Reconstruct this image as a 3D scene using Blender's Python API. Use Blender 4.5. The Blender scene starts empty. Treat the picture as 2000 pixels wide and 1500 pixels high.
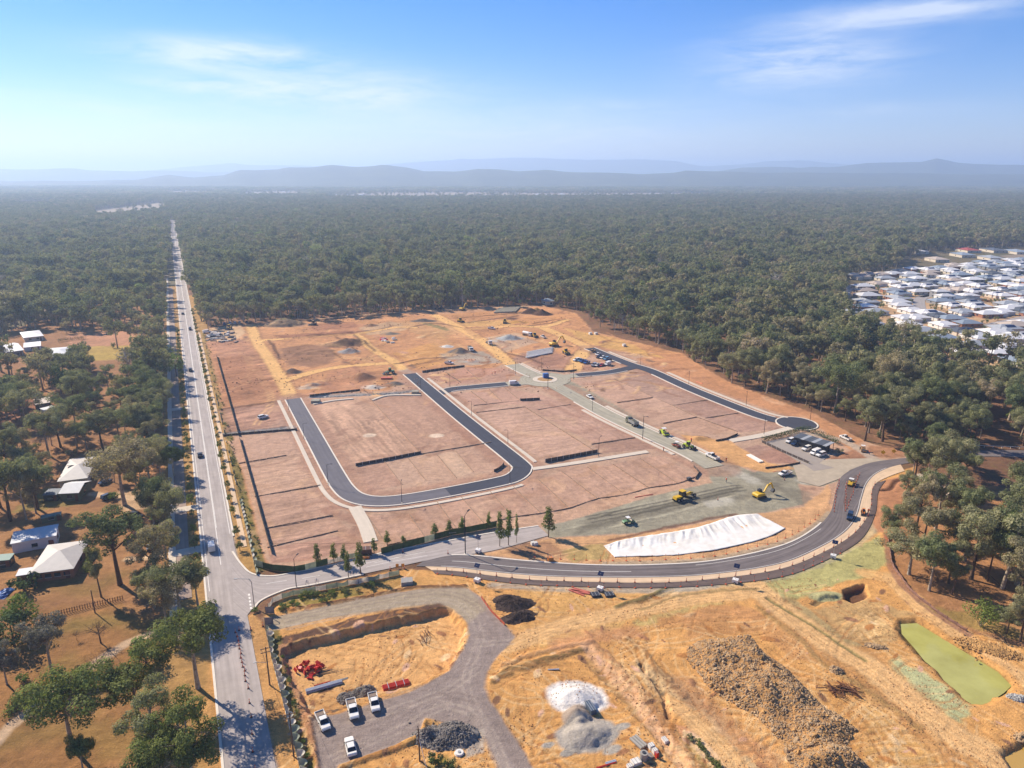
import bpy, bmesh, math, random
import numpy as np
from mathutils import Vector, Matrix
random.seed(7); RS = np.random.RandomState(11)
S = bpy.context.scene
COL = S.collection
R = math.radians

# ------------------------------------------------------------------ camera
F_PX, HORIZON, CAM_H = 1400.0, 338.0, 105.0          # calibrated on a 2000 x 1500 frame
PITCH = math.atan((750 - HORIZON) / F_PX)
cam_d = bpy.data.cameras.new('camera'); cam = bpy.data.objects.new('camera', cam_d); COL.objects.link(cam)
cam_d.sensor_fit = 'HORIZONTAL'; cam_d.sensor_width = 36.0; cam_d.lens = 36.0 * F_PX / 2000
cam_d.clip_start = 1.0; cam_d.clip_end = 90000
cam.location = (0, 0, CAM_H); cam.rotation_euler = (math.pi / 2 - PITCH, 0, 0)
S.camera = cam
S.render.resolution_x, S.render.resolution_y = 1024, 768

# ------------------------------------------------------------------ sun, sky, exposure
SUN_EL = R(36); SHADOW_AZ = R(-37)                    # shadows fall to the right and towards the viewer
sd = bpy.data.lights.new('sun', 'SUN'); sun = bpy.data.objects.new('sun', sd); COL.objects.link(sun)
sd.energy = 5.0; sd.angle = R(0.53); sd.color = (1.0, 0.93, 0.82)
ldir = Vector((math.cos(SHADOW_AZ) * math.cos(SUN_EL), math.sin(SHADOW_AZ) * math.cos(SUN_EL), -math.sin(SUN_EL)))
sun.rotation_euler = ldir.to_track_quat('-Z', 'Y').to_euler()
sun_az = math.atan2(-ldir.y, -ldir.x)                 # direction towards the sun
W = bpy.data.worlds.new('World'); S.world = W; W.use_nodes = True
def build_world():
    nt = W.node_tree; nt.nodes.clear(); N = nt.nodes.new; L = nt.links.new
    out = N('ShaderNodeOutputWorld'); bg = N('ShaderNodeBackground'); bg.inputs[1].default_value = 0.09
    sky = N('ShaderNodeTexSky'); sky.sky_type = 'NISHITA'; sky.sun_disc = False
    sky.sun_elevation = SUN_EL; sky.sun_rotation = math.pi / 2 - sun_az
    sky.altitude = 100; sky.air_density = 1.0; sky.dust_density = 0.0; sky.ozone_density = 3.0
    # thin high cloud: a layer seen through its own plane coordinates (direction / height)
    tc = N('ShaderNodeTexCoord'); sep = N('ShaderNodeSeparateXYZ'); L(tc.outputs['Generated'], sep.inputs[0])
    def M(op, a, b=None, c=None, clamp=False):
        n = N('ShaderNodeMath'); n.operation = op; n.use_clamp = clamp
        for i, v in enumerate((a, b, c)):
            if v is None: continue
            if isinstance(v, (int, float)): n.inputs[i].default_value = v
            else: L(v, n.inputs[i])
        return n.outputs[0]
    zc = M('MAXIMUM', sep.outputs[2], 0.012)
    az = M('ARCTAN2', sep.outputs[0], sep.outputs[1])            # 0 = +Y
    el = M('ARCSINE', zc)
    comb = N('ShaderNodeCombineXYZ'); L(az, comb.inputs[0]); L(M('MULTIPLY', el, 5.5), comb.inputs[1])
    def noise(scale, det, rough, dist, off):
        mp = N('ShaderNodeVectorMath'); mp.operation = 'ADD'; mp.inputs[1].default_value = off
        L(comb.outputs[0], mp.inputs[0])
        n = N('ShaderNodeTexNoise'); n.inputs['Scale'].default_value = scale; n.inputs['Detail'].default_value = det
        n.inputs['Roughness'].default_value = rough; n.inputs['Distortion'].default_value = dist
        L(mp.outputs[0], n.inputs['Vector']); return n.outputs['Fac']
    wisp = noise(7.0, 8, 0.62, 0.9, (3.1, 1.7, 0)); fine = noise(22.0, 6, 0.6, 0.6, (7.3, 0.4, 0))
    tex = M('ADD', M('MULTIPLY', wisp, 0.72), M('MULTIPLY', fine, 0.28))
    general = M('MULTIPLY', M('SUBTRACT', noise(3.1, 6, 0.58, 0.5, (0.6, 5.2, 0)), 0.62, clamp=True), 1.0)
    blob = general
    def px(x, y):                                                # pixel of the photograph -> azimuth, elevation
        r, u = (x - 1000) / F_PX, (750 - y) / F_PX
        d = Vector((r, math.cos(PITCH) + u * math.sin(PITCH), -math.sin(PITCH) + u * math.cos(PITCH))).normalized()
        return math.atan2(d.x, d.y), math.asin(d.z)
    for x, y, rx, ry, k in ((440, 108, 145, 22, 1.5), (650, 178, 185, 31, 1.5), (420, 170, 110, 14, 1.2), (1560, 120, 135, 38, 1.4), 
                            (1740, 30, 150, 17, 1.0), (1860, 14, 90, 9, .5), (60, 190, 120, 16, .5), (250, 215, 70, 12, .45),
                            (1190, 208, 130, 11, .35), (1740, 212, 120, 10, .4), (330, 248, 160, 14, .4), (930, 250, 420, 40, .45), (1050, 275, 260, 24, .5)):
        a0, e0 = px(x, y); sa, se = rx / F_PX, ry / F_PX
        dx = M('DIVIDE', M('SUBTRACT', az, a0), sa); de = M('DIVIDE', M('SUBTRACT', el, e0), se)
        g = M('MULTIPLY', M('EXPONENT', M('MULTIPLY', M('ADD', M('MULTIPLY', dx, dx), M('MULTIPLY', de, de)), -0.9)), k)
        blob = M('ADD', blob, g)
    cl = M('MULTIPLY', blob, M('MULTIPLY', M('SUBTRACT', tex, 0.31, clamp=True), 3.0), clamp=True)
    cl = M('MULTIPLY', cl, 0.66, clamp=True)
    mix = N('ShaderNodeMix'); mix.data_type = 'RGBA'
    hs = N('ShaderNodeHueSaturation'); hs.inputs['Saturation'].default_value = 1.45; L(sky.outputs[0], hs.inputs['Color'])
    tn = N('ShaderNodeVectorMath'); tn.operation = 'MULTIPLY'; tn.inputs[1].default_value = (.83, .795, 1.09); L(hs.outputs[0], tn.inputs[0])
    L(cl, mix.inputs['Factor']); L(tn.outputs[0], mix.inputs[6]); mix.inputs[7].default_value = (7.2, 7.6, 8.2, 1)
    L(mix.outputs[2], bg.inputs[0]); L(bg.outputs[0], out.inputs[0])
build_world()
S.view_settings.view_transform = 'Standard'; S.view_settings.look = 'None'
S.view_settings.exposure = 0.62; S.view_settings.gamma = 1.0; S.view_settings.use_curve_mapping = False
S.render.engine = 'CYCLES'
cy = S.cycles
cy.use_denoising = True; cy.denoiser = 'OPENIMAGEDENOISE'; cy.denoising_input_passes = 'RGB_ALBEDO_NORMAL'
cy.max_bounces = 5; cy.diffuse_bounces = 3; cy.glossy_bounces = 2; cy.transmission_bounces = 2; cy.transparent_max_bounces = 4; cy.volume_bounces = 1
cy.caustics_reflective = False; cy.caustics_refractive = False; cy.sample_clamp_indirect = 4.0
cy.use_adaptive_sampling = False

# ------------------------------------------------------------------ helpers
_cp, _sp = math.cos(PITCH), math.sin(PITCH)
def G(x, y, z=0.0):
    """point of the place at height z that the photograph shows at pixel x, y"""
    r, u = (x - 1000) / F_PX, (750 - y) / F_PX
    dy, dz = _cp + u * _sp, -_sp + u * _cp
    t = (z - CAM_H) / dz
    return Vector((r * t, dy * t, z))
def G2(x, y): p = G(x, y); return (p.x, p.y)
def PX(w):
    vx, vy, vz = w[0], w[1], w[2] - CAM_H
    d = vy * _cp - vz * _sp
    return 1000 + F_PX * vx / d, 750 - F_PX * (vy * _sp + vz * _cp) / d
def height_from(bx, by, ty):
    w = G(bx, by); lo, hi = 0.0, 60.0
    for _ in range(40):
        m = (lo + hi) / 2
        if PX((w.x, w.y, m))[1] > ty: lo = m
        else: hi = m
    return lo
def mpp(x, y):
    """metres per photograph pixel at that ground point"""
    w = G(x, y); return (w.y * _cp + CAM_H * _sp) / F_PX
KEXP = 1.22
def lin(c): c = c / 255.0; return c / 12.92 if c <= 0.04045 else ((c + 0.055) / 1.055) ** 2.4
WB = (1.08, .99, .86)                                 # takes the blue of the skylight back out of colours read off the photograph
def C(r, g, b, k=1.0): return tuple(min(.88, lin(c) / KEXP * k * w) for c, w in zip((r, g, b), WB))

_mats = {}
def mat(name, rgb, rough=0.85, metal=0.0, var=0.12, scale=1.2, bump=0.0, spec=0.3, tint=None, detail=6, obj_var=0.0, emit=None):
    if name in _mats: return _mats[name]
    m = bpy.data.materials.new(name); m.use_nodes = True; nt = m.node_tree; N = nt.nodes.new; L = nt.links.new
    b = nt.nodes['Principled BSDF']; b.inputs['Roughness'].default_value = rough; b.inputs['Metallic'].default_value = metal
    b.inputs['Specular IOR Level'].default_value = spec
    tc = N('ShaderNodeTexCoord'); src = tc.outputs['Object']
    n = N('ShaderNodeTexNoise'); n.inputs['Scale'].default_value = scale; n.inputs['Detail'].default_value = detail; n.inputs['Roughness'].default_value = 0.65
    L(src, n.inputs['Vector'])
    t2 = tint or tuple(c * (1 - 1.6 * var) for c in rgb)
    rm = N('ShaderNodeMapRange'); rm.inputs[1].default_value = 0.3; rm.inputs[2].default_value = 0.7
    L(n.outputs['Fac'], rm.inputs[0])
    mx = N('ShaderNodeMix'); mx.data_type = 'RGBA'; L(rm.outputs[0], mx.inputs['Factor'])
    mx.inputs[6].default_value = (*[c * (1 + var * 0.6) for c in rgb], 1); mx.inputs[7].default_value = (*t2, 1)
    res = mx.outputs[2]
    if obj_var:
        oi = N('ShaderNodeObjectInfo'); mr = N('ShaderNodeMapRange'); mr.inputs[3].default_value = 1 - obj_var; mr.inputs[4].default_value = 1 + obj_var
        L(oi.outputs['Random'], mr.inputs[0]); vm = N('ShaderNodeVectorMath'); vm.operation = 'SCALE'
        L(res, vm.inputs[0]); L(mr.outputs[0], vm.inputs['Scale']); res = vm.outputs[0]
    L(res, b.inputs['Base Color'])
    if bump:
        bp = N('ShaderNodeBump'); bp.inputs['Strength'].default_value = bump; bp.inputs['Distance'].default_value = 0.15
        L(n.outputs['Fac'], bp.inputs['Height']); L(bp.outputs[0], b.inputs['Normal'])
    _mats[name] = m; return m

def tag(o, label=None, cat=None, group=None, kind=None):
    if label: o['label'] = label
    if cat: o['category'] = cat
    if group: o['group'] = group
    if kind: o['kind'] = kind
    return o
def empty(name, loc=(0, 0, 0), rz=0.0):
    o = bpy.data.objects.new(name, None); COL.objects.link(o); o.location = loc; o.rotation_euler = (0, 0, rz); o.empty_display_size = 0.2
    return o
KIDS = {}
def adopt(o, parent): o.parent = parent; KIDS.setdefault(parent, []).append(o)
def kids(o): return list(KIDS.get(o, ()))
def copy_tree(o, parent=None):
    c = o.copy(); COL.objects.link(c)
    if parent is not None: adopt(c, parent)
    for ch in kids(o): copy_tree(ch, c)
    return c
class MB:
    """collects shapes, builds them as one mesh"""
    def __init__(s): s.v = []; s.f = []
    def add(s, vs, fs):
        k = len(s.v); s.v += [tuple(v) for v in vs]; s.f += [tuple(i + k for i in f) for f in fs]; return s
    def box(s, cx, cy, cz, sx, sy, sz, rz=0.0, taper=1.0):
        c, n = math.cos(rz), math.sin(rz); vs = []
        for z, t in ((-.5, 1.0), (.5, taper)):
            for x, y in ((-.5, -.5), (.5, -.5), (.5, .5), (-.5, .5)):
                X, Y = x * sx * t, y * sy * t
                vs.append((cx + X * c - Y * n, cy + X * n + Y * c, cz + z * sz))
        return s.add(vs, [(3, 2, 1, 0), (4, 5, 6, 7), (0, 1, 5, 4), (1, 2, 6, 5), (2, 3, 7, 6), (3, 0, 4, 7)])
    def tube(s, a, b, r0, r1=None, n=8, caps=True):
        r1 = r0 if r1 is None else r1
        a, b = Vector(a), Vector(b); d = (b - a).normalized()
        u = d.cross(Vector((0, 0, 1)) if abs(d.z) < .9 else Vector((1, 0, 0))).normalized(); w = d.cross(u)
        vs = []
        for p, r in ((a, r0), (b, r1)):
            for i in range(n):
                t = 2 * math.pi * i / n; vs.append(p + (u * math.cos(t) + w * math.sin(t)) * r)
        fs = [(i, (i + 1) % n, n + (i + 1) % n, n + i) for i in range(n)]
        if caps: fs += [tuple(range(n - 1, -1, -1)), tuple(range(n, 2 * n))]
        return s.add(vs, fs)
    def prism(s, pts, y0, y1, inset=0.0):
        """side profile (x, z) swept from y0 to y1"""
        n = len(pts); cx = sum(p[0] for p in pts) / n; cz = sum(p[1] for p in pts) / n
        vs = [(x, y0, z) for x, z in pts] + [(x, y1, z) for x, z in pts]
        fs = [(i, (i + 1) % n, n + (i + 1) % n, n + i) for i in range(n)] + [tuple(range(n - 1, -1, -1)), tuple(range(n, 2 * n))]
        return s.add(vs, fs)
    def loft(s, rings):
        n = len(rings[0]); vs = [p for r in rings for p in r]; fs = []
        for k in range(len(rings) - 1):
            for i in range(n):
                j = (i + 1) % n; fs.append((k * n + i, k * n + j, (k + 1) * n + j, (k + 1) * n + i))
        fs += [tuple(range(n - 1, -1, -1)), tuple(range((len(rings) - 1) * n, len(rings) * n))]
        return s.add(vs, fs)
    def mesh(s, name, m=None, smooth=False):
        me = bpy.data.meshes.new(name); me.from_pydata(s.v, [], s.f); me.update()
        bm = bmesh.new(); bm.from_mesh(me); bmesh.ops.recalc_face_normals(bm, faces=bm.faces); bm.to_mesh(me); bm.free()
        if m: me.materials.append(m)
        if smooth: me.polygons.foreach_set('use_smooth', [True] * len(me.polygons))
        return me
    def build(s, name, m, parent=None, smooth=False, loc=None, rz=None):
        o = bpy.data.objects.new(name, s.mesh(name, m, smooth)); COL.objects.link(o)
        if parent is not None: adopt(o, parent)
        if loc is not None: o.location = loc
        if rz is not None: o.rotation_euler = (0, 0, rz)
        return o
def np_mesh(name, verts, faces, mats=(), smooth=False, mi=None):
    """quick mesh from arrays; faces (n, k)"""
    me = bpy.data.meshes.new(name); verts = np.asarray(verts, np.float32); faces = np.asarray(faces, np.int32); n, k = faces.shape
    me.vertices.add(len(verts)); me.vertices.foreach_set('co', verts.ravel())
    me.loops.add(n * k); me.loops.foreach_set('vertex_index', faces.ravel())
    me.polygons.add(n); me.polygons.foreach_set('loop_start', np.arange(0, n * k, k, dtype=np.int32))
    for m in mats: me.materials.append(m)
    if mi is not None: me.polygons.foreach_set('material_index', np.asarray(mi, np.int32))
    me.polygons.foreach_set('use_smooth', np.full(n, smooth)); me.update(calc_edges=True); return me
def obj(name, me, parent=None, loc=(0, 0, 0)):
    o = bpy.data.objects.new(name, me); COL.objects.link(o); o.location = loc
    if parent is not None: adopt(o, parent)
    return o

# ---- lattice noise for shaping the ground
def vnoise(x, y, seed=0):
    xi = np.floor(x).astype(np.int64); yi = np.floor(y).astype(np.int64); fx = x - xi; fy = y - yi
    fx = fx * fx * (3 - 2 * fx); fy = fy * fy * (3 - 2 * fy)
    def h(a, b):
        n = (a * 374761393 + b * 668265263 + seed * 974634541) & 0x7fffffff
        n = ((n ^ (n >> 13)) * 1274126177) & 0x7fffffff; n = n ^ (n >> 16)
        return (n & 0xffff) / 65535.0
    return (h(xi, yi) * (1 - fx) + h(xi + 1, yi) * fx) * (1 - fy) + (h(xi, yi + 1) * (1 - fx) + h(xi + 1, yi + 1) * fx) * fy
def fbm(x, y, sc, oct=4, seed=0):
    t = 0; a = 0.5; s = 1.0 / sc; n = 0
    for o in range(oct): t = t + a * vnoise(x * s + 17.3 * o, y * s - 9.1 * o, seed + o); n += a; a *= 0.55; s *= 2.03
    return t / n
def pip(x, y, poly):
    ins = np.zeros(np.broadcast(x, y).shape, bool); n = len(poly)
    for i in range(n):
        (x0, y0), (x1, y1) = poly[i], poly[(i + 1) % n]
        if y0 == y1: continue
        c = ((y0 > y) != (y1 > y)) & (x < (x1 - x0) * (y - y0) / (y1 - y0) + x0); ins ^= c
    return ins
def inside(x, y, poly):
    c = False; n = len(poly)
    for i in range(n):
        (x0, y0), (x1, y1) = poly[i], poly[i - 1]
        if (y0 > y) != (y1 > y) and x < (x1 - x0) * (y - y0) / (y1 - y0) + x0: c = not c
    return c
def dist_line(x, y, pts, closed=False):
    d = np.full(np.broadcast(x, y).shape, 1e9); n = len(pts)
    for i in range(n if closed else n - 1):
        (x0, y0), (x1, y1) = pts[i], pts[(i + 1) % n]; dx, dy = x1 - x0, y1 - y0; q = dx * dx + dy * dy + 1e-9
        t = np.clip(((x - x0) * dx + (y - y0) * dy) / q, 0, 1)
        d = np.minimum(d, (x - x0 - t * dx) ** 2 + (y - y0 - t * dy) ** 2)
    return np.sqrt(d)
def smooth(pts, n=8):
    """Catmull-Rom through points"""
    P = [np.array(p, float) for p in pts]; P = [2 * P[0] - P[1]] + P + [2 * P[-1] - P[-2]]; out = []
    for i in range(1, len(P) - 2):
        for k in range(n):
            t = k / n; a, b, c, d = P[i - 1], P[i], P[i + 1], P[i + 2]
            out.append(tuple(0.5 * (2 * b + (c - a) * t + (2 * a - 5 * b + 4 * c - d) * t * t + (3 * b - a - 3 * c + d) * t ** 3)))
    out.append(tuple(P[-2])); return out
def offset(pts, o):
    """polyline moved sideways (positive = to the right of travel)"""
    out = []
    for i, p in enumerate(pts):
        a = pts[max(0, i - 1)]; b = pts[min(len(pts) - 1, i + 1)]; dx, dy = b[0] - a[0], b[1] - a[1]; l = math.hypot(dx, dy) or 1
        out.append((p[0] + dy / l * o, p[1] - dx / l * o))
    return out
def resample(pts, step):
    P = np.array(pts, float); d = np.r_[0, np.cumsum(np.hypot(*(P[1:] - P[:-1]).T))]; n = max(1, int(d[-1] / step))
    s = np.linspace(0, d[-1], n + 1); return list(zip(np.interp(s, d, P[:, 0]), np.interp(s, d, P[:, 1])))
W2 = lambda l: [G2(*p) for p in l]
# ================================================================== GROUND
AZ = R(114.9); RB = G2(430, 1090); RD = (math.cos(AZ), math.sin(AZ)); RN = (RD[1], -RD[0])
def U(s, o): return (RB[0] + s * RD[0] + o * RN[0], RB[1] + s * RD[1] + o * RN[1])   # along / across the long straight road
class Patch:
    def __init__(p, x0, x1, y0, y1, st):
        p.xs = np.arange(x0, x1 + st / 2, st); p.ys = np.arange(y0, y1 + st / 2, st); p.st = st; p.sh = (len(p.ys), len(p.xs))
        X, Y = np.meshgrid(p.xs, p.ys); p.X, p.Y = X, Y
        p.c = np.zeros(p.sh + (3,)); p.h = np.zeros(p.sh); p.rough = np.ones(p.sh)
        p.wx = (fbm(X, Y, 7, 4, 3) - .5) * 2 + (fbm(X, Y, 1.8, 2, 5) - .5); p.wy = (fbm(X, Y, 7, 4, 23) - .5) * 2 + (fbm(X, Y, 1.8, 2, 25) - .5)
        p.n1 = fbm(X, Y, 12, 5, 41); p.n2 = fbm(X, Y, 2.5, 4, 51)
PAT = [Patch(-75, 130, 84, 190, 0.3), Patch(-240, -75, 84, 300, 0.5), Patch(-75, 130, 190, 300, 0.5), Patch(130, 240, 84, 300, 0.5), Patch(-350, 470, 300, 700, 1.25)]
def _sl(p, bb, m):
    j0, j1 = np.searchsorted(p.xs, (bb[0] - m, bb[2] + m)); i0, i1 = np.searchsorted(p.ys, (bb[1] - m, bb[3] + m))
    return None if i0 >= i1 or j0 >= j1 else (slice(i0, i1), slice(j0, j1))
def _bb(w): a = np.array(w); return (a[:, 0].min(), a[:, 1].min(), a[:, 0].max(), a[:, 1].max())
def _blend(p, s, a, col, hz, mode, var, rough):
    if col is not None:
        c = np.array(col); f = 1 + var * (p.n1[s] - .5)[..., None] * 2 + var * .8 * (p.n2[s] - .5)[..., None] * 2
        p.c[s] = p.c[s] * (1 - a[..., None]) + c * f * a[..., None]
    if hz is not None:
        if mode == 'set': p.h[s] = p.h[s] * (1 - a) + hz * a
        elif mode == 'add': p.h[s] += hz * a
    if rough is not None: p.rough[s] = p.rough[s] * (1 - a) + rough * a
def area(poly, col=None, soft=1.0, k=1.0, warp=0.8, var=0.16, hz=None, mode='add', rough=None, px=True, hsoft=None, patchy=0):
    w = W2(poly) if px else poly
    for p in PAT:
        s = _sl(p, _bb(w), soft * 2 + warp * 2 + 1)
        if s is None: continue
        X = p.X[s] + warp * p.wx[s]; Y = p.Y[s] + warp * p.wy[s]
        d = dist_line(X, Y, w, True); d = np.where(pip(X, Y, w), d, -d); a = np.clip(d / soft + .5, 0, 1); a = a * a * (3 - 2 * a) * k
        if patchy: a = a * np.clip((p.n1[s] * .6 + p.n2[s] * .4 - .5) * 6 * patchy + .5, 0, 1)
        _blend(p, s, a, col, None, mode, var, rough)
        if hz is not None:
            hs = hsoft or soft; a = np.clip(d / hs + .5, 0, 1); _blend(p, s, a * a * (3 - 2 * a), None, hz, mode, 0, None)
def line(pts, wd, col=None, soft=0.6, k=1.0, warp=0.4, var=0.12, hz=None, mode='add', rough=None, px=True, sm=True):
    w = W2(pts) if px else pts
    if sm and len(w) > 2: w = smooth(w, 6)
    for p in PAT:
        s = _sl(p, _bb(w), wd + soft + warp * 2 + 1)
        if s is None: continue
        d = wd / 2 - dist_line(p.X[s] + warp * p.wx[s], p.Y[s] + warp * p.wy[s], w); a = np.clip(d / soft + .5, 0, 1); a = a * a * (3 - 2 * a)
        _blend(p, s, a * k, col, None, mode, var, rough)
        if hz is not None: _blend(p, s, a, None, hz, mode, 0, None)
def mound(x, y, rx, ry, h, col, rz=0.0, px=True, rough=1.0, sharp=1.0, skirt=1.25, lump=.25):
    """heap of loose material: half widths in metres"""
    cx, cy_ = G2(x, y) if px else (x, y)
    for p in PAT:
        m = max(rx, ry) * 1.4; s = _sl(p, (cx - m, cy_ - m, cx + m, cy_ + m), 1)
        if s is None: continue
        X = p.X[s] - cx + .12 * rx * p.wx[s]; Y = p.Y[s] - cy_ + .12 * ry * p.wy[s]; c, n = math.cos(rz), math.sin(rz)
        q = np.sqrt(((X * c + Y * n) / rx) ** 2 + ((-X * n + Y * c) / ry) ** 2)
        t = np.clip(1 - q, 0, 1); hh = h * t ** sharp * (1 + lump * (p.n2[s] - .5) * 2)
        p.h[s] = np.maximum(p.h[s], p.h[s] + hh)
        a = np.clip((skirt - q) / .22, 0, 1) if skirt else np.clip((1.05 - q) / .2, 0, 1)
        _blend(p, s, a, col, None, '', .22, rough)
def HZ(x, y):
    for p in PAT:
        fx = (x - p.xs[0]) / p.st; fy = (y - p.ys[0]) / p.st
        if 0 <= fx < p.sh[1] - 1 and 0 <= fy < p.sh[0] - 1:
            i, j = int(fy), int(fx); u, v = fx - j, fy - i; h = p.h
            return float((h[i, j] * (1 - u) + h[i, j + 1] * u) * (1 - v) + (h[i + 1, j] * (1 - u) + h[i + 1, j + 1] * u) * v)
    return 0.0
def at(x, y):
    w = G(x, y); w.z = HZ(w.x, w.y); return w

LOT = C(206, 168, 141); LOTD = C(180, 138, 117); ORANGE = C(228, 172, 105); YEL = C(222, 176, 108); PALE = C(240, 203, 152); BROWN = C(150, 108, 80)
DARKB = C(92, 70, 60); HAUL = C(164, 149, 142); BEIGE = C(186, 170, 145); BASE = C(166, 160, 140); DRY = C(166, 122, 82); LITTER = C(140, 104, 80); CONC = C(216, 205, 190)
HYDRO = C(188, 190, 128); MINT = C(188, 200, 152); GREYST = C(150, 146, 142)
for p in PAT:                                                     # forest floor everywhere first
    n = p.n1[..., None]; g = np.clip((p.n2 - .45) * 3, 0, 1)[..., None]
    p.c[:] = np.array(LITTER) * (.55 + .9 * n) * (1 - g * .25) + np.array(C(120, 122, 70)) * g * .25
# ---- dry paddocks on the properties left of the road
area([(-700, 660), (-250, 610), (150, 590), (340, 560), (352, 700), (372, 1000), (404, 1200), (470, 1640), (-800, 1640), (-900, 900)], DRY, 3, .92, 3, .3)
for q, c, k in (([(0, 1010), (60, 1000), (250, 990), (260, 1100), (240, 1170), (20, 1180), (-60, 1100)], C(178, 132, 86), .7),
                ([(20, 1190), (240, 1180), (330, 1230), (330, 1330), (230, 1450), (160, 1640), (-200, 1640), (-40, 1300)], C(166, 122, 75), .85),
                ([(130, 655), (330, 640), (335, 690), (140, 690)], C(205, 150, 115), .8), ([(145, 678), (320, 672), (320, 700), (150, 705)], C(190, 165, 80), .8),
                ([(230, 960), (345, 950), (350, 985), (240, 1000)], C(225, 190, 150), .8), ([(90, 950), (170, 985), (30, 1000)], C(140, 140, 70), .5),
                ([(225, 870), (345, 860), (340, 960), (250, 940)], C(202, 146, 98), .8), ([(0, 770), (120, 790), (110, 830), (0, 835)], C(150, 100, 78), .7)):
    area(q, c, 3, k, 2.5, .25)
for q in ([(-40, 1250), (60, 1260), (150, 1220), (230, 1210)], [(120, 1300), (240, 1350), (300, 1310)], [(10, 1450), (160, 1420), (260, 1470), (330, 1420)], [(60, 1130), (160, 1150), (220, 1130)], [(150, 1220), (260, 1210), (310, 1260)]):
    line(q, 7, C(142, 122, 66), 6, .45, 3, .3)                    # greener tinge in the paddock
line([(-60, 1500), (20, 1420), (60, 1390), (150, 1325), (205, 1282), (262, 1250), (330, 1232), (400, 1228)], 2.8, C(222, 192, 160), 1.2, .85, .5)   # gravel drive
line([(250, 1092), (300, 1088), (350, 1082), (372, 1080)], 2.6, C(232, 200, 160), 1.2, .9); line([(180, 965), (260, 972), (320, 962), (360, 955)], 3.2, C(232, 198, 160), 1.5, .9)
line([(280, 663), (340, 662)], 3.5, C(205, 195, 175), 1, .9)
# ---- corridor of the long road
def strip_poly(s0, s1, o0, o1): return [U(s0, o0), U(s1, o0), U(s1, o1), U(s0, o1)]
area(strip_poly(-140, 640, -14.5, -4), C(190, 150, 92), 1, .9, .4, .25, px=False)
area(strip_poly(-12, 500, 4, 13.6), C(190, 150, 90), 1, .95, .5, .3, px=False)
area(strip_poly(-12, 330, 8.6, 11.2), C(120, 112, 62), .8, .85, .7, .4, px=False)
area(strip_poly(-12, 330, 11.2, 13.8), C(205, 150, 112), .8, .9, .5, .25, px=False)
area(strip_poly(-140, 520, -4.6, 4.6), C(180, 172, 168), .5, 1, 0, .04, hz=-.1, mode='set', rough=0, px=False)
area([(455, 1200), (500, 1200), (520, 1230), (590, 1500), (610, 1640), (560, 1640), (545, 1500)], C(215, 165, 105), 1, .95, .6, .25)
area([(408, 1180), (440, 1260), (470, 1500), (480, 1640), (420, 1640), (400, 1400)], C(220, 168, 105), 1.5, .9, 1, .3)
# ---- estate
EST = [(398, 642), (500, 632), (600, 628), (870, 605), (1060, 597), (1125, 612), (1160, 648), (1330, 690), (1420, 745), (1590, 808), (1690, 862), (1780, 893), (1735, 925), (1640, 935), (1625, 1000),
       (1525, 1070), (1400, 1097), (1275, 1106), (1075, 1104), (960, 1092), (870, 1075), (700, 1092), (600, 1108), (530, 1110), (518, 1090), (500, 1015), (470, 900), (440, 800), (420, 720)]
area(EST, LOT, .8, 1, .4, .13)
area([(398, 642), (500, 632), (600, 628), (870, 605), (1060, 597), (1125, 612), (1160, 648), (1330, 690), (1345, 720), (1240, 690), (1150, 680), (1100, 700), (1040, 690), (1000, 700), (960, 725), (900, 715), (820, 728), (790, 722), (760, 762), (620, 770), (600, 775), (560, 770), (530, 790), (436, 800), (410, 700)],
     C(208, 154, 108), 1.5, 1, 1.5, .3)
area([(1240, 700), (1330, 690), (1420, 745), (1590, 808), (1690, 862), (1660, 880), (1590, 830), (1500, 800), (1400, 765), (1300, 730)], C(205, 150, 108), 1.5, .95, 1, .25)
for q, c, k in (([(404, 662), (480, 655), (520, 700), (548, 745), (560, 775), (440, 800), (420, 730)], C(190, 140, 108), .75), ([(430, 800), (545, 785), (580, 838), (440, 848)], LOTD, .8),
                ([(540, 680), (640, 672), (660, 700), (630, 712), (560, 716)], C(180, 138, 105), .7), ([(600, 640), (700, 632), (760, 640), (730, 650), (620, 652)], C(200, 145, 108), .8),
                ([(700, 640), (760, 628), (810, 634), (790, 645), (720, 655)], C(198, 170, 135), .7), ([(765, 690), (850, 668), (900, 700), (820, 722)], C(214, 160, 98), .9),
                ([(860, 690), (940, 686), (985, 708), (900, 716), (870, 704)], C(180, 170, 155), .85), ([(940, 660), (1010, 650), (1050, 668), (980, 690)], C(198, 170, 145), .8),
                ([(1000, 700), (1050, 680), (1130, 700), (1180, 720), (1120, 728), (1040, 715)], LOTD, .8), ([(770, 600), (890, 596), (980, 606), (880, 614), (780, 612)], C(190, 150, 118), .7),
                ([(1100, 640), (1200, 660), (1300, 700), (1240, 692), (1150, 672)], YEL, .9), ([(1000, 622), (1100, 612), (1110, 630), (1020, 636)], C(215, 158, 105), .8),
                ([(885, 630), (1000, 624), (1005, 634), (900, 640)], YEL, .8), ([(780, 628), (860, 622), (900, 650), (850, 660), (800, 648)], C(205, 160, 112), .8)):
    area(q, c, 2, k, 2, .25)
area([(850, 640), (905, 690), (880, 700), (830, 660)], C(205, 158, 108), 2, .6, 2)
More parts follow.
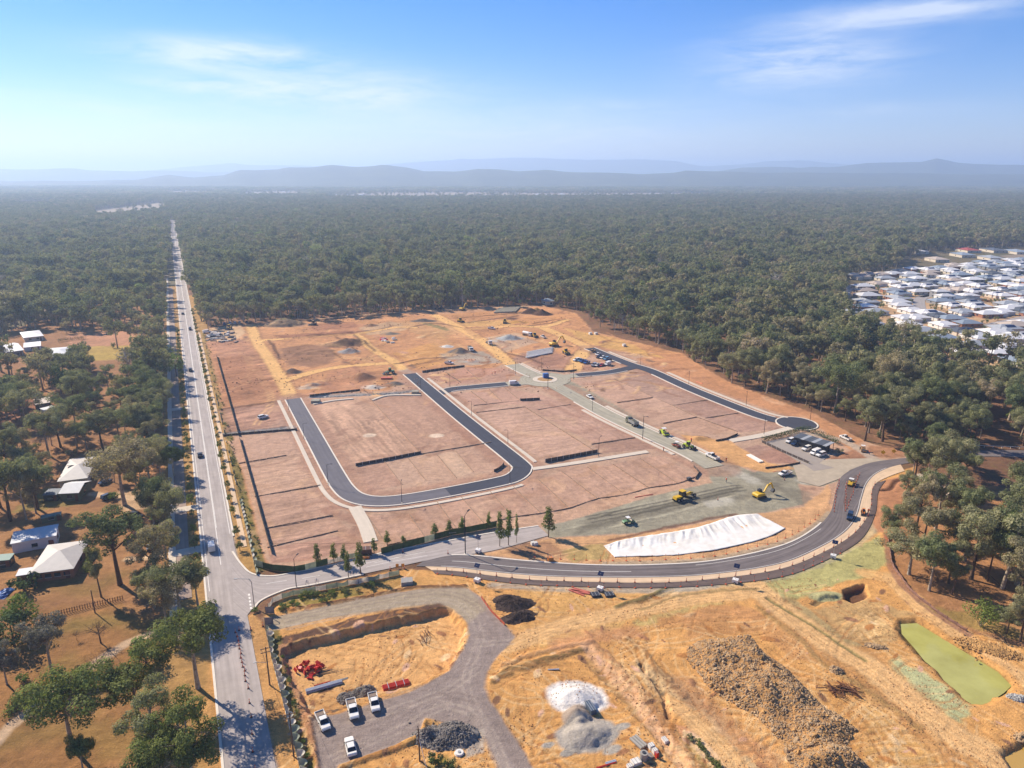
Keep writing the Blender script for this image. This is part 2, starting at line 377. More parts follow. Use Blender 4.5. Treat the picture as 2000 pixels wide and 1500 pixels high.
# lots, each its own shade
LOTS = [([(468, 905), (590, 880), (626, 947), (497, 970)], C(212, 170, 142)), ([(497, 972), (630, 950), (660, 1000), (517, 1032)], C(205, 162, 136)), ([(517, 1034), (655, 1008), (690, 1040), (522, 1069)], C(200, 156, 130)),
        ([(522, 1071), (690, 1042), (740, 1060), (600, 1095), (530, 1100)], C(198, 148, 124)), ([(445, 862), (578, 846), (596, 880), (466, 905)], C(208, 166, 140)),
        ([(605, 792), (722, 777), (822, 885), (695, 909)], C(212, 168, 138)), ([(722, 777), (818, 768), (960, 860), (855, 880), (822, 885)], C(192, 148, 122)),
        ([(695, 912), (750, 902), (786, 947), (720, 962)], C(196, 152, 128)), ([(750, 900), (797, 893), (832, 940), (786, 947)], C(210, 172, 146)), ([(797, 893), (854, 887), (892, 934), (832, 940)], C(208, 168, 140)), ([(854, 887), (890, 880), (925, 922), (892, 934)], C(220, 184, 154)), ([(890, 880), (960, 866), (1000, 910), (925, 924)], C(206, 164, 138)),
        ([(880, 770), (985, 757), (1060, 772), (1110, 790), (925, 792)], C(206, 160, 138)), ([(925, 794), (1025, 795), (1162, 882), (1065, 900), (1000, 860)], C(212, 170, 146)), ([(1025, 793), (1115, 790), (1240, 854), (1162, 868)], C(204, 160, 138)), ([(1162, 870), (1240, 856), (1280, 876), (1170, 886)], C(176, 134, 114)),
        ([(1125, 745), (1200, 738), (1280, 777), (1205, 787)], C(210, 166, 140)), ([(1200, 735), (1265, 725), (1382, 781), (1315, 792), (1275, 777)], C(184, 146, 128)), ([(1205, 787), (1280, 777), (1360, 815), (1295, 827)], C(214, 172, 146)), ([(1315, 792), (1382, 781), (1442, 807), (1377, 817)], C(176, 136, 120)), ([(1295, 827), (1360, 815), (1440, 842), (1350, 850)], C(208, 164, 136)), ([(1377, 817), (1442, 807), (1530, 838), (1440, 845)], C(188, 146, 128)),
        ([(1480, 868), (1530, 878), (1560, 905), (1470, 905), (1440, 880)], C(180, 138, 120)), ([(828, 732), (905, 720), (985, 718), (1008, 732), (990, 744), (880, 752)], C(200, 152, 128))]
for q, c in LOTS: area(q, c, .5, .9, .15, .1)
RW = [(717, 1007), (800, 1005), (851, 977), (900, 970), (956, 959), (1002, 950), (1052, 937), (1097, 921), (1147, 912), (1197, 907), (1250, 895), (1290, 890)]
RWB = [(757, 1065), (830, 1049), (893, 1034), (947, 1024), (1002, 1010), (1057, 1003), (1112, 993), (1167, 974), (1222, 967), (1267, 953), (1325, 945), (1362, 930)]
for i in range(11):
    k = (1.0, .92, 1.06, .94, 1.04, .97, 1.03, .96, 1.0, .98, 1.02)[i]; area([RW[i], RW[i + 1], RWB[i + 1], RWB[i]], C(206, 162, 136, k), .5, .9, .15, .1)
area([(470, 860), (600, 790), (830, 765), (1000, 720), (1270, 722), (1540, 835), (1470, 905), (1380, 930), (1060, 1004), (700, 1080), (530, 1100)], C(184, 162, 146), 4, .28, 2, .2)
# streaks left by the grader blade, along the lots
def streak(poly, a, b, amp, across=.8, along=14, seed=1):
    w = W2(poly); A, B_ = G2(*a), G2(*b); l = math.hypot(B_[0] - A[0], B_[1] - A[1]); ux, uy = (B_[0] - A[0]) / l, (B_[1] - A[1]) / l
    for p in PAT:
        s = _sl(p, _bb(w), 1)
        if s is None: continue
        X, Y = p.X[s], p.Y[s]; m = np.clip(dist_line(X, Y, w, True) / 2, 0, 1) * pip(X, Y, w); wob = 3 * p.wx[s] * .3
        n = fbm((X * ux + Y * uy) / along, (-X * uy + Y * ux + wob) / max(across, p.st * 1.3), 1.0, 3, seed) - .5
        p.c[s] *= np.clip(1 + amp * 3.4 * n * m, .45, 1.6)[..., None]
streak(LOTS[5][0], (660, 800), (745, 895), .30, seed=2); streak(LOTS[6][0], (760, 790), (860, 870), .12, seed=3)
for i in (0, 1, 2, 3): streak(LOTS[i][0], (510, 990), (640, 965), .22, 1.0, 10, seed=5 + i)
streak(LOTS[13][0], (960, 830), (1060, 815), .2, 1.2, 12, 9); streak(LOTS[14][0], (1040, 800), (1160, 870), .14, 1, 14, 11)
for i in range(16, 24): streak(LOTS[i][0], (1205, 787), (1275, 777), .12, 1.2, 10, 20 + i)
for i in range(11): streak([RW[i], RW[i + 1], RWB[i + 1], RWB[i]], RW[i], RWB[i], .13, .9, 12, 40 + i)
for q in ([(436, 800), (560, 778), (575, 836), (440, 848)], [(405, 665), (500, 655), (555, 750), (430, 790)]): streak(q, (430, 800), (560, 780), .35, 1.2, 9, 61)
rsl = np.random.RandomState(15)
for i in range(320):                                              # mottling of the graded lots
    x, y = rsl.uniform(450, 1600), rsl.uniform(720, 1075)
    if not inside(x, y, EST): continue
    w = G2(x, y); a_ = rsl.uniform(0, 6.3); l = rsl.uniform(3, 16); cv = rsl.normal(0, .06); line([(w[0] + t * math.cos(a_ + cv * t), w[1] + t * math.sin(a_ + cv * t)) for t in np.linspace(0, l, 5)], rsl.uniform(.5, 4), [C(228, 190, 158), C(168, 126, 104), C(216, 176, 140), C(156, 118, 98), C(190, 150, 118)][rsl.randint(5)], rsl.uniform(1, 3.5), rsl.uniform(.2, .5), 1.6, .3, px=False, sm=False)
for x, y, r in ((722, 850, 3.2), (853, 851, 3.4)): mound(x, y, r, r * .8, .05, C(240, 215, 190), skirt=1.0)
for q in ([(1075, 790), (1100, 800), (1130, 815)], [(840, 890), (880, 880)], [(640, 905), (672, 945), (690, 960)], [(880, 830), (930, 870)]): line(q, 2.5, C(150, 108, 88), 2, .5, 1.5)
line([(690, 985), (655, 990), (640, 1000), (690, 1010), (712, 1025), (688, 1045)], 4, C(165, 122, 102), 3, .6, 2)
# dirt tracks of the northern works
NTR = []
for q, wd in (([(566, 772), (552, 745), (525, 700), (502, 667), (490, 637)], 7), ([(552, 745), (600, 730), (662, 717), (762, 710), (785, 720)], 6.5), ([(505, 668), (530, 664), (625, 656), (695, 655), (725, 680), (762, 702), (785, 718)], 6),
              ([(1003, 716), (950, 672), (910, 647), (850, 616)], 8), ([(1062, 641), (1125, 667), (1148, 680)], 8), ([(910, 644), (1000, 637), (1062, 638), (1107, 625)], 6), ([(700, 652), (770, 640), (810, 640)], 5), ([(1148, 680), (1130, 700), (1120, 722)], 9)):
    NTR.append((q, wd))
for q in ([(455, 640), (470, 660), (500, 668)], [(440, 690), (475, 690), (490, 715), (480, 745), (450, 760)], [(500, 720), (530, 780), (500, 830)], [(640, 690), (700, 700), (740, 715)], [(600, 750), (680, 735), (740, 745)], [(1000, 650), (1040, 660), (1090, 680)], [(880, 640), (930, 665), (990, 700)]):
    for o in (-1.1, 1.1): line(offset(smooth(W2(q), 6), o), .9, C(236, 192, 138), .8, .7, .3, px=False, sm=False)
area([(405, 642), (470, 634), (480, 650), (460, 664), (410, 668)], C(222, 190, 150), 1.5, .8, 1)
line([(556, 748), (566, 772)], 5, C(190, 185, 175), 2, .8); line([(778, 712), (795, 728)], 6, C(196, 188, 175), 2, .8); line([(1140, 675), (1155, 682)], 6, C(205, 196, 182), 2, .8)
# banks and benches in the northern works
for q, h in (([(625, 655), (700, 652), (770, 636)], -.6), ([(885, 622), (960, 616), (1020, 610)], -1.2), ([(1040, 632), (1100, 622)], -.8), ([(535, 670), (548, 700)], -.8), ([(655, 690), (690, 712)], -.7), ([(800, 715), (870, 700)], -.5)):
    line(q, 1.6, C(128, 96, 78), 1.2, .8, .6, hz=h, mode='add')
GREENT = C(120, 118, 70)
mound(556, 634, 14, 9, 4.2, C(140, 118, 96), .1, sharp=.6); mound(556, 631, 10, 6, .6, GREENT, .1, skirt=1.1)
mound(665, 674, 9, 7, 3.6, C(130, 102, 80)); mound(692, 671, 10, 7, 3.6, C(132, 104, 80)); mound(682, 687, 6, 4.5, 2.6, C(168, 164, 162)); mound(571, 727, 5, 4, 2.8, C(96, 90, 86)); mound(708, 738, 7.5, 5.5, 3.4, C(138, 110, 76), -.3)
mound(600, 757, 5, 3, 1.2, C(215, 200, 180)); mound(612, 752, 3.5, 2.5, 1.2, C(150, 142, 136)); mound(632, 751, 2.5, 2, 1, C(130, 122, 118)); mound(728, 756, 5.5, 3.5, 1.4, C(232, 220, 205)); mound(772, 750, 4, 3, 1.4, C(110, 104, 100))
mound(897, 687, 6.5, 5, 3.2, C(118, 112, 108)); mound(873, 677, 3.6, 3, 1.5, C(226, 222, 215)); mound(922, 706, 4, 3, .8, C(176, 172, 166)); mound(996, 661, 8, 5, 3.0, C(178, 180, 178)); mound(972, 666, 5, 3, 1, C(190, 186, 180))
mound(1036, 611, 8, 6, 4, C(92, 68, 54)); mound(1060, 614, 7.5, 6, 4.2, C(96, 70, 54)); mound(1048, 608, 6, 5, 3, C(150, 116, 70)); mound(827, 627, 9, 4, 2.2, C(112, 104, 98)); mound(995, 622, 6, 4, 1.4, C(140, 104, 84)); mound(1010, 630, 8, 4, 1.6, C(212, 160, 92))
mound(762, 652, 6, 4, 1.2, C(140, 128, 112)); mound(1364, 857, 5, 3, 1.3, C(120, 86, 68)); mound(1330, 968, 5, 2.4, .9, C(190, 178, 162)); mound(725, 636, 5, 4, 1.5, C(150, 120, 96)); mound(1150, 690, 5, 3, 1.2, C(196, 172, 145)); mound(600, 690, 9, 4, .7, C(150, 120, 86)); mound(630, 685, 7, 3.5, .8, C(140, 112, 80)); mound(852, 638, 16, 2.6, .8, C(150, 135, 90), -.9)
# rock-lined drains
for q in ([(440, 848), (490, 842), (540, 838), (572, 834)], [(612, 775), (690, 771), (760, 768), (812, 762)]): line(q, 4.2, C(178, 176, 172), 1, .95, .5, .3, hz=-.5); 
# grey road base around the works crossing
area([(1110, 742), (1130, 752), (1285, 838), (1420, 900), (1470, 922), (1560, 908), (1640, 915), (1640, 938), (1610, 950), (1560, 945), (1570, 985), (1500, 1000), (1420, 1010), (1250, 1040), (1075, 1050), (1060, 1030), (1130, 1012), (1270, 970), (1390, 942), (1380, 918), (1300, 880), (1190, 815), (1090, 765)], BASE, 1, 1, .5, .16)
area([(1150, 1010), (1300, 985), (1400, 962), (1450, 948), (1440, 962), (1380, 985), (1250, 1015), (1120, 1045)], C(138, 132, 116), 1.5, .7, .8); streak([(1080, 1040), (1150, 1005), (1300, 970), (1450, 945), (1440, 975), (1250, 1030)], (1100, 1040), (1440, 952), .4, 1.0, 30, 77)
for o in (0, 2.2, -2): line(offset(smooth(W2([(1150, 1015), (1300, 985), (1400, 960), (1450, 952)]), 6), o), .8, C(96, 92, 82), .8, .8, .3, px=False, sm=False)
for q in ([(1470, 925), (1520, 950), (1570, 985)], [(1540, 925), (1500, 960), (1440, 975)], [(1560, 960), (1590, 985)]): line(q, 4, C(128, 122, 108), 3, .6, 2)
for q in ([(1420, 915), (1475, 940)], [(1570, 940), (1610, 928)], [(1390, 985), (1420, 978)]): line(q, 5, C(205, 200, 186), 3, .7, 1.5)
area([(1330, 848), (1425, 862), (1500, 905), (1560, 915), (1500, 922), (1420, 905), (1360, 880)], C(226, 174, 116), 1.5, .95, 1, .2)
area([(1075, 1052), (1250, 1042), (1420, 1012), (1510, 1000), (1570, 990), (1622, 945), (1622, 1002), (1520, 1066), (1400, 1094), (1275, 1103), (1150, 1102), (1030, 1094), (940, 1082)], C(222, 174, 126), 1, .95, .8, .25)
area([(1095, 1075), (1180, 1060), (1190, 1090), (1120, 1098)], C(180, 158, 100), 1.5, .8, 1.2, .3); area([(1000, 1062), (1080, 1058), (1110, 1085), (1030, 1090), (980, 1080)], C(170, 128, 100), 1.5, .7, 1.5, .35)
line([(1190, 1056), (1260, 1040), (1340, 1022), (1440, 1005)], 1.4, C(120, 86, 70), 1, .8, .8, .3)
line([(1180, 1101), (1300, 1098), (1400, 1090), (1520, 1062), (1585, 1033), (1620, 1000)], 2.2, C(190, 172, 146), 1.2, .8, .4)
area([(1640, 885), (1690, 872), (1700, 895), (1660, 912), (1640, 915), (1600, 905)], C(170, 122, 92), 1.2, .9, 1, .3); area([(1700, 870), (1800, 885), (1740, 895), (1690, 890)], C(170, 124, 92), 1.5, .9, 1, .35)
line([(1540, 846), (1600, 850), (1650, 862), (1690, 885), (1710, 900)], 4.5, C(196, 178, 160), 1.5, .9, .6)
# ---- southern earthworks
SOUTH = [(520, 1205), (545, 1170), (640, 1142), (760, 1115), (830, 1112), (1000, 1130), (1275, 1134), (1400, 1128), (1525, 1106), (1600, 1075), (1655, 1042), (1690, 980), (1700, 945), (1740, 925), (1790, 910), (1790, 960), (1735, 1000), (1735, 1050), (1745, 1110), (1780, 1160), (1830, 1200), (1890, 1235), (2000, 1265), (2300, 1350), (2400, 1640), (600, 1640), (560, 1430), (535, 1290)]
area(SOUTH, ORANGE, 1, 1, .6, .2)
for q, c, k in (([(1540, 1100), (1640, 1080), (1715, 1045), (1740, 1100), (1700, 1130), (1620, 1145), (1560, 1170), (1480, 1150)], HYDRO, .85), ([(1690, 950), (1780, 920), (1790, 960), (1735, 1000), (1735, 1040), (1700, 1040), (1690, 1000)], C(196, 140, 104), .9),
                ([(1500, 1150), (1560, 1172), (1610, 1212), (1690, 1268), (1640, 1258), (1560, 1206), (1490, 1165)], MINT, .85), ([(1730, 1300), (1757, 1282), (1775, 1300), (1825, 1330), (1900, 1375), (1880, 1407), (1855, 1405), (1787, 1355)], MINT, .85),
                ([(1240, 1215), (1300, 1190), (1420, 1172), (1420, 1180), (1300, 1205), (1250, 1225)], HYDRO, .5), ([(1590, 1190), (1690, 1170), (1790, 1200), (1770, 1240), (1720, 1270), (1650, 1245)], C(204, 170, 118), .8),
                ([(1330, 1200), (1450, 1180), (1580, 1250), (1600, 1300), (1540, 1290), (1480, 1230), (1340, 1250)], C(212, 158, 105), .7), ([(1000, 1225), (1160, 1190), (1300, 1170), (1200, 1230), (1040, 1262)], C(232, 190, 120), .7),
                ([(1000, 1150), (1200, 1150), (1260, 1160), (1100, 1210), (1040, 1200)], C(224, 176, 108), .7), ([(560, 1250), (860, 1190), (905, 1225), (905, 1262), (870, 1308), (800, 1345), (610, 1395), (575, 1320)], C(232, 182, 122), .85),
                ([(1250, 1290), (1330, 1330), (1420, 1420), (1480, 1500), (1420, 1500), (1330, 1400), (1240, 1310)], C(198, 178, 142), .7), ([(1690, 1330), (1760, 1380), (1850, 1450), (1900, 1640), (1700, 1640), (1680, 1440)], YEL, .6)):
    area(q, c, 1.5, k, 1.5, .24, patchy=0)
area([(1300, 1128), (1400, 1140), (1520, 1110), (1620, 1080), (1700, 1010), (1712, 1040), (1640, 1092), (1540, 1130), (1400, 1160), (1250, 1190), (1180, 1195), (1280, 1165)], C(182, 172, 140), 1.5, .75, 1)
line([(960, 1142), (1100, 1150), (1280, 1152), (1400, 1148)], 3.0, C(184, 174, 158), 1.5, .85, .5)
HA = [(518, 1208), (600, 1192), (680, 1176), (760, 1159), (830, 1150), (880, 1148), (915, 1150), (940, 1167), (960, 1192), (985, 1220), (1005, 1245), (980, 1275), (960, 1297), (947, 1322), (945, 1342), (955, 1365), (980, 1400), (1007, 1442), (1040, 1500), (1090, 1640), (1000, 1640), (975, 1500), (940, 1432), (912, 1420), (830, 1402), (818, 1436), (770, 1457), (660, 1497), (640, 1560), (625, 1500), (607, 1405), (650, 1395), (740, 1370), (800, 1352), (830, 1337), (875, 1310), (907, 1265), (916, 1240), (912, 1215), (885, 1190), (860, 1177), (760, 1187), (640, 1207), (530, 1232)]
# pads: the first one lies lower than the haul road, with a brown cut face
area([(552, 1262), (700, 1222), (868, 1188), (905, 1225), (900, 1262), (862, 1308), (800, 1338), (690, 1362), (606, 1392), (575, 1330)], None, 1, 0, 1.3, hz=-1.9, mode='add', hsoft=1.3)
line([(547, 1252), (600, 1238), (700, 1212), (790, 1195), (866, 1180)], 2.4, C(112, 84, 72), .8, .95, 1.1, .5); line([(610, 1398), (640, 1385), (680, 1372)], 1.8, C(110, 96, 84), .7, .9, .6, .35, hz=-.4)
line([(604, 1398), (612, 1440), (628, 1510)], 1.6, C(120, 92, 74), .8, .8, .5, hz=.7); line([(650, 1505), (760, 1466), (816, 1440), (825, 1412)], 1.6, C(176, 128, 76), .8, .9, .4, hz=.5)
mound(800, 1425, 6, 4, .8, C(220, 168, 100), .4, skirt=1.1)
line([(535, 1235), (560, 1330), (590, 1420), (615, 1510), (640, 1640)], 2.6, C(118, 112, 60), 1, .85, .8, .4); line([(552, 1262), (585, 1360), (612, 1440), (640, 1520)], 2.2, C(205, 150, 115), 1, .8, .5)
area([(540, 1195), (560, 1172), (640, 1152), (780, 1128), (820, 1140), (760, 1152), (680, 1168), (600, 1186)], C(140, 130, 66), 1, .85, .8, .4); area([(690, 1150), (800, 1125), (900, 1130), (930, 1145), (820, 1147), (720, 1165)], C(214, 164, 100), 1, .75, 1, .3); line([(560, 1192), (680, 1172), (760, 1155), (830, 1146), (905, 1146)], 1.2, C(110, 74, 56), .8, .85, .5, hz=.35)
area([(830, 1480), (870, 1470), (900, 1500), (900, 1640), (800, 1640)], C(116, 116, 50), 1.5, .75, 1.5, .4, patchy=1)
# stepped benches right of the haul road
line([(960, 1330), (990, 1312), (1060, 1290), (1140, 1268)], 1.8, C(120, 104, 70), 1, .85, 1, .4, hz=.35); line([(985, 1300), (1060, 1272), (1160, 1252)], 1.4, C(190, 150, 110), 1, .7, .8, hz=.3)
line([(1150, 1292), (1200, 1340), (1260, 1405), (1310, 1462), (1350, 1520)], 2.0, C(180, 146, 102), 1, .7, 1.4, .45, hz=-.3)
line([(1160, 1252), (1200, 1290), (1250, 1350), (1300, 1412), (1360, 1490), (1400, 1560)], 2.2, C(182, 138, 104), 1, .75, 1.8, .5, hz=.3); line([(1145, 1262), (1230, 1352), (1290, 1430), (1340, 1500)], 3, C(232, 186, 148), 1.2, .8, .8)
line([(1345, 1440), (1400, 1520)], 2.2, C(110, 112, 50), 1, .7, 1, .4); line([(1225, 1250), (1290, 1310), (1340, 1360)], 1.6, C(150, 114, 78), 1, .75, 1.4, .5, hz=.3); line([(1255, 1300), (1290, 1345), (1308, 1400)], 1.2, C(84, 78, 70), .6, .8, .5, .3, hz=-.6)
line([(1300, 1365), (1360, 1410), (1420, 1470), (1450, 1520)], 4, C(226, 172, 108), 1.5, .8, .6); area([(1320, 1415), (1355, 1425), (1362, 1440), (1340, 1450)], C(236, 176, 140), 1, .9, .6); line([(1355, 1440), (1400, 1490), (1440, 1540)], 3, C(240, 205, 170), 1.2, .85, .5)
# haul tracks through the orange ground
for q, wd in (([(1480, 1150), (1600, 1245), (1700, 1305), (1787, 1375), (1850, 1425), (1975, 1500), (2050, 1560)], 7.5), ([(990, 1262), (1100, 1222), (1250, 1190), (1350, 1170), (1480, 1155)], 6), ([(1745, 1130), (1800, 1185), (1860, 1225), (1940, 1290), (2000, 1330)], 6), ([(1690, 1120), (1740, 1130)], 5)):
    line(q, wd, C(240, 192, 130), 2, .85, .8, .12)
    for o in (-1.2, 1.2, -2.6, 2.8): line(offset(smooth(W2(q), 6), o), .6, C(206, 152, 92), .6, .5, .4, px=False, sm=False)
rs = np.random.RandomState(5)
for i in range(420):                                              # wheel and track marks scattered over the bare ground
    while True:
        x, y = rs.uniform(560, 1990), rs.uniform(1130, 1640)
        if inside(x, y, SOUTH) and not inside(x, y, HA): break
    w = G2(x, y); a = rs.choice([rs.normal(-.75, .3), rs.uniform(0, 6.3)]); cv = rs.normal(0, .05); pts = []; l = rs.uniform(6, 26)
    for t in np.linspace(0, l, 7): pts.append((w[0] + t * math.cos(a + cv * t), w[1] + t * math.sin(a + cv * t)))
    dk = rs.rand() < .55; c = C(196, 140, 84) if dk else C(242, 204, 150)
    for o in (-.95, .95): line(offset(pts, o), .42, c, .4, rs.uniform(.3, .7), .3, px=False, sm=False, hz=-.08 if dk else None)
for i in range(260):
    x, y = rs.uniform(410, 1320), rs.uniform(606, 772)
    if not inside(x, y, EST): continue
    w = G2(x, y); a = rs.uniform(0, 6.3); cv = rs.normal(0, .04); pts = [(w[0] + t * math.cos(a + cv * t), w[1] + t * math.sin(a + cv * t)) for t in np.linspace(0, rs.uniform(10, 35), 6)]
    line(pts, rs.uniform(1.2, 2.4), [C(240, 196, 140), C(166, 118, 84), C(196, 142, 100), C(150, 108, 84)][rs.randint(4)], 1.4, rs.uniform(.3, .65), .9, px=False, sm=False, hz=rs.choice([None, .25, -.2]))
    if i % 2: r = rs.uniform(1.5, 7); mound(w[0], w[1], r, r * rs.uniform(.25, .6), rs.uniform(-.1, .5), [C(176, 128, 96), C(206, 158, 128), C(148, 116, 92), C(232, 190, 140), C(196, 150, 120)][rs.randint(5)], rs.uniform(0, 3), px=False, skirt=.8)
for i in range(420):                                              # stains and scuffs
    x, y = rs.uniform(560, 1990), rs.uniform(1130, 1600); w = G2(x, y); r = rs.uniform(.5, 2.2)
    if inside(x, y, SOUTH) and not inside(x, y, HA): mound(w[0], w[1], r, r * rs.uniform(.25, .6), rs.uniform(-.05, .2), [C(196, 138, 82), C(240, 204, 156), C(170, 122, 86), C(228, 182, 152), C(150, 112, 84)][rs.randint(5)], rs.uniform(0, 3), px=False, skirt=.9)
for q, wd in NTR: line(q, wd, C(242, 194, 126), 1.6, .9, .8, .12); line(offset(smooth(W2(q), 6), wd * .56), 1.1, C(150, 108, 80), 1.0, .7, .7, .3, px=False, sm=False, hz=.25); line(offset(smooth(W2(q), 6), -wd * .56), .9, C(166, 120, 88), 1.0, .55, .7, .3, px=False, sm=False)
for q, c in (([(1490, 1172), (1600, 1268), (1690, 1335), (1760, 1392), (1850, 1470)], C(196, 146, 94)), ([(1545, 1175), (1650, 1250), (1740, 1318), (1830, 1395), (1900, 1450)], C(190, 142, 92)), ([(1300, 1215), (1420, 1195), (1480, 1200)], C(204, 150, 100)), ([(1010, 1240), (1120, 1205), (1260, 1172)], C(206, 156, 100)), ([(1090, 1262), (1160, 1240), (1240, 1235)], C(206, 150, 112)), ([(1330, 1330), (1400, 1400), (1500, 1480)], C(186, 136, 98))): line(q, 5, c, 3, .6, 1.6, .3)
for q, wd in (([(1480, 1150), (1600, 1245), (1700, 1305), (1787, 1375), (1850, 1425), (1975, 1500), (2050, 1560)], 6.5), ([(990, 1262), (1100, 1222), (1250, 1190), (1350, 1170), (1480, 1155)], 5), ([(1745, 1130), (1800, 1185), (1860, 1225), (1940, 1290), (2000, 1330)], 5), ([(1300, 1365), (1360, 1410), (1420, 1470), (1450, 1520)], 3.5)):
    line(q, wd, C(246, 202, 144), 1.8, .75, .8, .1)
    for o in (-1.5, -.5, .7, 1.7): line(offset(smooth(W2(q), 6), o), .4, C(212, 160, 102), .4, .55, .3, px=False, sm=False)
# haul road and ute yard
area(HA, HAUL, .8, 1, .35, .1, hz=-.03, mode='set', rough=.25); area([(518, 1208), (680, 1176), (830, 1150), (915, 1150), (950, 1190), (915, 1215), (860, 1177), (640, 1207), (530, 1232)], BEIGE, 2, .9, .5, .08)
area([(912, 1420), (945, 1425), (946, 1470), (910, 1482)], C(186, 176, 164), .8, .9, .3)
for q in ([(560, 1218), (760, 1176), (870, 1165), (930, 1195), (950, 1250), (925, 1320), (935, 1370), (985, 1450), (1010, 1520)], [(620, 1420), (720, 1390), (850, 1345), (925, 1300)], [(640, 1470), (760, 1420), (860, 1370), (935, 1390), (1000, 1500)], [(860, 1360), (930, 1380)], [(930, 1250), (1000, 1245)]):
    for o in (-2.4, -.9, .9, 2.4): line(offset(smooth(W2(q), 8), o), .55, C(196, 180, 166) if o > 0 else C(150, 134, 126), .6, .45, .5, px=False, sm=False)
for q, c, k in (([(545, 682), (600, 672), (650, 680), (655, 705), (610, 718), (560, 712)], C(150, 112, 86), .75), ([(530, 655), (620, 650), (690, 645), (690, 652), (560, 662)], C(154, 106, 82), .75), ([(420, 700), (480, 690), (520, 730), (540, 760), (450, 790), (430, 750)], C(170, 120, 88), .6), ([(640, 725), (700, 715), (745, 735), (700, 765), (620, 770)], C(188, 136, 106), .6),
                ([(880, 612), (1010, 606), (1015, 622), (890, 628)], C(190, 138, 92), .6), ([(600, 632), (690, 628), (700, 640), (610, 645)], C(160, 112, 86), .7), ([(1010, 690), (1080, 682), (1120, 712), (1050, 716)], C(160, 118, 96), .6), ([(900, 640), (960, 636), (985, 655), (930, 662)], C(180, 130, 92), .5), ([(405, 668), (470, 664), (500, 690), (430, 700)], C(188, 140, 112), .6)):
    area(q, c, 1.5, k, 2.2, .35)
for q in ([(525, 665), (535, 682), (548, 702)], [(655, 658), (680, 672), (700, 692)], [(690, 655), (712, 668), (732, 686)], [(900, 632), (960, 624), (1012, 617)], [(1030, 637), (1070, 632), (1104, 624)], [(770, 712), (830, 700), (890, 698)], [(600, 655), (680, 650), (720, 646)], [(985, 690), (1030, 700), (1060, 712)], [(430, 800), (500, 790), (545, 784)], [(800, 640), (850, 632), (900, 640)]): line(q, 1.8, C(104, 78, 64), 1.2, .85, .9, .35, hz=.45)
line([(610, 624), (740, 613), (870, 605), (1000, 599), (1062, 597)], 2.6, C(232, 196, 160), 1.5, .8, .6)
# pond basin
POND = [(1760, 1214), (1792, 1212), (1825, 1232), (1875, 1262), (1950, 1307), (1977, 1334), (1962, 1348), (1925, 1372), (1902, 1372), (1882, 1359), (1850, 1331), (1832, 1306), (1807, 1286), (1787, 1261), (1762, 1233)]
line(POND + [POND[0]], 3.4, C(214, 160, 96), 1.5, .9, .5, sm=False); area(POND, C(150, 130, 70), 1, .9, .9, hz=-1.5, mode='set', hsoft=3.4)
area([(1960, 1470), (2000, 1450), (2100, 1520), (2000, 1540)], C(150, 118, 60), 1, .9, .4, hz=-1.6, mode='set', hsoft=2.4)
# heaps and holes of the southern site
mound(1128, 1362, 5.2, 4.2, 2.1, C(250, 246, 242), -.2, sharp=.8, skirt=1.35, lump=.1); mound(1126, 1402, 3.0, 2.8, 2.3, C(176, 160, 146), 0, sharp=.8, skirt=1.15, lump=.1); mound(1146, 1436, 5.0, 3.4, 1.9, C(186, 178, 168), .2, sharp=.8, skirt=1.4, lump=.25)
for x, y, a in ((1185, 1440, 4), (1195, 1465, 3), (1108, 1470, 2.4), (1070, 1455, 2), (1215, 1420, 2.6)): mound(x, y, a, a * .5, .03, C(186, 178, 166), .4, skirt=.8)
area([(1648, 1154), (1690, 1142), (1696, 1165), (1664, 1177), (1650, 1170)], C(110, 78, 60), .6, .95, .4, hz=-1.6, hsoft=1.2); line([(1592, 1180), (1612, 1172), (1640, 1170)], 1.6, C(120, 108, 78), .8, .8, .6, hz=-.4); mound(1612, 1164, 4, 1.8, .7, C(186, 182, 134), .1)
line([(1500, 1168), (1600, 1230), (1690, 1290)], 1.0, C(120, 120, 74), .8, .8, .5, hz=-.3); line([(1480, 1185), (1560, 1250), (1610, 1300), (1700, 1350), (1790, 1420)], 1.6, C(170, 140, 90), 1.2, .6, 1, hz=.2)
line([(1330, 1140), (1250, 1170), (1200, 1185)], 1.4, C(122, 116, 74), 1, .8, .7, .4, hz=.35); line([(1480, 1150), (1400, 1155), (1330, 1165), (1250, 1190)], 1.0, C(120, 110, 70), 1, .6, .7)
streak([(1610, 1210), (1690, 1185), (1770, 1215), (1740, 1255), (1680, 1250)], (1620, 1240), (1720, 1190), .5, .9, 5, 91)
line([(1732, 1045), (1742, 1110), (1780, 1160), (1830, 1200), (1890, 1238)], 2, C(160, 118, 100), 1, .8, .5)
for q in ([(1700, 960), (1735, 955), (1750, 940), (1765, 935)],): line(q, 1.4, C(90, 64, 52), 1, .85, .6, hz=-.5)
area([(1725, 1040), (1765, 1030), (1775, 1050), (1735, 1060)], C(190, 112, 78), 1, .8, 1)
# wooded corner at the right: tan floor
area([(1740, 1060), (1770, 1000), (1850, 950), (2300, 960), (2300, 1340), (2000, 1262), (1890, 1232), (1830, 1196), (1780, 1155), (1746, 1110)], C(182, 134, 92), 2, .9, 1.5, .35); area([(1800, 1180), (1900, 1200), (2000, 1230), (2000, 1250), (1880, 1225)], C(150, 150, 76), 2, .4, 2)
line([(1800, 930), (1850, 960), (1895, 1000), (1960, 1030), (2050, 1060)], 4, C(232, 220, 205), 2, .7, 1)
# suburb ground and streets, roadside
area([(1640, 596), (1650, 548), (1760, 530), (1770, 505), (1840, 478), (2000, 462), (2400, 462), (2600, 790), (2000, 735), (1880, 715), (1800, 690), (1720, 650)], C(205, 170, 130), 4, .95, 2, .3)
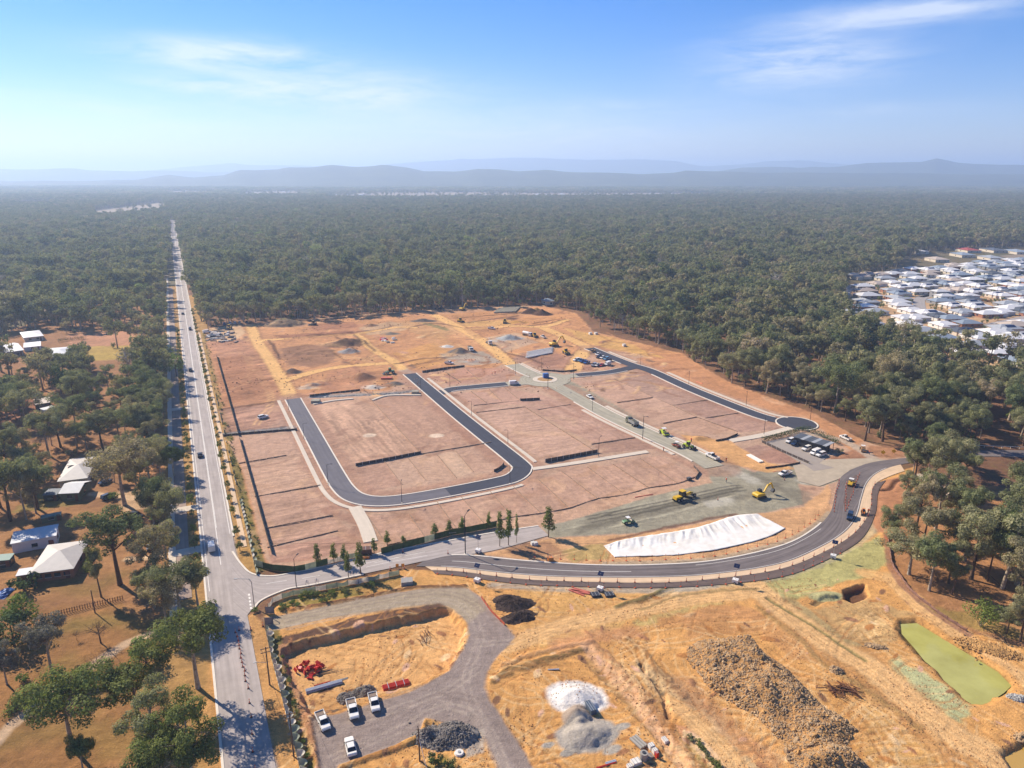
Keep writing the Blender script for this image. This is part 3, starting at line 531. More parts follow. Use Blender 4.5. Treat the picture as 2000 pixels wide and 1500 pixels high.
# ================================================================== ROADS, KERBS, PATHS
def asphalt(name, rgb, var=.1, tracks=.0):
    m = bpy.data.materials.new(name); m.use_nodes = True; nt = m.node_tree; N = nt.nodes.new; L = nt.links.new; b = nt.nodes['Principled BSDF']
    b.inputs['Roughness'].default_value = .9; b.inputs['Specular IOR Level'].default_value = .25
    tc = N('ShaderNodeTexCoord'); uv = N('ShaderNodeUVMap')
    n1 = N('ShaderNodeTexNoise'); n1.inputs['Scale'].default_value = .3; n1.inputs['Detail'].default_value = 6; n1.inputs['Roughness'].default_value = .7; L(tc.outputs['Object'], n1.inputs[0])
    n2 = N('ShaderNodeTexNoise'); n2.inputs['Scale'].default_value = 1.0; n2.inputs['Detail'].default_value = 4
    mp = N('ShaderNodeMapping'); mp.inputs['Scale'].default_value = (1.1, .05, 1); L(uv.outputs[0], mp.inputs[0]); L(mp.outputs[0], n2.inputs['Vector'])   # long streaks along the lane
    r1 = N('ShaderNodeMapRange'); r1.inputs[1].default_value = .3; r1.inputs[2].default_value = .7; r1.inputs[3].default_value = 1 - var; r1.inputs[4].default_value = 1 + var; L(n1.outputs['Fac'], r1.inputs[0])
    r2 = N('ShaderNodeMapRange'); r2.inputs[1].default_value = .3; r2.inputs[2].default_value = .7; r2.inputs[3].default_value = 1 - tracks - var; r2.inputs[4].default_value = 1 + tracks + var * .5; L(n2.outputs['Fac'], r2.inputs[0])
    mu = N('ShaderNodeMath'); mu.operation = 'MULTIPLY'; L(r1.outputs[0], mu.inputs[0]); L(r2.outputs[0], mu.inputs[1])
    s = N('ShaderNodeVectorMath'); s.operation = 'SCALE'; s.inputs[0].default_value = rgb; L(mu.outputs[0], s.inputs['Scale']); L(s.outputs[0], b.inputs['Base Color'])
    return m
A_OLD = asphalt('worn_asphalt', C(180, 171, 168), .11, .07); A_NEW = asphalt('fresh_asphalt', C(70, 73, 86), .10, .03); A_MID = asphalt('young_asphalt', C(112, 110, 118), .10, .06)
A_CURVE = asphalt('curve_asphalt', C(120, 112, 112), .12, .2); A_BASE = asphalt('dark_road_base', C(112, 97, 92), .16, .05); A_GREY = asphalt('grey_road_base', C(176, 170, 152), .12, .08); A_CONC = asphalt('pale_concrete', C(220, 208, 192), .06, .03)
A_PALE = asphalt('pale_shoulder', C(226, 198, 166), .10, .06); A_LANE = asphalt('service_lane', C(170, 150, 138), .10, .05); A_KERB = mat('kerb_concrete', C(236, 228, 216), .8, var=.06, scale=.8); PAINT = mat('road_paint', C(245, 243, 238), .6, var=.08, scale=2)
FLATS = []
def ribbon(name, left, right, z, m, parent=None, kind='structure', thick=0.0):
    """sheet between two edge lines of equal length; UV x = metres across, y = metres along"""
    n = len(left); vs = []; fs = []; uv = []; s = 0
    for i in range(n):
        if i: s += math.hypot((left[i][0] + right[i][0] - left[i - 1][0] - right[i - 1][0]) / 2, (left[i][1] + right[i][1] - left[i - 1][1] - right[i - 1][1]) / 2)
        wd = math.hypot(left[i][0] - right[i][0], left[i][1] - right[i][1]); zz = z(i) if callable(z) else z
        vs += [(*left[i][:2], zz), (*right[i][:2], zz)]; uv += [(0, s), (wd, s)]
    for i in range(n - 1): fs.append((2 * i, 2 * i + 1, 2 * i + 3, 2 * i + 2))
    if thick:
        k = len(vs); vs += [(x, y, zz - thick) for x, y, zz in vs]; uv = uv * 2
        for i in range(n - 1): fs += [(2 * i, 2 * i + 2, k + 2 * i + 2, k + 2 * i), (2 * i + 1, k + 2 * i + 1, k + 2 * i + 3, 2 * i + 3)]
        fs += [(0, k, k + 1, 1), (2 * n - 2, 2 * n - 1, k + 2 * n - 1, k + 2 * n - 2)]
    me = bpy.data.meshes.new(name); me.from_pydata(vs, [], fs); me.materials.append(m); ul = me.uv_layers.new(name='UVMap')
    for lp in me.loops: ul.data[lp.index].uv = uv[lp.vertex_index]
    bm = bmesh.new(); bm.from_mesh(me); bmesh.ops.recalc_face_normals(bm, faces=bm.faces); bm.to_mesh(me); bm.free()
    o = obj(name, me, parent)
    if parent is None: tag(o, kind=kind)
    if parent is None and name != 'field': FLATS.append(([q[:2] for q in left] + [q[:2] for q in right[::-1]], .9))
    return o
def swath(name, pts, o0, o1, z, m, parent=None, thick=0.0): return ribbon(name, offset(pts, o0), offset(pts, o1), z, m, parent, thick=thick)
def kerbs(pts, o, wd=.5, parent=None, z=.15): return swath('kerb', pts, o - wd / 2, o + wd / 2, z, A_KERB, parent, thick=.3)
def poly_sheet(name, pts, z, m, parent=None, thick=0.0, px=True):
    w = W2(pts) if px else pts; b = MB(); n = len(w); vs = [(x, y, z) for x, y in w]; fs = [tuple(range(n))]
    if thick: vs += [(x, y, z - thick) for x, y in w]; fs += [(i, n + i, n + (i + 1) % n, (i + 1) % n) for i in range(n)]
    b.add(vs, fs); o = b.build(name, m, parent)
    if parent is None and name not in ('field', 'pond_water'): FLATS.append((w, .5))
    if parent is None: tag(o, kind='structure')
    return o
# ---- the long straight road
ROADZ = .03
cl = [U(s, 0) for s in range(-160, 1700, 12)]
road = swath('road', cl, -4.3, 4.3, ROADZ, A_OLD)
for o in (-4.55, 4.55): kerbs([U(s, 0) for s in (range(-160, 1700, 20) if o < 0 else range(12, 1700, 20))], o, .5, road, .14)
for a, b in ((-17, 1600),): swath('edge_line', [U(s, 0) for s in range(a, b, 8)], -3.75, -3.6, ROADZ + .006, PAINT, road)
swath('edge_line', [U(s, 0) for s in range(14, 1600, 8)], 3.6, 3.75, ROADZ + .006, PAINT, road)
swath('centre_line', [U(s, 0) for s in range(-4, 1600, 8)], -.16, .02, ROADZ + .006, PAINT, road); swath('centre_line', [U(s, 0) for s in range(20, 1600, 8)], .12, .26, ROADZ + .006, PAINT, road)
swath('footpath', [U(s, 0) for s in range(-25, 640, 9)], -13.2, -11.4, .07, A_CONC, thick=.2); swath('service_lane', [U(s, 0) for s in range(-18, 560, 9)], -11.3, -7.9, .05, A_LANE, thick=.2)
for s in (6, 36, 150, 235): swath('driveway', [U(s, 0), U(s + 4, 0)], -13.4, -4.8, .085, A_CONC, thick=.2)
swath('footpath', [U(s, 0) for s in range(4, 330, 9)], 6.2, 7.6, .06, A_PALE, thick=.2)
# ---- the connecting road from the corner to the works
TOP = smooth(W2([(452, 1078), (470, 1104), (492, 1122), (535, 1126), (590, 1116), (650, 1104), (760, 1078), (850, 1062), (960, 1042), (1052, 1028)]), 6)
BOT = smooth(W2([(458, 1236), (492, 1190), (512, 1170), (560, 1150), (600, 1143), (660, 1131), (762, 1110), (850, 1092), (960, 1076), (1072, 1046)]), 6)
conn = ribbon('road', TOP, BOT, .042, A_OLD)
kerbs(TOP, -.3, .5, conn); kerbs(BOT[6:34], .3, .5, conn)
for a, b in (((690, 1105), (740, 1095)), ((715, 1108), (760, 1098)), ((730, 1100), (790, 1086)), ((590, 1130), (625, 1124)), ((760, 1098), (835, 1085)), ((520, 1140), (560, 1134)), ((770, 1090), (830, 1078))):
    swath('lane_mark', [G2(*a), G2(*b)], -.07, .07, .05, PAINT, conn)
for i in range(5):
    a, b = (486 + i * .9, 1160 + i * 6.5), (487 + i * .9, 1163.5 + i * 6.5); swath('lane_mark', [G2(*a), G2(*b)], -.22, .22, .05, PAINT, conn)
# ---- the new curve
CT = smooth(W2([(826, 1097), (875, 1086), (925, 1086), (1025, 1096), (1150, 1104), (1275, 1104), (1400, 1095), (1525, 1067), (1587, 1036), (1622, 1000), (1632, 958), (1641, 934), (1662, 918), (1692, 906), (1728, 899), (1800, 891), (1912, 880), (2010, 880), (2200, 884)]), 7)
CB = smooth(W2([(812, 1106), (855, 1107), (900, 1110), (1000, 1121), (1100, 1127), (1275, 1128), (1400, 1121), (1525, 1101), (1605, 1068), (1652, 1038), (1674, 1008), (1684, 972), (1694, 944), (1714, 924), (1752, 909), (1812, 900), (1912, 892), (2010, 894), (2200, 900)]), 7)
curve = ribbon('road', CT, CB, .05, A_CURVE)
mid = [((a[0] + b[0]) / 2, (a[1] + b[1]) / 2) for a, b in zip(CT, CB)]
swath('lane_mark', mid[10:34], -.08, .08, .058, PAINT, curve); swath('edge_line', CB[8:96], -.5, -.36, .058, PAINT, curve); swath('lane_mark', mid[40:60], -2.2, -2.08, .058, PAINT, curve)
kerbs(CT[8:60], -.25, .5, curve, .13)
PB0 = CB[3:100]; PB1 = offset(smooth(W2([(830, 1114), (862, 1114), (905, 1117), (1000, 1129), (1100, 1135), (1275, 1138), (1400, 1130), (1525, 1111), (1605, 1080), (1665, 1044), (1697, 1003), (1702, 965), (1706, 950), (1720, 938), (1760, 922), (1815, 908), (1912, 900), (2010, 902), (2200, 908)]), 7), 0)[3:100]
pale = ribbon('road_shoulder', PB0, PB1, .04, A_PALE)
DB1 = smooth(W2([(836, 1120), (868, 1122), (905, 1126), (1000, 1139), (1100, 1145), (1275, 1148), (1400, 1142), (1525, 1127), (1605, 1098), (1680, 1055), (1709, 1004), (1714, 966), (1722, 948), (1738, 930)]), 7)
swath_dark = ribbon('road_base', PB1[:86], DB1[3:89], .046, A_BASE)
poly_sheet('median_island', [(1670, 928), (1680, 928), (1672, 944), (1665, 964), (1657, 988), (1650, 1000), (1647, 982), (1651, 952)], .07, A_BASE, thick=.2)
# guard rail road off to the right joins the same curve; side road down to the works
poly_sheet('side_road', [(1548, 908), (1620, 897), (1700, 895), (1735, 899), (1690, 906), (1660, 918), (1642, 934), (1600, 950), (1560, 940)], .036, asphalt('dusty_base', C(190, 176, 156), .16, .08))
# ---- estate streets
S1 = smooth(W2([(572, 779), (614, 855), (652, 924), (672, 955), (695, 972), (732, 979), (785, 976), (875, 961), (970, 942), (1004, 932), (1019, 917), (1011, 903), (946, 851), (895, 810), (850, 772), (800, 730)]), 7)
st1 = swath('street', S1[:50], -3.4, 3.4, .05, A_MID); st1b = swath('street', S1[49:], -3.4, 3.4, .05, A_NEW)
for o in (-3.65, 3.65): kerbs(S1, o, .5, st1)
swath('footpath', S1[:62], 5.9, 7.4, .12, A_CONC, thick=.25); swath('footpath', S1[76:104], 5.6, 7.1, .12, A_CONC, thick=.25)
S2 = W2([(850, 771), (880, 761), (925, 756), (990, 750)]); st2 = swath('street', smooth(S2, 6), -3.2, 3.2, .056, A_NEW)
for o in (-3.45, 3.45): kerbs(smooth(S2, 6)[5:], o, .5, st2)
s2b = swath('street', W2([(988, 750), (1030, 747), (1064, 742)]), -3.6, 3.6, .05, A_GREY)
RC = G2(1064.5, 741)
def disc(name, c, r, z, m, parent=None, thick=0, n=40, r0=0):
    t = [2 * math.pi * i / n for i in range(n + 1)]
    o = ribbon(name, [(c[0] + r0 * math.cos(a), c[1] + r0 * math.sin(a)) for a in t], [(c[0] + r * math.cos(a), c[1] + r * math.sin(a)) for a in t], z, m, parent, thick=thick); return o
rb = disc('roundabout', RC, 13.5, .06, A_GREY); disc('kerb', RC, 6.6, .17, A_CONC, rb, .2, r0=4.0); disc('island', RC, 4.0, .19, mat('bark_soil', C(190, 150, 100), .95, var=.2), rb, .2)
S3 = smooth(W2([(1000, 712), (1030, 727), (1060, 740), (1105, 765), (1187, 810), (1277, 852), (1350, 886), (1395, 912)]), 7)
st3 = swath('street', S3, -4.2, 4.2, .046, A_GREY)
for a, b in ((0, 12), (24, len(S3) - 4)):
    for o in (-4.5, 4.5): kerbs(S3[a:b], o, .55, st3)
swath('footpath', S3[26:46], -7.2, -5.6, .1, A_CONC, thick=.25); swath('footpath', S3[26:42], 5.8, 7.4, .1, A_CONC, thick=.25); swath('footpath', S3[0:10], -6.8, -5.6, .1, A_CONC, thick=.25)
S4 = smooth(W2([(1151, 680), (1200, 700), (1232, 712), (1275, 726), (1350, 760), (1450, 800), (1500, 817), (1545, 826)]), 7)
st4 = swath('street', S4, -3.4, 3.4, .052, A_NEW); bulb = G2(1556, 827); disc('turning_circle', bulb, 8.2, .058, A_NEW, st4); FLATS.append(([(bulb[0] + 9 * math.cos(a * .4), bulb[1] + 9 * math.sin(a * .4)) for a in range(16)], .9))
kerbs(S4[:44], -3.7, .55, st4); kerbs(S4[:13], 3.7, .55, st4); kerbs(S4[22:44], 3.7, .55, st4); disc('kerb', bulb, 8.9, .15, A_KERB, st4, .3, r0=8.3)
swath('footpath', S4[3:14], -7.0, -5.4, .1, A_CONC, thick=.25); swath('footpath', S4[22:48], -7.6, -5.8, .1, A_CONC, thick=.25)
S4b = smooth(W2([(1242, 716), (1190, 727), (1127, 733), (1085, 738)]), 6); st4b = swath('street', S4b[:13], -3.2, 3.2, .062, A_NEW); swath('street', S4b[12:], -3.4, 3.4, .056, A_GREY)
for o in (-3.45, 3.45): kerbs(S4b[3:14], o, .5, st4b)
for q, wd, nm in (([(1040, 916), (1120, 905), (1265, 882)], 2.6, 'footpath'), ([(1427, 861), (1490, 850), (1545, 836)], 3.6, 'footpath'), ([(693, 990), (712, 1025), (724, 1058)], 4.2, 'ramp')):
    swath(nm, smooth(W2(q), 5), -wd / 2, wd / 2, .13, A_CONC, thick=.3)
for q in ([(612, 790), (650, 783), (690, 779)], [(727, 782), (750, 774), (775, 772), (822, 772)]): swath('footpath', smooth(W2(q), 6), -.7, .7, .3, A_CONC, thick=.5)
# sales centre car park
poly_sheet('car_park', [(1492, 864), (1545, 853), (1625, 885), (1600, 905), (1630, 914), (1590, 920), (1545, 892)], .06, asphalt('car_park_seal', C(168, 158, 150), .08, .02), thick=.2)
# suburb streets
A_SUB = asphalt('suburb_asphalt', C(170, 164, 162), .08, .03)
for q, wd in (([(1642, 585), (1660, 562), (1700, 553), (1780, 549), (1880, 538), (1990, 520), (2100, 505)], 9), ([(1845, 575), (1800, 582), (1796, 600), (1806, 615)], 9), ([(1870, 622), (1920, 636), (1960, 630), (2050, 610)], 9), ([(1796, 580), (1850, 572), (2000, 566)], 7)):
    swath('street', smooth(W2(q), 7), -wd / 2, wd / 2, .08, A_SUB)
# pond water
wm = mat('pond_water', C(194, 193, 116), .07, var=.2, scale=.06, spec=.5, tint=C(164, 160, 84))
poly_sheet('pond_water', POND, -.72, wm); poly_sheet('pond_water', [(1955, 1468), (2000, 1446), (2110, 1520), (2000, 1545)], -.9, mat('muddy_water', C(196, 160, 84), .12, var=.06, scale=.08, spec=.5))
# far paddocks
fm = mat('dry_paddock', C(168, 150, 126), .95, var=.25, scale=.01)
FIELDS = [[(180, 412), (320, 395), (326, 416), (280, 422), (190, 430)], [(640, 377), (800, 376), (980, 376), (1060, 377), (1400, 377), (1400, 387), (1000, 390), (640, 391)], [(470, 376), (590, 373), (590, 383), (470, 386)], [(330, 374), (420, 373), (420, 380), (330, 382)], [(40, 396), (110, 394), (112, 403), (40, 405)], [(1950, 500), (2100, 488), (2200, 500), (2000, 514)]]
for q in FIELDS: poly_sheet('field', q, .3, fm)
# ================================================================== HILLS
hm = mat('wooded_hill', C(92, 96, 62), .95, var=.35, scale=.004, tint=C(70, 76, 52))
def ridge(name, D, depth, prof, seed):
    """prof: (photograph x, skyline y) -> a long hill with its crest D metres away"""
    xs = np.linspace(prof[0][0], prof[-1][0], 220); ys = np.interp(xs, [p[0] for p in prof], [p[1] for p in prof]); ys = ys - 2.2 * (fbm(xs, xs * 0, 45, 4, seed) - .5)
    wx = (xs - 1000) / F_PX * D * _cp; wz = np.maximum(CAM_H + (HORIZON - ys) / F_PX * D, -30); rows = []
    k = np.array([-1.0, -.8, -.6, -.4, -.22, -.08, 0, .15, .5, 1.0])
    for t in k:
        g = np.exp(-(t * 1.9) ** 2); wob = 1 + .25 * (fbm(wx, wx * 0 + t * 2600, 900, 4, seed + 3) - .5) * (abs(t) > .02)
        z = wz * g * wob if t != 0 else wz
        if abs(t) == 1: z = np.full_like(wz, -30.)
        rows.append(np.stack([wx * (1 + t * depth / D), np.full_like(wx, D + t * depth), z], -1))
    V = np.concatenate(rows); n = len(xs); idx = np.arange(len(k) * n).reshape(len(k), n)
    fc = np.stack([idx[:-1, :-1], idx[:-1, 1:], idx[1:, 1:], idx[1:, :-1]], -1).reshape(-1, 4)
    tag(obj(name, np_mesh(name, V, fc, [hm], True)), kind='structure')
ridge('hill', 6500, 1700, [(-300, 352), (-50, 352), (130, 352), (260, 350), (330, 341), (380, 346), (440, 342), (465, 333), (540, 332), (560, 328), (610, 328), (645, 323), (690, 327), (720, 326), (750, 323), (800, 329), (830, 335), (890, 335), (935, 330), (965, 331), (1010, 335), (1060, 333), (1100, 336), (1170, 337), (1250, 340), (1320, 337), (1340, 333), (1400, 335), (1500, 337), (1640, 338), (1760, 338), (1900, 340), (2300, 342)], 3)
ridge('hill', 8500, 1800, [(1250, 352), (1320, 338), (1400, 335), (1450, 328), (1520, 327), (1560, 329), (1640, 326), (1690, 320), (1760, 321), (1795, 320), (1825, 314), (1860, 319), (1940, 323), (2010, 324), (2300, 332)], 8)
ridge('hill', 10500, 2000, [(-300, 336), (-60, 331), (60, 331), (140, 329), (185, 333), (260, 335), (320, 333), (420, 336), (560, 336), (700, 345)], 14)
ridge('hill', 14500, 2500, [(150, 340), (300, 333), (370, 326), (450, 322), (520, 324), (575, 324), (700, 330), (790, 319), (870, 315), (930, 313), (1000, 311), (1060, 311), (1100, 314), (1250, 315), (1320, 318), (1370, 326), (1450, 322), (1500, 317), (1560, 315), (1640, 322), (1800, 330), (2200, 335)], 21)
# disturbed darker verges along the estate streets
for q, wd in ((S1, 17), (S3[20:], 19), (S4, 16)): line(q, wd, C(176, 134, 112), 3.5, .6, 1.2, .25, px=False, sm=False)
# soil sunk a little under everything paved
for w, mg in FLATS:
    for p in PAT:
        s = _sl(p, _bb(w), 3)
        if s is None: continue
        X, Y = p.X[s], p.Y[s]; d = dist_line(X, Y, w, True); d = np.where(pip(X, Y, w), d, -d); a = np.clip((d + mg + p.st) / (p.st * 1.2), 0, 1)
        p.h[s] = p.h[s] * (1 - a) - .10 * a; p.rough[s] *= 1 - a
# micro relief
for p in PAT: p.h += (p.rough * ((p.n2 - .5) * .34 + (p.n1 - .5) * .3)) * np.clip((p.Y - 84) / 4, 0, 1) * np.clip((700 - p.Y) / 20, 0, 1)

def ground_material():
    m = bpy.data.materials.new('ground'); m.use_nodes = True; nt = m.node_tree; N = nt.nodes.new; L = nt.links.new; b = nt.nodes['Principled BSDF']
    b.inputs['Roughness'].default_value = .95; b.inputs['Specular IOR Level'].default_value = .12
    at_ = N('ShaderNodeAttribute'); at_.attribute_name = 'soil'; tc = N('ShaderNodeTexCoord')
    def nz(sc, det, ro, lo, hi, v0, v1, vec=None):
        n = N('ShaderNodeTexNoise'); n.inputs['Scale'].default_value = sc; n.inputs['Detail'].default_value = det; n.inputs['Roughness'].default_value = ro
        L(vec or tc.outputs['Object'], n.inputs['Vector']); r = N('ShaderNodeMapRange'); L(n.outputs['Fac'], r.inputs[0])
        for i, v in zip((1, 2, 3, 4), (lo, hi, v0, v1)): r.inputs[i].default_value = v
        return n.outputs['Fac'], r.outputs[0]
    f1, a1 = nz(.55, 6, .7, .3, .7, .80, 1.18); f2, a2 = nz(2.6, 5, .75, .3, .72, .80, 1.18)
    mp = N('ShaderNodeMapping'); mp.inputs['Rotation'].default_value = (0, 0, .6); mp.inputs['Scale'].default_value = (.25, 1.6, 1); L(tc.outputs['Object'], mp.inputs[0])
    f3, a3 = nz(.8, 5, .7, .3, .7, .88, 1.1, mp.outputs[0])
    vo = N('ShaderNodeTexVoronoi'); vo.inputs['Scale'].default_value = .9; L(tc.outputs['Object'], vo.inputs['Vector'])
    sp = N('ShaderNodeMapRange'); L(vo.outputs['Distance'], sp.inputs[0]); sp.inputs[1].default_value = .04; sp.inputs[2].default_value = .10; sp.inputs[3].default_value = .78; sp.inputs[4].default_value = 1.0
    def mul(a, c):
        n = N('ShaderNodeMath'); n.operation = 'MULTIPLY'; L(a, n.inputs[0]); L(c, n.inputs[1]); return n.outputs[0]
    s = N('ShaderNodeVectorMath'); s.operation = 'SCALE'; L(at_.outputs['Vector'], s.inputs[0]); L(mul(mul(mul(a1, a2), a3), sp.outputs[0]), s.inputs['Scale']); L(s.outputs[0], b.inputs['Base Color'])
    bp = N('ShaderNodeBump'); bp.inputs['Strength'].default_value = .8; bp.inputs['Distance'].default_value = .35
    ad = N('ShaderNodeMath'); ad.operation = 'ADD'; L(f1, ad.inputs[0]); L(f2, ad.inputs[1]); L(ad.outputs[0], bp.inputs['Height']); L(bp.outputs[0], b.inputs['Normal'])
    return m
GM = ground_material()
for k, p in enumerate(PAT):
    ny, nx = p.sh; idx = np.arange(ny * nx).reshape(ny, nx)
    fc = np.stack([idx[:-1, :-1], idx[:-1, 1:], idx[1:, 1:], idx[1:, :-1]], -1).reshape(-1, 4)
    me = np_mesh('site_ground', np.stack([p.X, p.Y, p.h], -1).reshape(-1, 3), fc, [GM], True)
    a = me.attributes.new('soil', 'FLOAT_VECTOR', 'POINT'); a.data.foreach_set('vector', np.clip(p.c, .01, .9).astype(np.float32).ravel())
    tag(obj('site_ground', me), kind='structure')
# the country beyond, out to the horizon, round the two detailed sheets
far_m = mat('bushland_floor', C(120, 100, 72), .95, var=.35, scale=.01, tint=C(92, 92, 56))
fb = MB(); BX = 45000
def q4(x0, y0, x1, y1, z=-.25): fb.add([(x0, y0, z), (x1, y0, z), (x1, y1, z), (x0, y1, z)], [(0, 1, 2, 3)])
q4(-BX, -6000, BX, 84.5); q4(-BX, 84.5, -239.5, 300.5); q4(239.5, 84.5, BX, 299); q4(-BX, 300.5, -349, BX); q4(469, 299, BX, BX); q4(-349, 699, 469, BX)
tag(fb.build('ground', far_m), kind='structure')
# ================================================================== TREES
BARK = mat('pale_gum_bark', C(190, 178, 160), .9, var=.3, scale=2.0, tint=C(120, 104, 88)); BARKD = mat('dark_bark', C(112, 90, 74), .95, var=.25, scale=2.5)
def leaf_mat(name, cols, trans=.25):
    m = bpy.data.materials.new(name); m.use_nodes = True; nt = m.node_tree; N = nt.nodes.new; L = nt.links.new; nt.nodes.clear()
    out = N('ShaderNodeOutputMaterial'); oi = N('ShaderNodeObjectInfo'); rp = N('ShaderNodeValToRGB'); rp.color_ramp.interpolation = 'LINEAR'
    e = rp.color_ramp.elements
    while len(e) < len(cols): e.new(.5)
    for i, (p, c) in enumerate(cols): e[i].position = p; e[i].color = (*c, 1)
    ln = N('ShaderNodeTexNoise'); ln.inputs['Scale'].default_value = .014; ln.inputs['Detail'].default_value = 3; L(oi.outputs['Location'], ln.inputs['Vector'])   # stands of one kind
    m1 = N('ShaderNodeMath'); m1.operation = 'MULTIPLY_ADD'; m1.inputs[1].default_value = .6; L(oi.outputs['Random'], m1.inputs[0]); m2 = N('ShaderNodeMath'); m2.operation = 'MULTIPLY_ADD'; m2.inputs[1].default_value = 1.6; m2.inputs[2].default_value = -.6; L(ln.outputs['Fac'], m2.inputs[0]); L(m2.outputs[0], m1.inputs[2]); L(m1.outputs[0], rp.inputs[0])
    ge = N('ShaderNodeNewGeometry'); tc = N('ShaderNodeTexCoord'); nz = N('ShaderNodeTexNoise'); nz.inputs['Scale'].default_value = .45; nz.inputs['Detail'].default_value = 3; L(tc.outputs['Object'], nz.inputs[0])
    r1 = N('ShaderNodeMapRange'); r1.inputs[1].default_value = .3; r1.inputs[2].default_value = .7; r1.inputs[3].default_value = .62; r1.inputs[4].default_value = 1.40; L(nz.outputs['Fac'], r1.inputs[0])
    r2 = N('ShaderNodeMapRange'); r2.inputs[3].default_value = .7; r2.inputs[4].default_value = 1.3; L(ge.outputs['Random Per Island'], r2.inputs[0])
    mu = N('ShaderNodeMath'); mu.operation = 'MULTIPLY'; L(r1.outputs[0], mu.inputs[0]); L(r2.outputs[0], mu.inputs[1])
    s = N('ShaderNodeVectorMath'); s.operation = 'SCALE'; L(rp.outputs[0], s.inputs[0]); L(mu.outputs[0], s.inputs['Scale'])
    d = N('ShaderNodeBsdfDiffuse'); t = N('ShaderNodeBsdfTranslucent'); L(s.outputs[0], d.inputs[0])
    s2 = N('ShaderNodeVectorMath'); s2.operation = 'MULTIPLY'; s2.inputs[1].default_value = (1.15, 1.25, .7); L(s.outputs[0], s2.inputs[0]); L(s2.outputs[0], t.inputs[0])
    mx = N('ShaderNodeMixShader'); mx.inputs[0].default_value = trans; L(d.outputs[0], mx.inputs[1]); L(t.outputs[0], mx.inputs[2]); L(mx.outputs[0], out.inputs[0]); return m
LEAF = leaf_mat('gum_leaves', [(0, (.17, .185, .085)), (.14, (.31, .285, .14)), (.28, (.18, .20, .09)), (.42, (.34, .30, .16)), (.55, (.23, .23, .11)), (.68, (.39, .305, .18)), (.80, (.25, .24, .12)), (.9, (.42, .32, .21)), (1, (.34, .37, .125))], .36)
LEAFG = leaf_mat('fresh_leaves', [(0, (.14, .20, .055)), (.5, (.19, .23, .06)), (1, (.26, .25, .06))], .3)
LEAFB = leaf_mat('bright_gum_leaves', [(0, (.22, .23, .07)), (.5, (.17, .19, .06)), (1, (.25, .24, .08))], .3)
LEAFGREY = leaf_mat('grey_leaves', [(0, (.22, .20, .15)), (1, (.25, .21, .15))], .2)
LEAFD = leaf_mat('dense_dark_leaves', [(0, (.075, .10, .035)), (1, (.10, .13, .045))], .15)
def tubes(paths, sides=5):
    V = []; Fc = []
    for pts, rad in paths:
        k0 = len(V); pts = [Vector(p) for p in pts]
        for i, p in enumerate(pts):
            d = (pts[min(i + 1, len(pts) - 1)] - pts[max(i - 1, 0)]).normalized(); u = d.cross(Vector((.3, .9, .1))).normalized(); w = d.cross(u)
            for j in range(sides): t = 2 * math.pi * j / sides; V.append(tuple(p + (u * math.cos(t) + w * math.sin(t)) * rad[i]))
        for i in range(len(pts) - 1):
            for j in range(sides): a = k0 + i * sides + j; b = k0 + i * sides + (j + 1) % sides; Fc.append((a, b, b + sides, a + sides))
    return V, Fc
def leaves(cl, n, size, rs, flat_=.35):
    """n leaf sprays spread over the shells of ellipsoid clumps (centre, radii)"""
    wts = np.array([r[0] * r[1] for c, r in cl]); wts = wts / wts.sum(); ci = rs.choice(len(cl), n, p=wts)
    c = np.array([q[0] for q in cl])[ci]; r = np.array([q[1] for q in cl])[ci]
    d = rs.normal(size=(n, 3)); d /= np.linalg.norm(d, axis=1)[:, None]; q = rs.uniform(.45, 1.08, n)[:, None] ** .7; P = c + d * r * q
    nr = d * 1.2 + rs.normal(size=(n, 3)) * .42 + np.array([0, 0, flat_]); nr /= np.linalg.norm(nr, axis=1)[:, None]
    u = np.cross(nr, rs.normal(size=(n, 3))); u /= np.linalg.norm(u, axis=1)[:, None]; v = np.cross(nr, u); s = size * rs.uniform(.6, 1.35, n)[:, None]
    V = np.stack([P - u * s * .5, P - v * s * .34 + nr * s * .08, P + u * s * .5, P + v * s * .34 + nr * s * .08], 1).reshape(-1, 3)
    return V, np.arange(4 * n).reshape(n, 4)
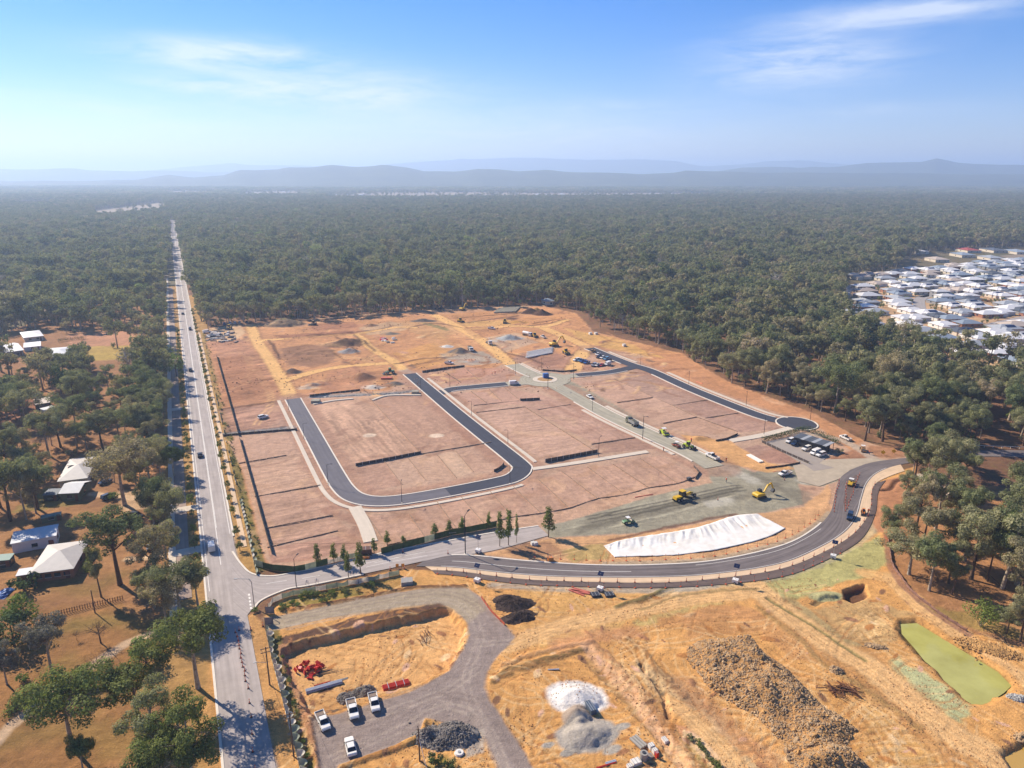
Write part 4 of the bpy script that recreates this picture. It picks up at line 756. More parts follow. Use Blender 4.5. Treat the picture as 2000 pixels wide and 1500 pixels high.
def tree_mesh(seed, h, cr, n_leaf, size, kind='gum', leafm=None, barkm=None):
    rs = np.random.RandomState(seed); paths = []; cl = []
    lean = rs.normal(0, .03, 2) * h; tr = h * .016 + .07
    def stem(z): t = z / h; return Vector((lean[0] * t + math.sin(t * 5 + seed) * .02 * h * t, lean[1] * t + math.cos(t * 4 + seed) * .02 * h * t, z))
    if kind in ('gum', 'bare', 'open'):
        fork = h * rs.uniform(.3, .45); paths.append(([stem(z) for z in np.linspace(-.4, h * .82, 7)], [tr * 1.5, tr * 1.15, tr, tr * .8, tr * .6, tr * .4, tr * .2]))
        nb = rs.randint(7, 10) if kind != 'bare' else 12
        for i in range(nb):
            z0 = rs.uniform(fork, h * .74); a = i * 2.4 + rs.uniform(-.5, .5); ln = cr * rs.uniform(.55, .95) * (1.1 - .5 * max(0, (z0 / h - .45))); up = rs.uniform(.35, .9) * ln
            p0 = stem(z0); p2 = p0 + Vector((math.cos(a) * ln, math.sin(a) * ln, up + h * .06)); p1 = p0.lerp(p2, .5) + Vector((0, 0, -.08 * ln)); paths.append(([p0, p1, p2], [tr * .5, tr * .33, tr * .12]))
            if p2.z > h * .96: p2.z = h * .96
            rr = cr * rs.uniform(.24, .42); cl.append((tuple(p2), (rr, rr, rr * rs.uniform(.65, 1.0))))
            for q in range(3):
                b2 = p1 + Vector((rs.normal() * cr * .32, rs.normal() * cr * .32, rs.uniform(-.15, .28) * cr)); paths.append(([p1, b2], [tr * .28, tr * .08])); r2 = cr * rs.uniform(.18, .3)
                if rs.rand() < (.75 if kind == 'gum' else .35): cl.append((tuple(b2), (r2, r2, r2 * .9)))
                if kind == 'bare':
                    for _ in range(3): b3 = b2 + Vector((rs.normal() * cr * .22, rs.normal() * cr * .22, rs.uniform(.0, .3) * cr)); paths.append(([b2, b3], [tr * .14, tr * .04]))
        for i in range(3): r2 = cr * rs.uniform(.3, .42); t = stem(h * rs.uniform(.78, .9)); cl.append(((t.x + rs.normal() * cr * .25, t.y + rs.normal() * cr * .25, min(t.z, h - r2 * .6)), (r2, r2, r2 * .65)))
    elif kind == 'round':
        paths.append(([stem(z) for z in np.linspace(-.3, h * .6, 4)], [tr, tr * .8, tr * .6, tr * .3]))
        for i in range(16):
            a = rs.uniform(0, 6.28); e = rs.uniform(-.6, 1); q = cr * .62 * math.sqrt(1 - e * e) if abs(e) < 1 else 0; r2 = cr * rs.uniform(.33, .46); cl.append(((math.cos(a) * q, math.sin(a) * q, h * .52 + e * h * .3), (r2, r2, r2 * .8 * min(1.2, h / (2.2 * cr)))))
    elif kind == 'slim':
        paths.append(([stem(z) for z in np.linspace(-.3, h * .92, 5)], [tr * .7, tr * .6, tr * .45, tr * .3, tr * .1]))
        for i in range(11):
            t = i / 10; z = h * (.34 + .6 * t); q = cr * (1 - .55 * t) * rs.uniform(.7, 1.0) * .5; a = rs.uniform(0, 6.28); r2 = cr * (.62 - .3 * t); cl.append(((math.cos(a) * q * .7, math.sin(a) * q * .7, z), (r2, r2, h * .09)))
    elif kind == 'shrub':
        for i in range(7): a = rs.uniform(0, 6.28); e = Vector((math.cos(a) * cr * .7, math.sin(a) * cr * .7, h * rs.uniform(.5, .8))); paths.append(([Vector((0, 0, -.2)), e * .5, e], [tr * .5, tr * .35, tr * .12])); r2 = cr * rs.uniform(.3, .5); cl.append((tuple(e), (r2, r2, h * .22)))
        for i in range(6): a = rs.uniform(0, 6.28); q = cr * rs.uniform(0, .6); cl.append(((math.cos(a) * q, math.sin(a) * q, h * rs.uniform(.25, .75)), (cr * .35, cr * .35, h * .22)))
    V, Fc = tubes(paths, 6 if n_leaf > 1500 else 4); leafm = leafm or LEAF; barkm = barkm or BARK
    tm = np_mesh('trunk', V, Fc, [barkm], True)
    if kind == 'bare': return tm, None
    lv, lf = leaves(cl, n_leaf, size, rs); cm = np_mesh('crown', lv, lf, [leafm], False); return tm, cm
def joined(tm, cm, name):
    vt = np.empty(len(tm.vertices) * 3, np.float32); tm.vertices.foreach_get('co', vt); vc = np.empty(len(cm.vertices) * 3, np.float32); cm.vertices.foreach_get('co', vc)
    def fs(m): a = np.empty(len(m.loops), np.int32); m.loops.foreach_get('vertex_index', a); return a.reshape(-1, 4)
    ft, fc = fs(tm), fs(cm) + len(tm.vertices)
    return np_mesh(name, np.r_[vt.reshape(-1, 3), vc.reshape(-1, 3)], np.r_[ft, fc], [tm.materials[0], cm.materials[0]], False, np.r_[np.zeros(len(ft)), np.ones(len(fc))])
HI = [tree_mesh(100 + i, (16, 18, 15, 19, 17, 14, 18, 16)[i], (5.2, 5.6, 5.8, 5.0, 6.2, 4.6, 4.8, 5.4)[i], 8500, .40, 'gum', barkm=BARK if i % 3 else BARKD) for i in range(8)]
HIH = (16, 18, 15, 19, 17, 14, 18, 16); HIR = (5.2, 5.6, 5.8, 5.0, 6.2, 4.6, 4.8, 5.4)
LO = [joined(*tree_mesh(200 + i, (16, 18, 15, 20, 17, 14)[i], (4.8, 5.4, 5.6, 5.0, 6.0, 4.4)[i], 1700, .82, 'gum'), 'gum') for i in range(6)] + [joined(*tree_mesh(230, 19, 4.0, 420, .95, 'open'), 'gum')]
LOB = LO + [tree_mesh(240, 15, 4.2, 10, .3, 'bare', None, mat('dead_wood', C(196, 186, 176), .9, var=.15))[0]]
# ---- where trees may stand
NO_TREES = [W2(q) for q in (
    [(392, 648), (440, 632), (600, 624), (870, 603), (1060, 594), (1130, 609), (1180, 645), (1330, 688), (1345, 700), (1420, 748), (1590, 802), (1620, 822), (1700, 860), (1800, 884), (1912, 874), (2200, 876), (2200, 908), (1850, 908), (1775, 925), (1760, 960), (1745, 1000), (1740, 1050), (1748, 1110), (1783, 1160), (1833, 1196), (1893, 1230), (2000, 1258), (2400, 1350), (2400, 1700), (420, 1700), (400, 1300), (395, 1100), (360, 800)],
    [(1640, 628), (1648, 546), (1755, 528), (1768, 504), (1840, 490), (1990, 482), (2500, 476), (2900, 860), (2000, 728), (1900, 716), (1800, 697), (1700, 664)],
    [(1893, 902), (2120, 902), (2120, 978), (1925, 962), (1900, 935)], [(1490, 525), (1520, 520), (1530, 528), (1500, 533)], [(1800, 492), (1900, 486), (1900, 500), (1810, 505)])]
NO_TREES += [W2(q) for q in FIELDS]
NO_TREES.append([U(-160, -14), U(700, -14), U(700, 9), U(-160, 9)]); NO_TREES.append([U(600, -9), U(1700, -7), U(1700, 7), U(600, 8)])
LEFT = W2([(-900, 800), (-400, 640), (0, 575), (335, 560), (350, 700), (372, 1000), (404, 1200), (470, 1700), (-1200, 1700)])
CLEAR = [W2(q) for q in ([(-50, 1000), (60, 1010), (240, 985), (345, 950), (345, 985), (290, 1000), (250, 1090), (370, 1075), (370, 1110), (250, 1140), (240, 1180), (-100, 1190)], [(-100, 1190), (240, 1180), (300, 1230), (300, 1300), (260, 1400), (300, 1480), (300, 1700), (-300, 1700)],
         [(95, 655), (330, 640), (335, 668), (100, 690)], [(100, 690), (325, 672), (325, 712), (190, 712)], [(-60, 655), (120, 640), (150, 705), (-60, 712)], [(60, 770), (130, 790), (130, 830), (60, 815)], [(110, 880), (210, 880), (225, 985), (100, 985)], [(180, 700), (260, 690), (250, 760), (180, 770)], [(250, 890), (335, 870), (335, 950), (260, 950)], [(-30, 585), (80, 580), (80, 612), (-30, 615)], [(290, 1080), (370, 1060), (370, 1110), (290, 1110)], [(440, 1230), (470, 1230), (520, 1700), (440, 1700)], [(-40, 700), (150, 700), (150, 722), (-40, 726)], [(55, 810), (135, 805), (135, 848), (55, 850)])]
def scatter(x0, x1, y0, y1, sp, seed, fov=.80):
    rs = np.random.RandomState(seed); X, Y = np.meshgrid(np.arange(x0, x1, sp), np.arange(y0, y1, sp)); X = X.ravel() + rs.uniform(-.48, .48, X.size) * sp; Y = Y.ravel() + rs.uniform(-.48, .48, Y.size) * sp
    k = (np.abs(X) < Y * fov + 40); X, Y = X[k], Y[k]
    for q in NO_TREES: k = ~pip(X, Y, q); X, Y = X[k], Y[k]
    return X, Y, rs
near, far_ = [], []
X, Y, rs = scatter(-900, 1000, 90, 1150, 6.6, 1); inl = pip(X, Y, LEFT); keep = np.ones(len(X), bool)
dens = fbm(X, Y, 60, 3, 77)
keep &= ~(inl & (rs.uniform(size=len(X)) > np.where(Y > 420, .80, np.where(Y > 330, .62, .50)))); keep &= rs.uniform(size=len(X)) < np.clip(.1 + 1.6 * dens, 0, 1)
corner = pip(X, Y, W2([(1735, 1300), (1740, 1000), (1850, 915), (2300, 915), (2300, 1300)])); keep &= ~(corner & (rs.uniform(size=len(X)) > .34))
for q in CLEAR: keep &= ~pip(X, Y, q)
X, Y = X[keep], Y[keep]; sc = rs.uniform(.55, 1.28, len(X)) * np.where(rs.uniform(size=len(X)) < .25, .6, np.where(rs.uniform(size=len(X)) < .08, 1.4, 1))
pts = [(float(x), float(y), float(s)) for x, y, s in zip(X, Y, sc)]
for s_ in np.arange(32, 335, 4.6):                                 # thick belt of trees along the footpath
    x, y = U(s_ + random.uniform(-2, 2), -random.uniform(14.8, 25))
    if not any(inside(x, y, q) for q in CLEAR[:1] + CLEAR[10:11]): pts.append((x, y, random.uniform(.6, 1.1)))
def gum_thing(x, y, s, v, label, group, sz=None, name='gum_tree', mats_=None):
    r = empty(name, (x, y, HZ(x, y) - .1), random.uniform(0, 6.28)); r.scale = (s, s, sz or s); tag(r, label, 'tree', group)
    t, c = HI[v]; obj('trunk', t, r); o = obj('crown', c, r)
    if mats_: o.material_slots[0].link = 'OBJECT'; o.material_slots[0].material = mats_
    return r
# hero trees: base pixel, top pixel row, crown width in pixels
HERO = []
def hero(bx, by, ty, wpx, v, label, m=None):
    w = at(bx, by); h = height_from(bx, by, ty); rad = wpx * mpp(bx, by) / 2; s = rad / HIR[v] / .95; gum_thing(w.x, w.y, s, v, label, None, h / HIH[v], mats_=m); HERO.append((w.x, w.y, rad))
hero(244, 986, 862, 118, 4, 'big spreading gum tree with dark trunk beside the parked cars and garage'); hero(235, 1142, 990, 92, 3, 'tall open gum tree in front of the hip-roofed house, long bare trunk'); hero(198, 1166, 1072, 34, 6, 'slim gum tree between the hip-roofed house and the paling fence')
hero(20, 1018, 892, 84, 0, 'broad gum tree at the left edge behind the long white shed'); hero(52, 1016, 905, 50, 7, 'pale-trunked gum tree close behind the long white shed'); hero(335, 1040, 952, 56, 2, 'dense gum tree on the verge by the upper driveway mouth'); hero(325, 1092, 1026, 50, 5, 'small round gum tree beside the lower driveway mouth')
hero(340, 930, 872, 40, 5, 'narrow dark green tree right beside the shaded footpath', LEAFD); hero(352, 1196, 1092, 84, 4, 'wide gum tree crowding the footpath opposite the road junction'); hero(302, 1188, 1108, 62, 5, 'rounded gum tree at the end of the paling fence'); hero(388, 1190, 1105, 58, 7, 'gum tree leaning over the footpath at the junction'); hero(325, 1225, 1135, 74, 2, 'bushy gum tree below the end of the paling fence')
hero(387, 1344, 1188, 128, 4, 'large bright green gum tree shading the coned-off lane', LEAFB); hero(272, 1407, 1283, 108, 0, 'gum tree with yellow-green crown standing alone in the dry paddock', LEAFB); hero(142, 1461, 1316, 136, 2, 'flat-topped spreading gum tree over the curved hedge', LEAFB); hero(372, 1530, 1362, 112, 1, 'gum tree at the bottom edge below the shaded lane', LEAFB); hero(325, 1560, 1440, 112, 4, 'low bright green gum tree cut by the bottom edge', LEAFB)
hero(100, 1306, 1210, 80, 7, 'grey-leaved tree with a forked trunk in the dry paddock', LEAFGREY); hero(165, 1515, 1442, 48, 5, 'small green tree at the bottom edge below the flat-topped gum', LEAFB); hero(14, 1337, 1265, 48, 5, 'thin brownish tree at the left edge of the dry paddock', LEAFGREY)
hero(1827, 1034, 922, 84, 4, 'big gum tree with forked trunk on the bare knoll past the curve'); hero(1786, 1049, 932, 50, 6, 'upright gum tree at the edge of the bare knoll'); hero(1852, 1139, 1050, 44, 6, 'slender gum tree in the middle of the tan wooded corner'); hero(1957, 1149, 985, 88, 1, 'tall white-trunked gum tree in the tan wooded corner'); hero(1881, 1058, 950, 62, 0, 'gum tree with several stems behind the bare knoll'); hero(1775, 1122, 1050, 96, 2, 'low wide gum tree next to the silt fence corner')
hero(1812, 938, 848, 62, 4, 'gum tree overhanging the road where the curve meets the forest'); hero(1852, 932, 852, 70, 2, 'broad gum tree between the two arms of the right road'); hero(1880, 952, 884, 48, 0, 'gum tree just below the railed road'); hero(1689, 861, 772, 46, 3, 'tall gum tree with long orange-lit trunk behind the white ute'); hero(1982, 1205, 1058, 70, 3, 'tall gum tree at the right edge above the rock field'); hero(1928, 1135, 1028, 42, 6, 'thin gum tree left of the tall white-trunked gum'); hero(1992, 1020, 905, 80, 4, 'big gum tree at the right edge of the wooded corner')
pts = [q for q in pts if all((q[0] - a) ** 2 + (q[1] - b) ** 2 > (r * .75) ** 2 for a, b, r in HERO)]
# the nearest 250 in view stand as single trees, everything behind them is forest
def vis(q): x, y = PX((q[0], q[1], 8)); return -60 < x < 2060 and y < 1600
pv = sorted([q for q in pts if vis(q)], key=lambda q: math.hypot(q[0], q[1])); pick = pv[:250]; rest = pv[250:] + [q for q in pts if not vis(q)]
ZONES = [(LEFT, 'left'), (W2([(1735, 1300), (1740, 1000), (1850, 915), (2300, 915), (2300, 1300)]), 'corner')]
MARKS = dict(left=[(150, 960, 'around the garage and solar-roofed house'), (60, 1030, 'behind the long white shed'), (120, 1100, 'near the hip-roofed house'), (340, 1000, 'on the verge by the upper driveway'), (345, 1090, 'on the verge by the lower driveway'), (330, 880, 'along the shaded footpath'), (90, 800, 'around the dark-fronted open shed'), (30, 900, 'at the left edge above the long white shed'), (220, 850, 'behind the big spreading gum'), (100, 690, 'near the pale blue-roofed house'), (230, 740, 'below the yellow paddock'), (340, 1250, 'beside the closed lane'), (30, 1400, 'at the left of the dry paddock'), (330, 780, 'along the footpath below the yellow paddock'), (260, 930, 'above the parked cars')],
             corner=[(1790, 1000, 'on the bare knoll'), (1850, 960, 'below the railed road'), (1960, 960, 'at the right end below the railed road'), (1830, 1100, 'just inside the silt fence'), (1900, 1080, 'in the middle of the tan wooded corner'), (1980, 1100, 'at the right edge of the tan wooded corner'), (1900, 1180, 'above the rock field')],
             edge=[(1620, 820, 'behind the turning circle'), (1700, 850, 'behind the gravel track'), (1780, 870, 'behind the yellow signs'), (1880, 860, 'behind the railed road'), (1970, 860, 'behind the railed road at the right edge'), (1550, 790, 'above the turning circle'), (1480, 770, 'behind the lower end of the long right street'), (1400, 730, 'behind the middle of the long right street'), (1330, 690, 'behind the upper end of the long right street'), (1250, 670, 'behind the orange slope'), (1800, 800, 'deep behind the yellow signs'), (1900, 800, 'deep behind the railed road'), (1700, 800, 'deep behind the gravel track'), (1980, 790, 'deep in the forest at the right edge')])
SIZES = ((.62, 'small'), (.85, 'mid-sized'), (9, 'tall'))
for x, y, s in pick:
    zn = 'edge'
    for q, l in ZONES:
        if inside(x, y, q): zn = l
    ax, ay = PX((x, y, 0)); mk = min(MARKS[zn], key=lambda m: (m[0] - ax) ** 2 + 2.5 * (m[1] - ay) ** 2)[2]; sn = next(n for v, n in SIZES if s * .95 < v)
    gum_thing(x, y, s * .92, random.randrange(8), '%s gum tree %s' % (sn, mk), 'gum trees ' + mk, s * random.uniform(.78, 1.0))
# ---- forest mass (instances on points)
def instancer(name, P, Scl, meshes, label, seed):
    rs = np.random.RandomState(seed); n = len(P); me = bpy.data.meshes.new(name); me.vertices.add(n); me.vertices.foreach_set('co', np.asarray(P, np.float32).ravel())
    for nm, ty, key, arr in (('size', 'FLOAT', 'value', Scl), ('turn', 'FLOAT', 'value', rs.uniform(0, 6.28, n)), ('pick', 'INT', 'value', np.where(rs.uniform(size=n) < .04, len(meshes) - 1, rs.randint(0, len(meshes) - 1, n)) if len(meshes) == 8 else rs.randint(0, len(meshes), n))):
        a = me.attributes.new(nm, ty, 'POINT'); a.data.foreach_set(key, np.asarray(arr, np.int32 if ty == 'INT' else np.float32))
    o = obj(name, me); src = bpy.data.collections.new(name + '_kinds')
    for i, m in enumerate(meshes): src.objects.link(bpy.data.objects.new('%s_kind_%d' % (name, i), m))
    g = bpy.data.node_groups.new(name, 'GeometryNodeTree'); g.interface.new_socket('Geometry', in_out='INPUT', socket_type='NodeSocketGeometry'); g.interface.new_socket('Geometry', in_out='OUTPUT', socket_type='NodeSocketGeometry')
    N = g.nodes.new; L = g.links.new; i_, o_ = N('NodeGroupInput'), N('NodeGroupOutput'); ci = N('GeometryNodeCollectionInfo'); ci.inputs['Collection'].default_value = src; ci.inputs['Separate Children'].default_value = True; ci.inputs['Reset Children'].default_value = True
    ip = N('GeometryNodeInstanceOnPoints'); ip.inputs['Pick Instance'].default_value = True
    def at_(nm, ty): a = N('GeometryNodeInputNamedAttribute'); a.data_type = ty; a.inputs['Name'].default_value = nm; return a.outputs['Attribute']
    cx = N('ShaderNodeCombineXYZ'); L(at_('turn', 'FLOAT'), cx.inputs[2])
    L(i_.outputs[0], ip.inputs['Points']); L(ci.outputs[0], ip.inputs['Instance']); L(at_('pick', 'INT'), ip.inputs['Instance Index']); L(cx.outputs[0], ip.inputs['Rotation']); L(at_('size', 'FLOAT'), ip.inputs['Scale']); L(ip.outputs[0], o_.inputs[0])
    md = o.modifiers.new('trees', 'NODES'); md.node_group = g; tag(o, label, 'forest', kind='stuff'); return o
Pn = np.array([(x, y, HZ(x, y) - .1) for x, y, s in rest]); instancer('forest', Pn, [s * .92 for x, y, s in rest], LOB, 'dense olive gum forest around the estate', 1)
X, Y, rs = scatter(-2900, 2900, 1150, 3300, 9.5, 2); k = (rs.uniform(size=len(X)) < np.clip(.6 + .9 * fbm(X, Y, 140, 3, 5), 0, 1)) & (Y >= 1150); X, Y = X[k], Y[k]
instancer('forest', np.stack([X, Y, X * 0 - .3], -1), rs.uniform(.6, 1.3, len(X)), LOB, 'hazy gum forest beyond the estate', 3)
# scattered trees standing in the far paddocks
X = []; Y = []
for q in FIELDS[:5]:
    w = W2(q); bb = _bb(w); n = 160 if len(q) < 8 else 1300; x = rs.uniform(bb[0], bb[2], n); y = rs.uniform(bb[1], bb[3], n); k = pip(x, y, w) & (fbm(x, y, 220, 3, 3) > .43); X += list(x[k]); Y += list(y[k])
instancer('paddock_trees', np.stack([X, Y, np.zeros(len(X))], -1), rs.uniform(.7, 1.25, len(X)), LO, 'scattered trees in the far pale paddocks', 12)
# distant canopy: patches of many crowns
def patch_mesh(seed):
    rs = np.random.RandomState(seed); cl = []
    for i in range(26): a = rs.uniform(0, 6.28); q = 26 * math.sqrt(rs.uniform()); r = rs.uniform(3.2, 5.5); cl.append(((math.cos(a) * q, math.sin(a) * q, rs.uniform(7, 12)), (r, r, r * 1.1)))
    V, Fc = leaves(cl, 900, 3.4, rs, .6); return np_mesh('canopy', V, Fc, [LEAF], False)
PM = [patch_mesh(i) for i in range(4)]
X, Y, rs = scatter(-7500, 7500, 3300, 9000, 44, 4); k = rs.uniform(size=len(X)) < np.clip(.35 + 1.1 * fbm(X, Y, 600, 3, 9), 0, 1); X, Y = X[k], Y[k]
instancer('forest', np.stack([X, Y, X * 0], -1), rs.uniform(.8, 1.25, len(X)), PM, 'distant bushland fading into haze', 6)
print('trees', len(pick), len(rest), len(X))
# ================================================================== PROTOTYPES OF VEHICLES AND FURNITURE
def paint(name, r, g, b, rough=.35, metal=0.0): return mat('paint_' + name, C(r, g, b), rough, metal, var=.05, scale=3, spec=.5)
P_ = dict(white=paint('white', 246, 245, 243), silver=paint('silver', 190, 192, 196, .3, .4), black=paint('black', 40, 42, 48), navy=paint('navy', 40, 62, 96), blue=paint('blue', 40, 98, 170), lightblue=paint('lightblue', 120, 170, 205), red=paint('red', 190, 50, 50),
          yellow=paint('yellow', 232, 190, 40, .5), lime=paint('lime', 205, 225, 60, .5), orange=paint('orange', 226, 140, 60, .5), tan=paint('tan', 190, 150, 105, .6), green=paint('green', 110, 150, 105, .5), olive=paint('olive', 120, 122, 96, .6), grey=paint('grey', 150, 152, 152, .5), redbrown=paint('redbrown', 170, 92, 60, .5))
GLASS = mat('vehicle_glass', (.012, .016, .022), .08, var=.02, spec=.6); TYRE = mat('tyre', (.02, .02, .02), .9, var=.1); STEEL = mat('dark_steel', (.06, .06, .065), .6, .3, var=.15); BEDM = mat('tray_liner', C(150, 132, 120), .8, var=.15); LAMPW = mat('headlamp', C(235, 238, 240), .2, var=.02); LAMPR = mat('tail_lamp', C(190, 60, 50), .3, var=.02); CHROME = mat('galvanised', C(190, 192, 194), .45, .5, var=.1)
def ring(x, w, z0, z1, tw): zs = z0 + (z1 - z0) * .62; return [(x, w * .94, z0), (x, w, z0 + .12), (x, w, zs), (x, tw, z1), (x, -tw, z1), (x, -w, zs), (x, -w, z0 + .12), (x, -w * .94, z0)]
def wheels(t, xs, y, r, wd=.24, n=12):
    for x in xs:
        for s in (-1, 1):
            m = MB(); m.tube((0, -wd / 2, 0), (0, wd / 2, 0), r, n=n); o = m.build('wheel', TYRE, t); o.location = (x, s * y, r)
            k = MB(); k.tube((0, s * (wd / 2 + .01), 0), (0, s * (wd / 2 + .025), 0), r * .58, n=8); k.build('rim', CHROME, o)
def glasshouse(t, xs, w0, w1, zb, zt):
    """xs: rear foot, rear top, front top, front foot"""
    a, b, c, d = xs; m = MB(); m.loft([[(a, w0, zb), (a, -w0, zb), (a + .02, -w0 * .96, zb + .02), (a + .02, w0 * .96, zb + .02)], [(b, w0, zb), (b, -w0, zb), (b, -w1, zt), (b, w1, zt)], [(c, w0, zb), (c, -w0, zb), (c, -w1, zt), (c, w1, zt)], [(d, w0, zb), (d, -w0, zb), (d - .02, -w0 * .96, zb + .02), (d - .02, w0 * .96, zb + .02)]]); m.build('window_glass', GLASS, t)
    r = MB(); r.loft([[(b - .06, w1 + .02, zt - .03), (b - .06, -w1 - .02, zt - .03), (b - .02, -w1 + .06, zt + .035), (b - .02, w1 - .06, zt + .035)], [(c + .06, w1 + .02, zt - .03), (c + .06, -w1 - .02, zt - .03), (c + .02, -w1 + .06, zt + .035), (c + .02, w1 - .06, zt + .035)]]); o = r.build('roof', P_['white'], t)
    for s in (-1, 1):
        for x0, x1 in ((b, b + .02), (c - .02, c)):
            q = MB(); q.add([(x0 - .05, s * (w0 + .012), zb), (x0 + .09, s * (w0 + .012), zb), (x0 + .09, s * (w1 + .012), zt), (x0 - .05, s * (w1 + .012), zt)], [(0, 1, 2, 3)]); q.build('pillar', P_['white'], t)
def lamps(t, xf, xr, y, z):
    for s in (-1, 1):
        m = MB(); m.box(xf, s * y, z, .1, .34, .16); m.build('headlight', LAMPW, t); m = MB(); m.box(xr, s * (y + .05), z + .1, .08, .24, .22); m.build('tail_light', LAMPR, t)
def car(name, L_, kind):
    t = empty(name); h = L_ / 2; b = MB(); hi = {'sedan': 0, 'suv': .16, 'ute': .16, 'van': .22}[kind]; zt = .98 + hi
    if kind == 'van': b.loft([ring(-h, .88, .4, 1.9, .78), ring(-h + .15, .95, .32, 2.1, .84), ring(h - 1.5, .95, .32, 2.1, .84), ring(h - .75, .95, .32, 1.25, .86), ring(h - .1, .9, .35, .95, .8), ring(h, .8, .45, .8, .7)])
    elif kind == 'ute': b.loft([ring(-h, .86, .5, .84, .8), ring(-h + .1, .92, .42, .9, .88), ring(-.25, .92, .40, .9, .88), ring(-.2, .92, .4, zt + .04, .86), ring(1.0, .92, .38, zt + .02, .86), ring(h - .25, .9, .42, zt - .06, .82), ring(h, .8, .52, zt - .22, .7)])
    else: b.loft([ring(-h, .8, .45, zt - .18, .7), ring(-h + .15, .9, .34, zt, .8), ring(-h + 1.0, .92, .30, zt + .02, .84), ring(.7, .92, .30, zt, .84), ring(h - .4, .9, .32, zt - .08, .8), ring(h, .78, .44, zt - .24, .66)])
    b.build('body', P_['white'], t, smooth=False)
    if kind == 'sedan': glasshouse(t, (-h + .55, -h + 1.25, .15, 1.05), .80, .66, zt, 1.45)
    elif kind == 'suv': glasshouse(t, (-h + .12, -h + .4, .35, 1.15), .82, .7, zt, 1.74)
    elif kind == 'ute':
        glasshouse(t, (-.35, -.15, .85, 1.55), .80, .68, zt, 1.78)
        m = MB(); m.box(-h / 2 - .2, 0, .93, h - .35, 1.5, .04); m.build('tray_floor', BEDM, t)
        m = MB(); m.box(-h / 2 - .15, .88, 1.02, h - .3, .09, .26); m.box(-h / 2 - .15, -.88, 1.02, h - .3, .09, .26); m.box(-h + .04, 0, 1.02, .09, 1.68, .26); m.build('tray_side', P_['white'], t)
        m = MB(); m.box(-.3, 0, 1.5, .06, 1.5, .7); m.build('headboard', STEEL, t)
    else:
        m = MB(); m.add([(h - 1.42, -.78, 2.0), (h - 1.42, .78, 2.0), (h - .78, .84, 1.3), (h - .78, -.84, 1.3)], [(0, 1, 2, 3)]); m.build('windscreen', GLASS, t)
        for s in (-1, 1): m = MB(); m.box(h - 1.7, s * .955, 1.65, 1.1, .02, .5); m.build('side_window', GLASS, t)
    wheels(t, (-h + .95, h - .95), .82, .33 + hi * .25); lamps(t, h - .06, -h + .05, .6, .62 + hi * .6)
    m = MB(); m.box(h - .02, 0, .5 + hi * .4, .1, 1.3, .2); m.build('bumper', STEEL, t)
    for s in (-1, 1): m = MB(); m.box(.85 if kind != 'van' else h - 1.0, s * 1.0, zt + .06, .14, .2, .16); m.build('mirror', STEEL, t)
    return t
def truck(name, kind):
    t = empty(name); m = MB(); m.box(0, 0, .85, 7.6, .9, .3); m.build('chassis', STEEL, t); m = MB(); m.loft([ring(2.0, 1.15, .6, 2.75, 1.08), ring(3.4, 1.15, .6, 2.7, 1.05), ring(3.75, 1.12, .6, 1.7, 1.0)]); m.build('cab', P_['white'], t)
    m = MB(); m.add([(3.44, -.95, 2.55), (3.44, .95, 2.55), (3.78, .98, 1.75), (3.78, -.98, 1.75)], [(0, 1, 2, 3)]); m.build('windscreen', GLASS, t)
    for s in (-1, 1): m = MB(); m.box(2.8, s * 1.165, 2.1, .9, .02, .6); m.build('side_window', GLASS, t)
    if kind == 'tipper':
        m = MB(); m.box(-1.1, 0, 1.15, 5.4, 2.2, .1)
        for s in (-1, 1): m.box(-1.1, s * 1.12, 1.75, 5.4, .08, 1.2)
        m.box(-3.78, 0, 1.75, .08, 2.3, 1.2); m.box(1.58, 0, 1.95, .08, 2.3, 1.6); m.build('tipper_body', P_['grey'], t); m = MB()
        m.loft([[(-3.6, -1, 1.3), (-3.6, 1, 1.3), (-3.4, .7, 2.0), (-3.4, -.7, 2.0)], [(-1, -1.05, 1.3), (-1, 1.05, 1.3), (-1, .5, 2.7), (-1, -.5, 2.7)], [(1.4, -1, 1.3), (1.4, 1, 1.3), (1.2, .7, 2.0), (1.2, -.7, 2.0)]]); m.build('load', mat('gravel_load', C(120, 118, 104), .95, var=.25, scale=4), t)
    elif kind == 'tank':
        m = MB(); m.tube((-3.7, 0, 1.95), (1.6, 0, 1.95), 1.02, n=14); m.build('tank', P_['white'], t)
    else:
        m = MB(); m.box(-1.1, 0, 1.2, 5.5, 2.3, .14); m.build('deck', BEDM, t); m = MB(); m.tube((1.2, 0, 1.2), (1.0, .2, 4.2), .16); m.tube((1.0, .2, 4.2), (-2.4, .2, 3.2), .13); m.build('crane_arm', P_['white'], t)
    wheels(t, (2.9, -1.8, -3.0), .98, .5, .34); lamps(t, 3.76, -3.82, .8, .95); return t
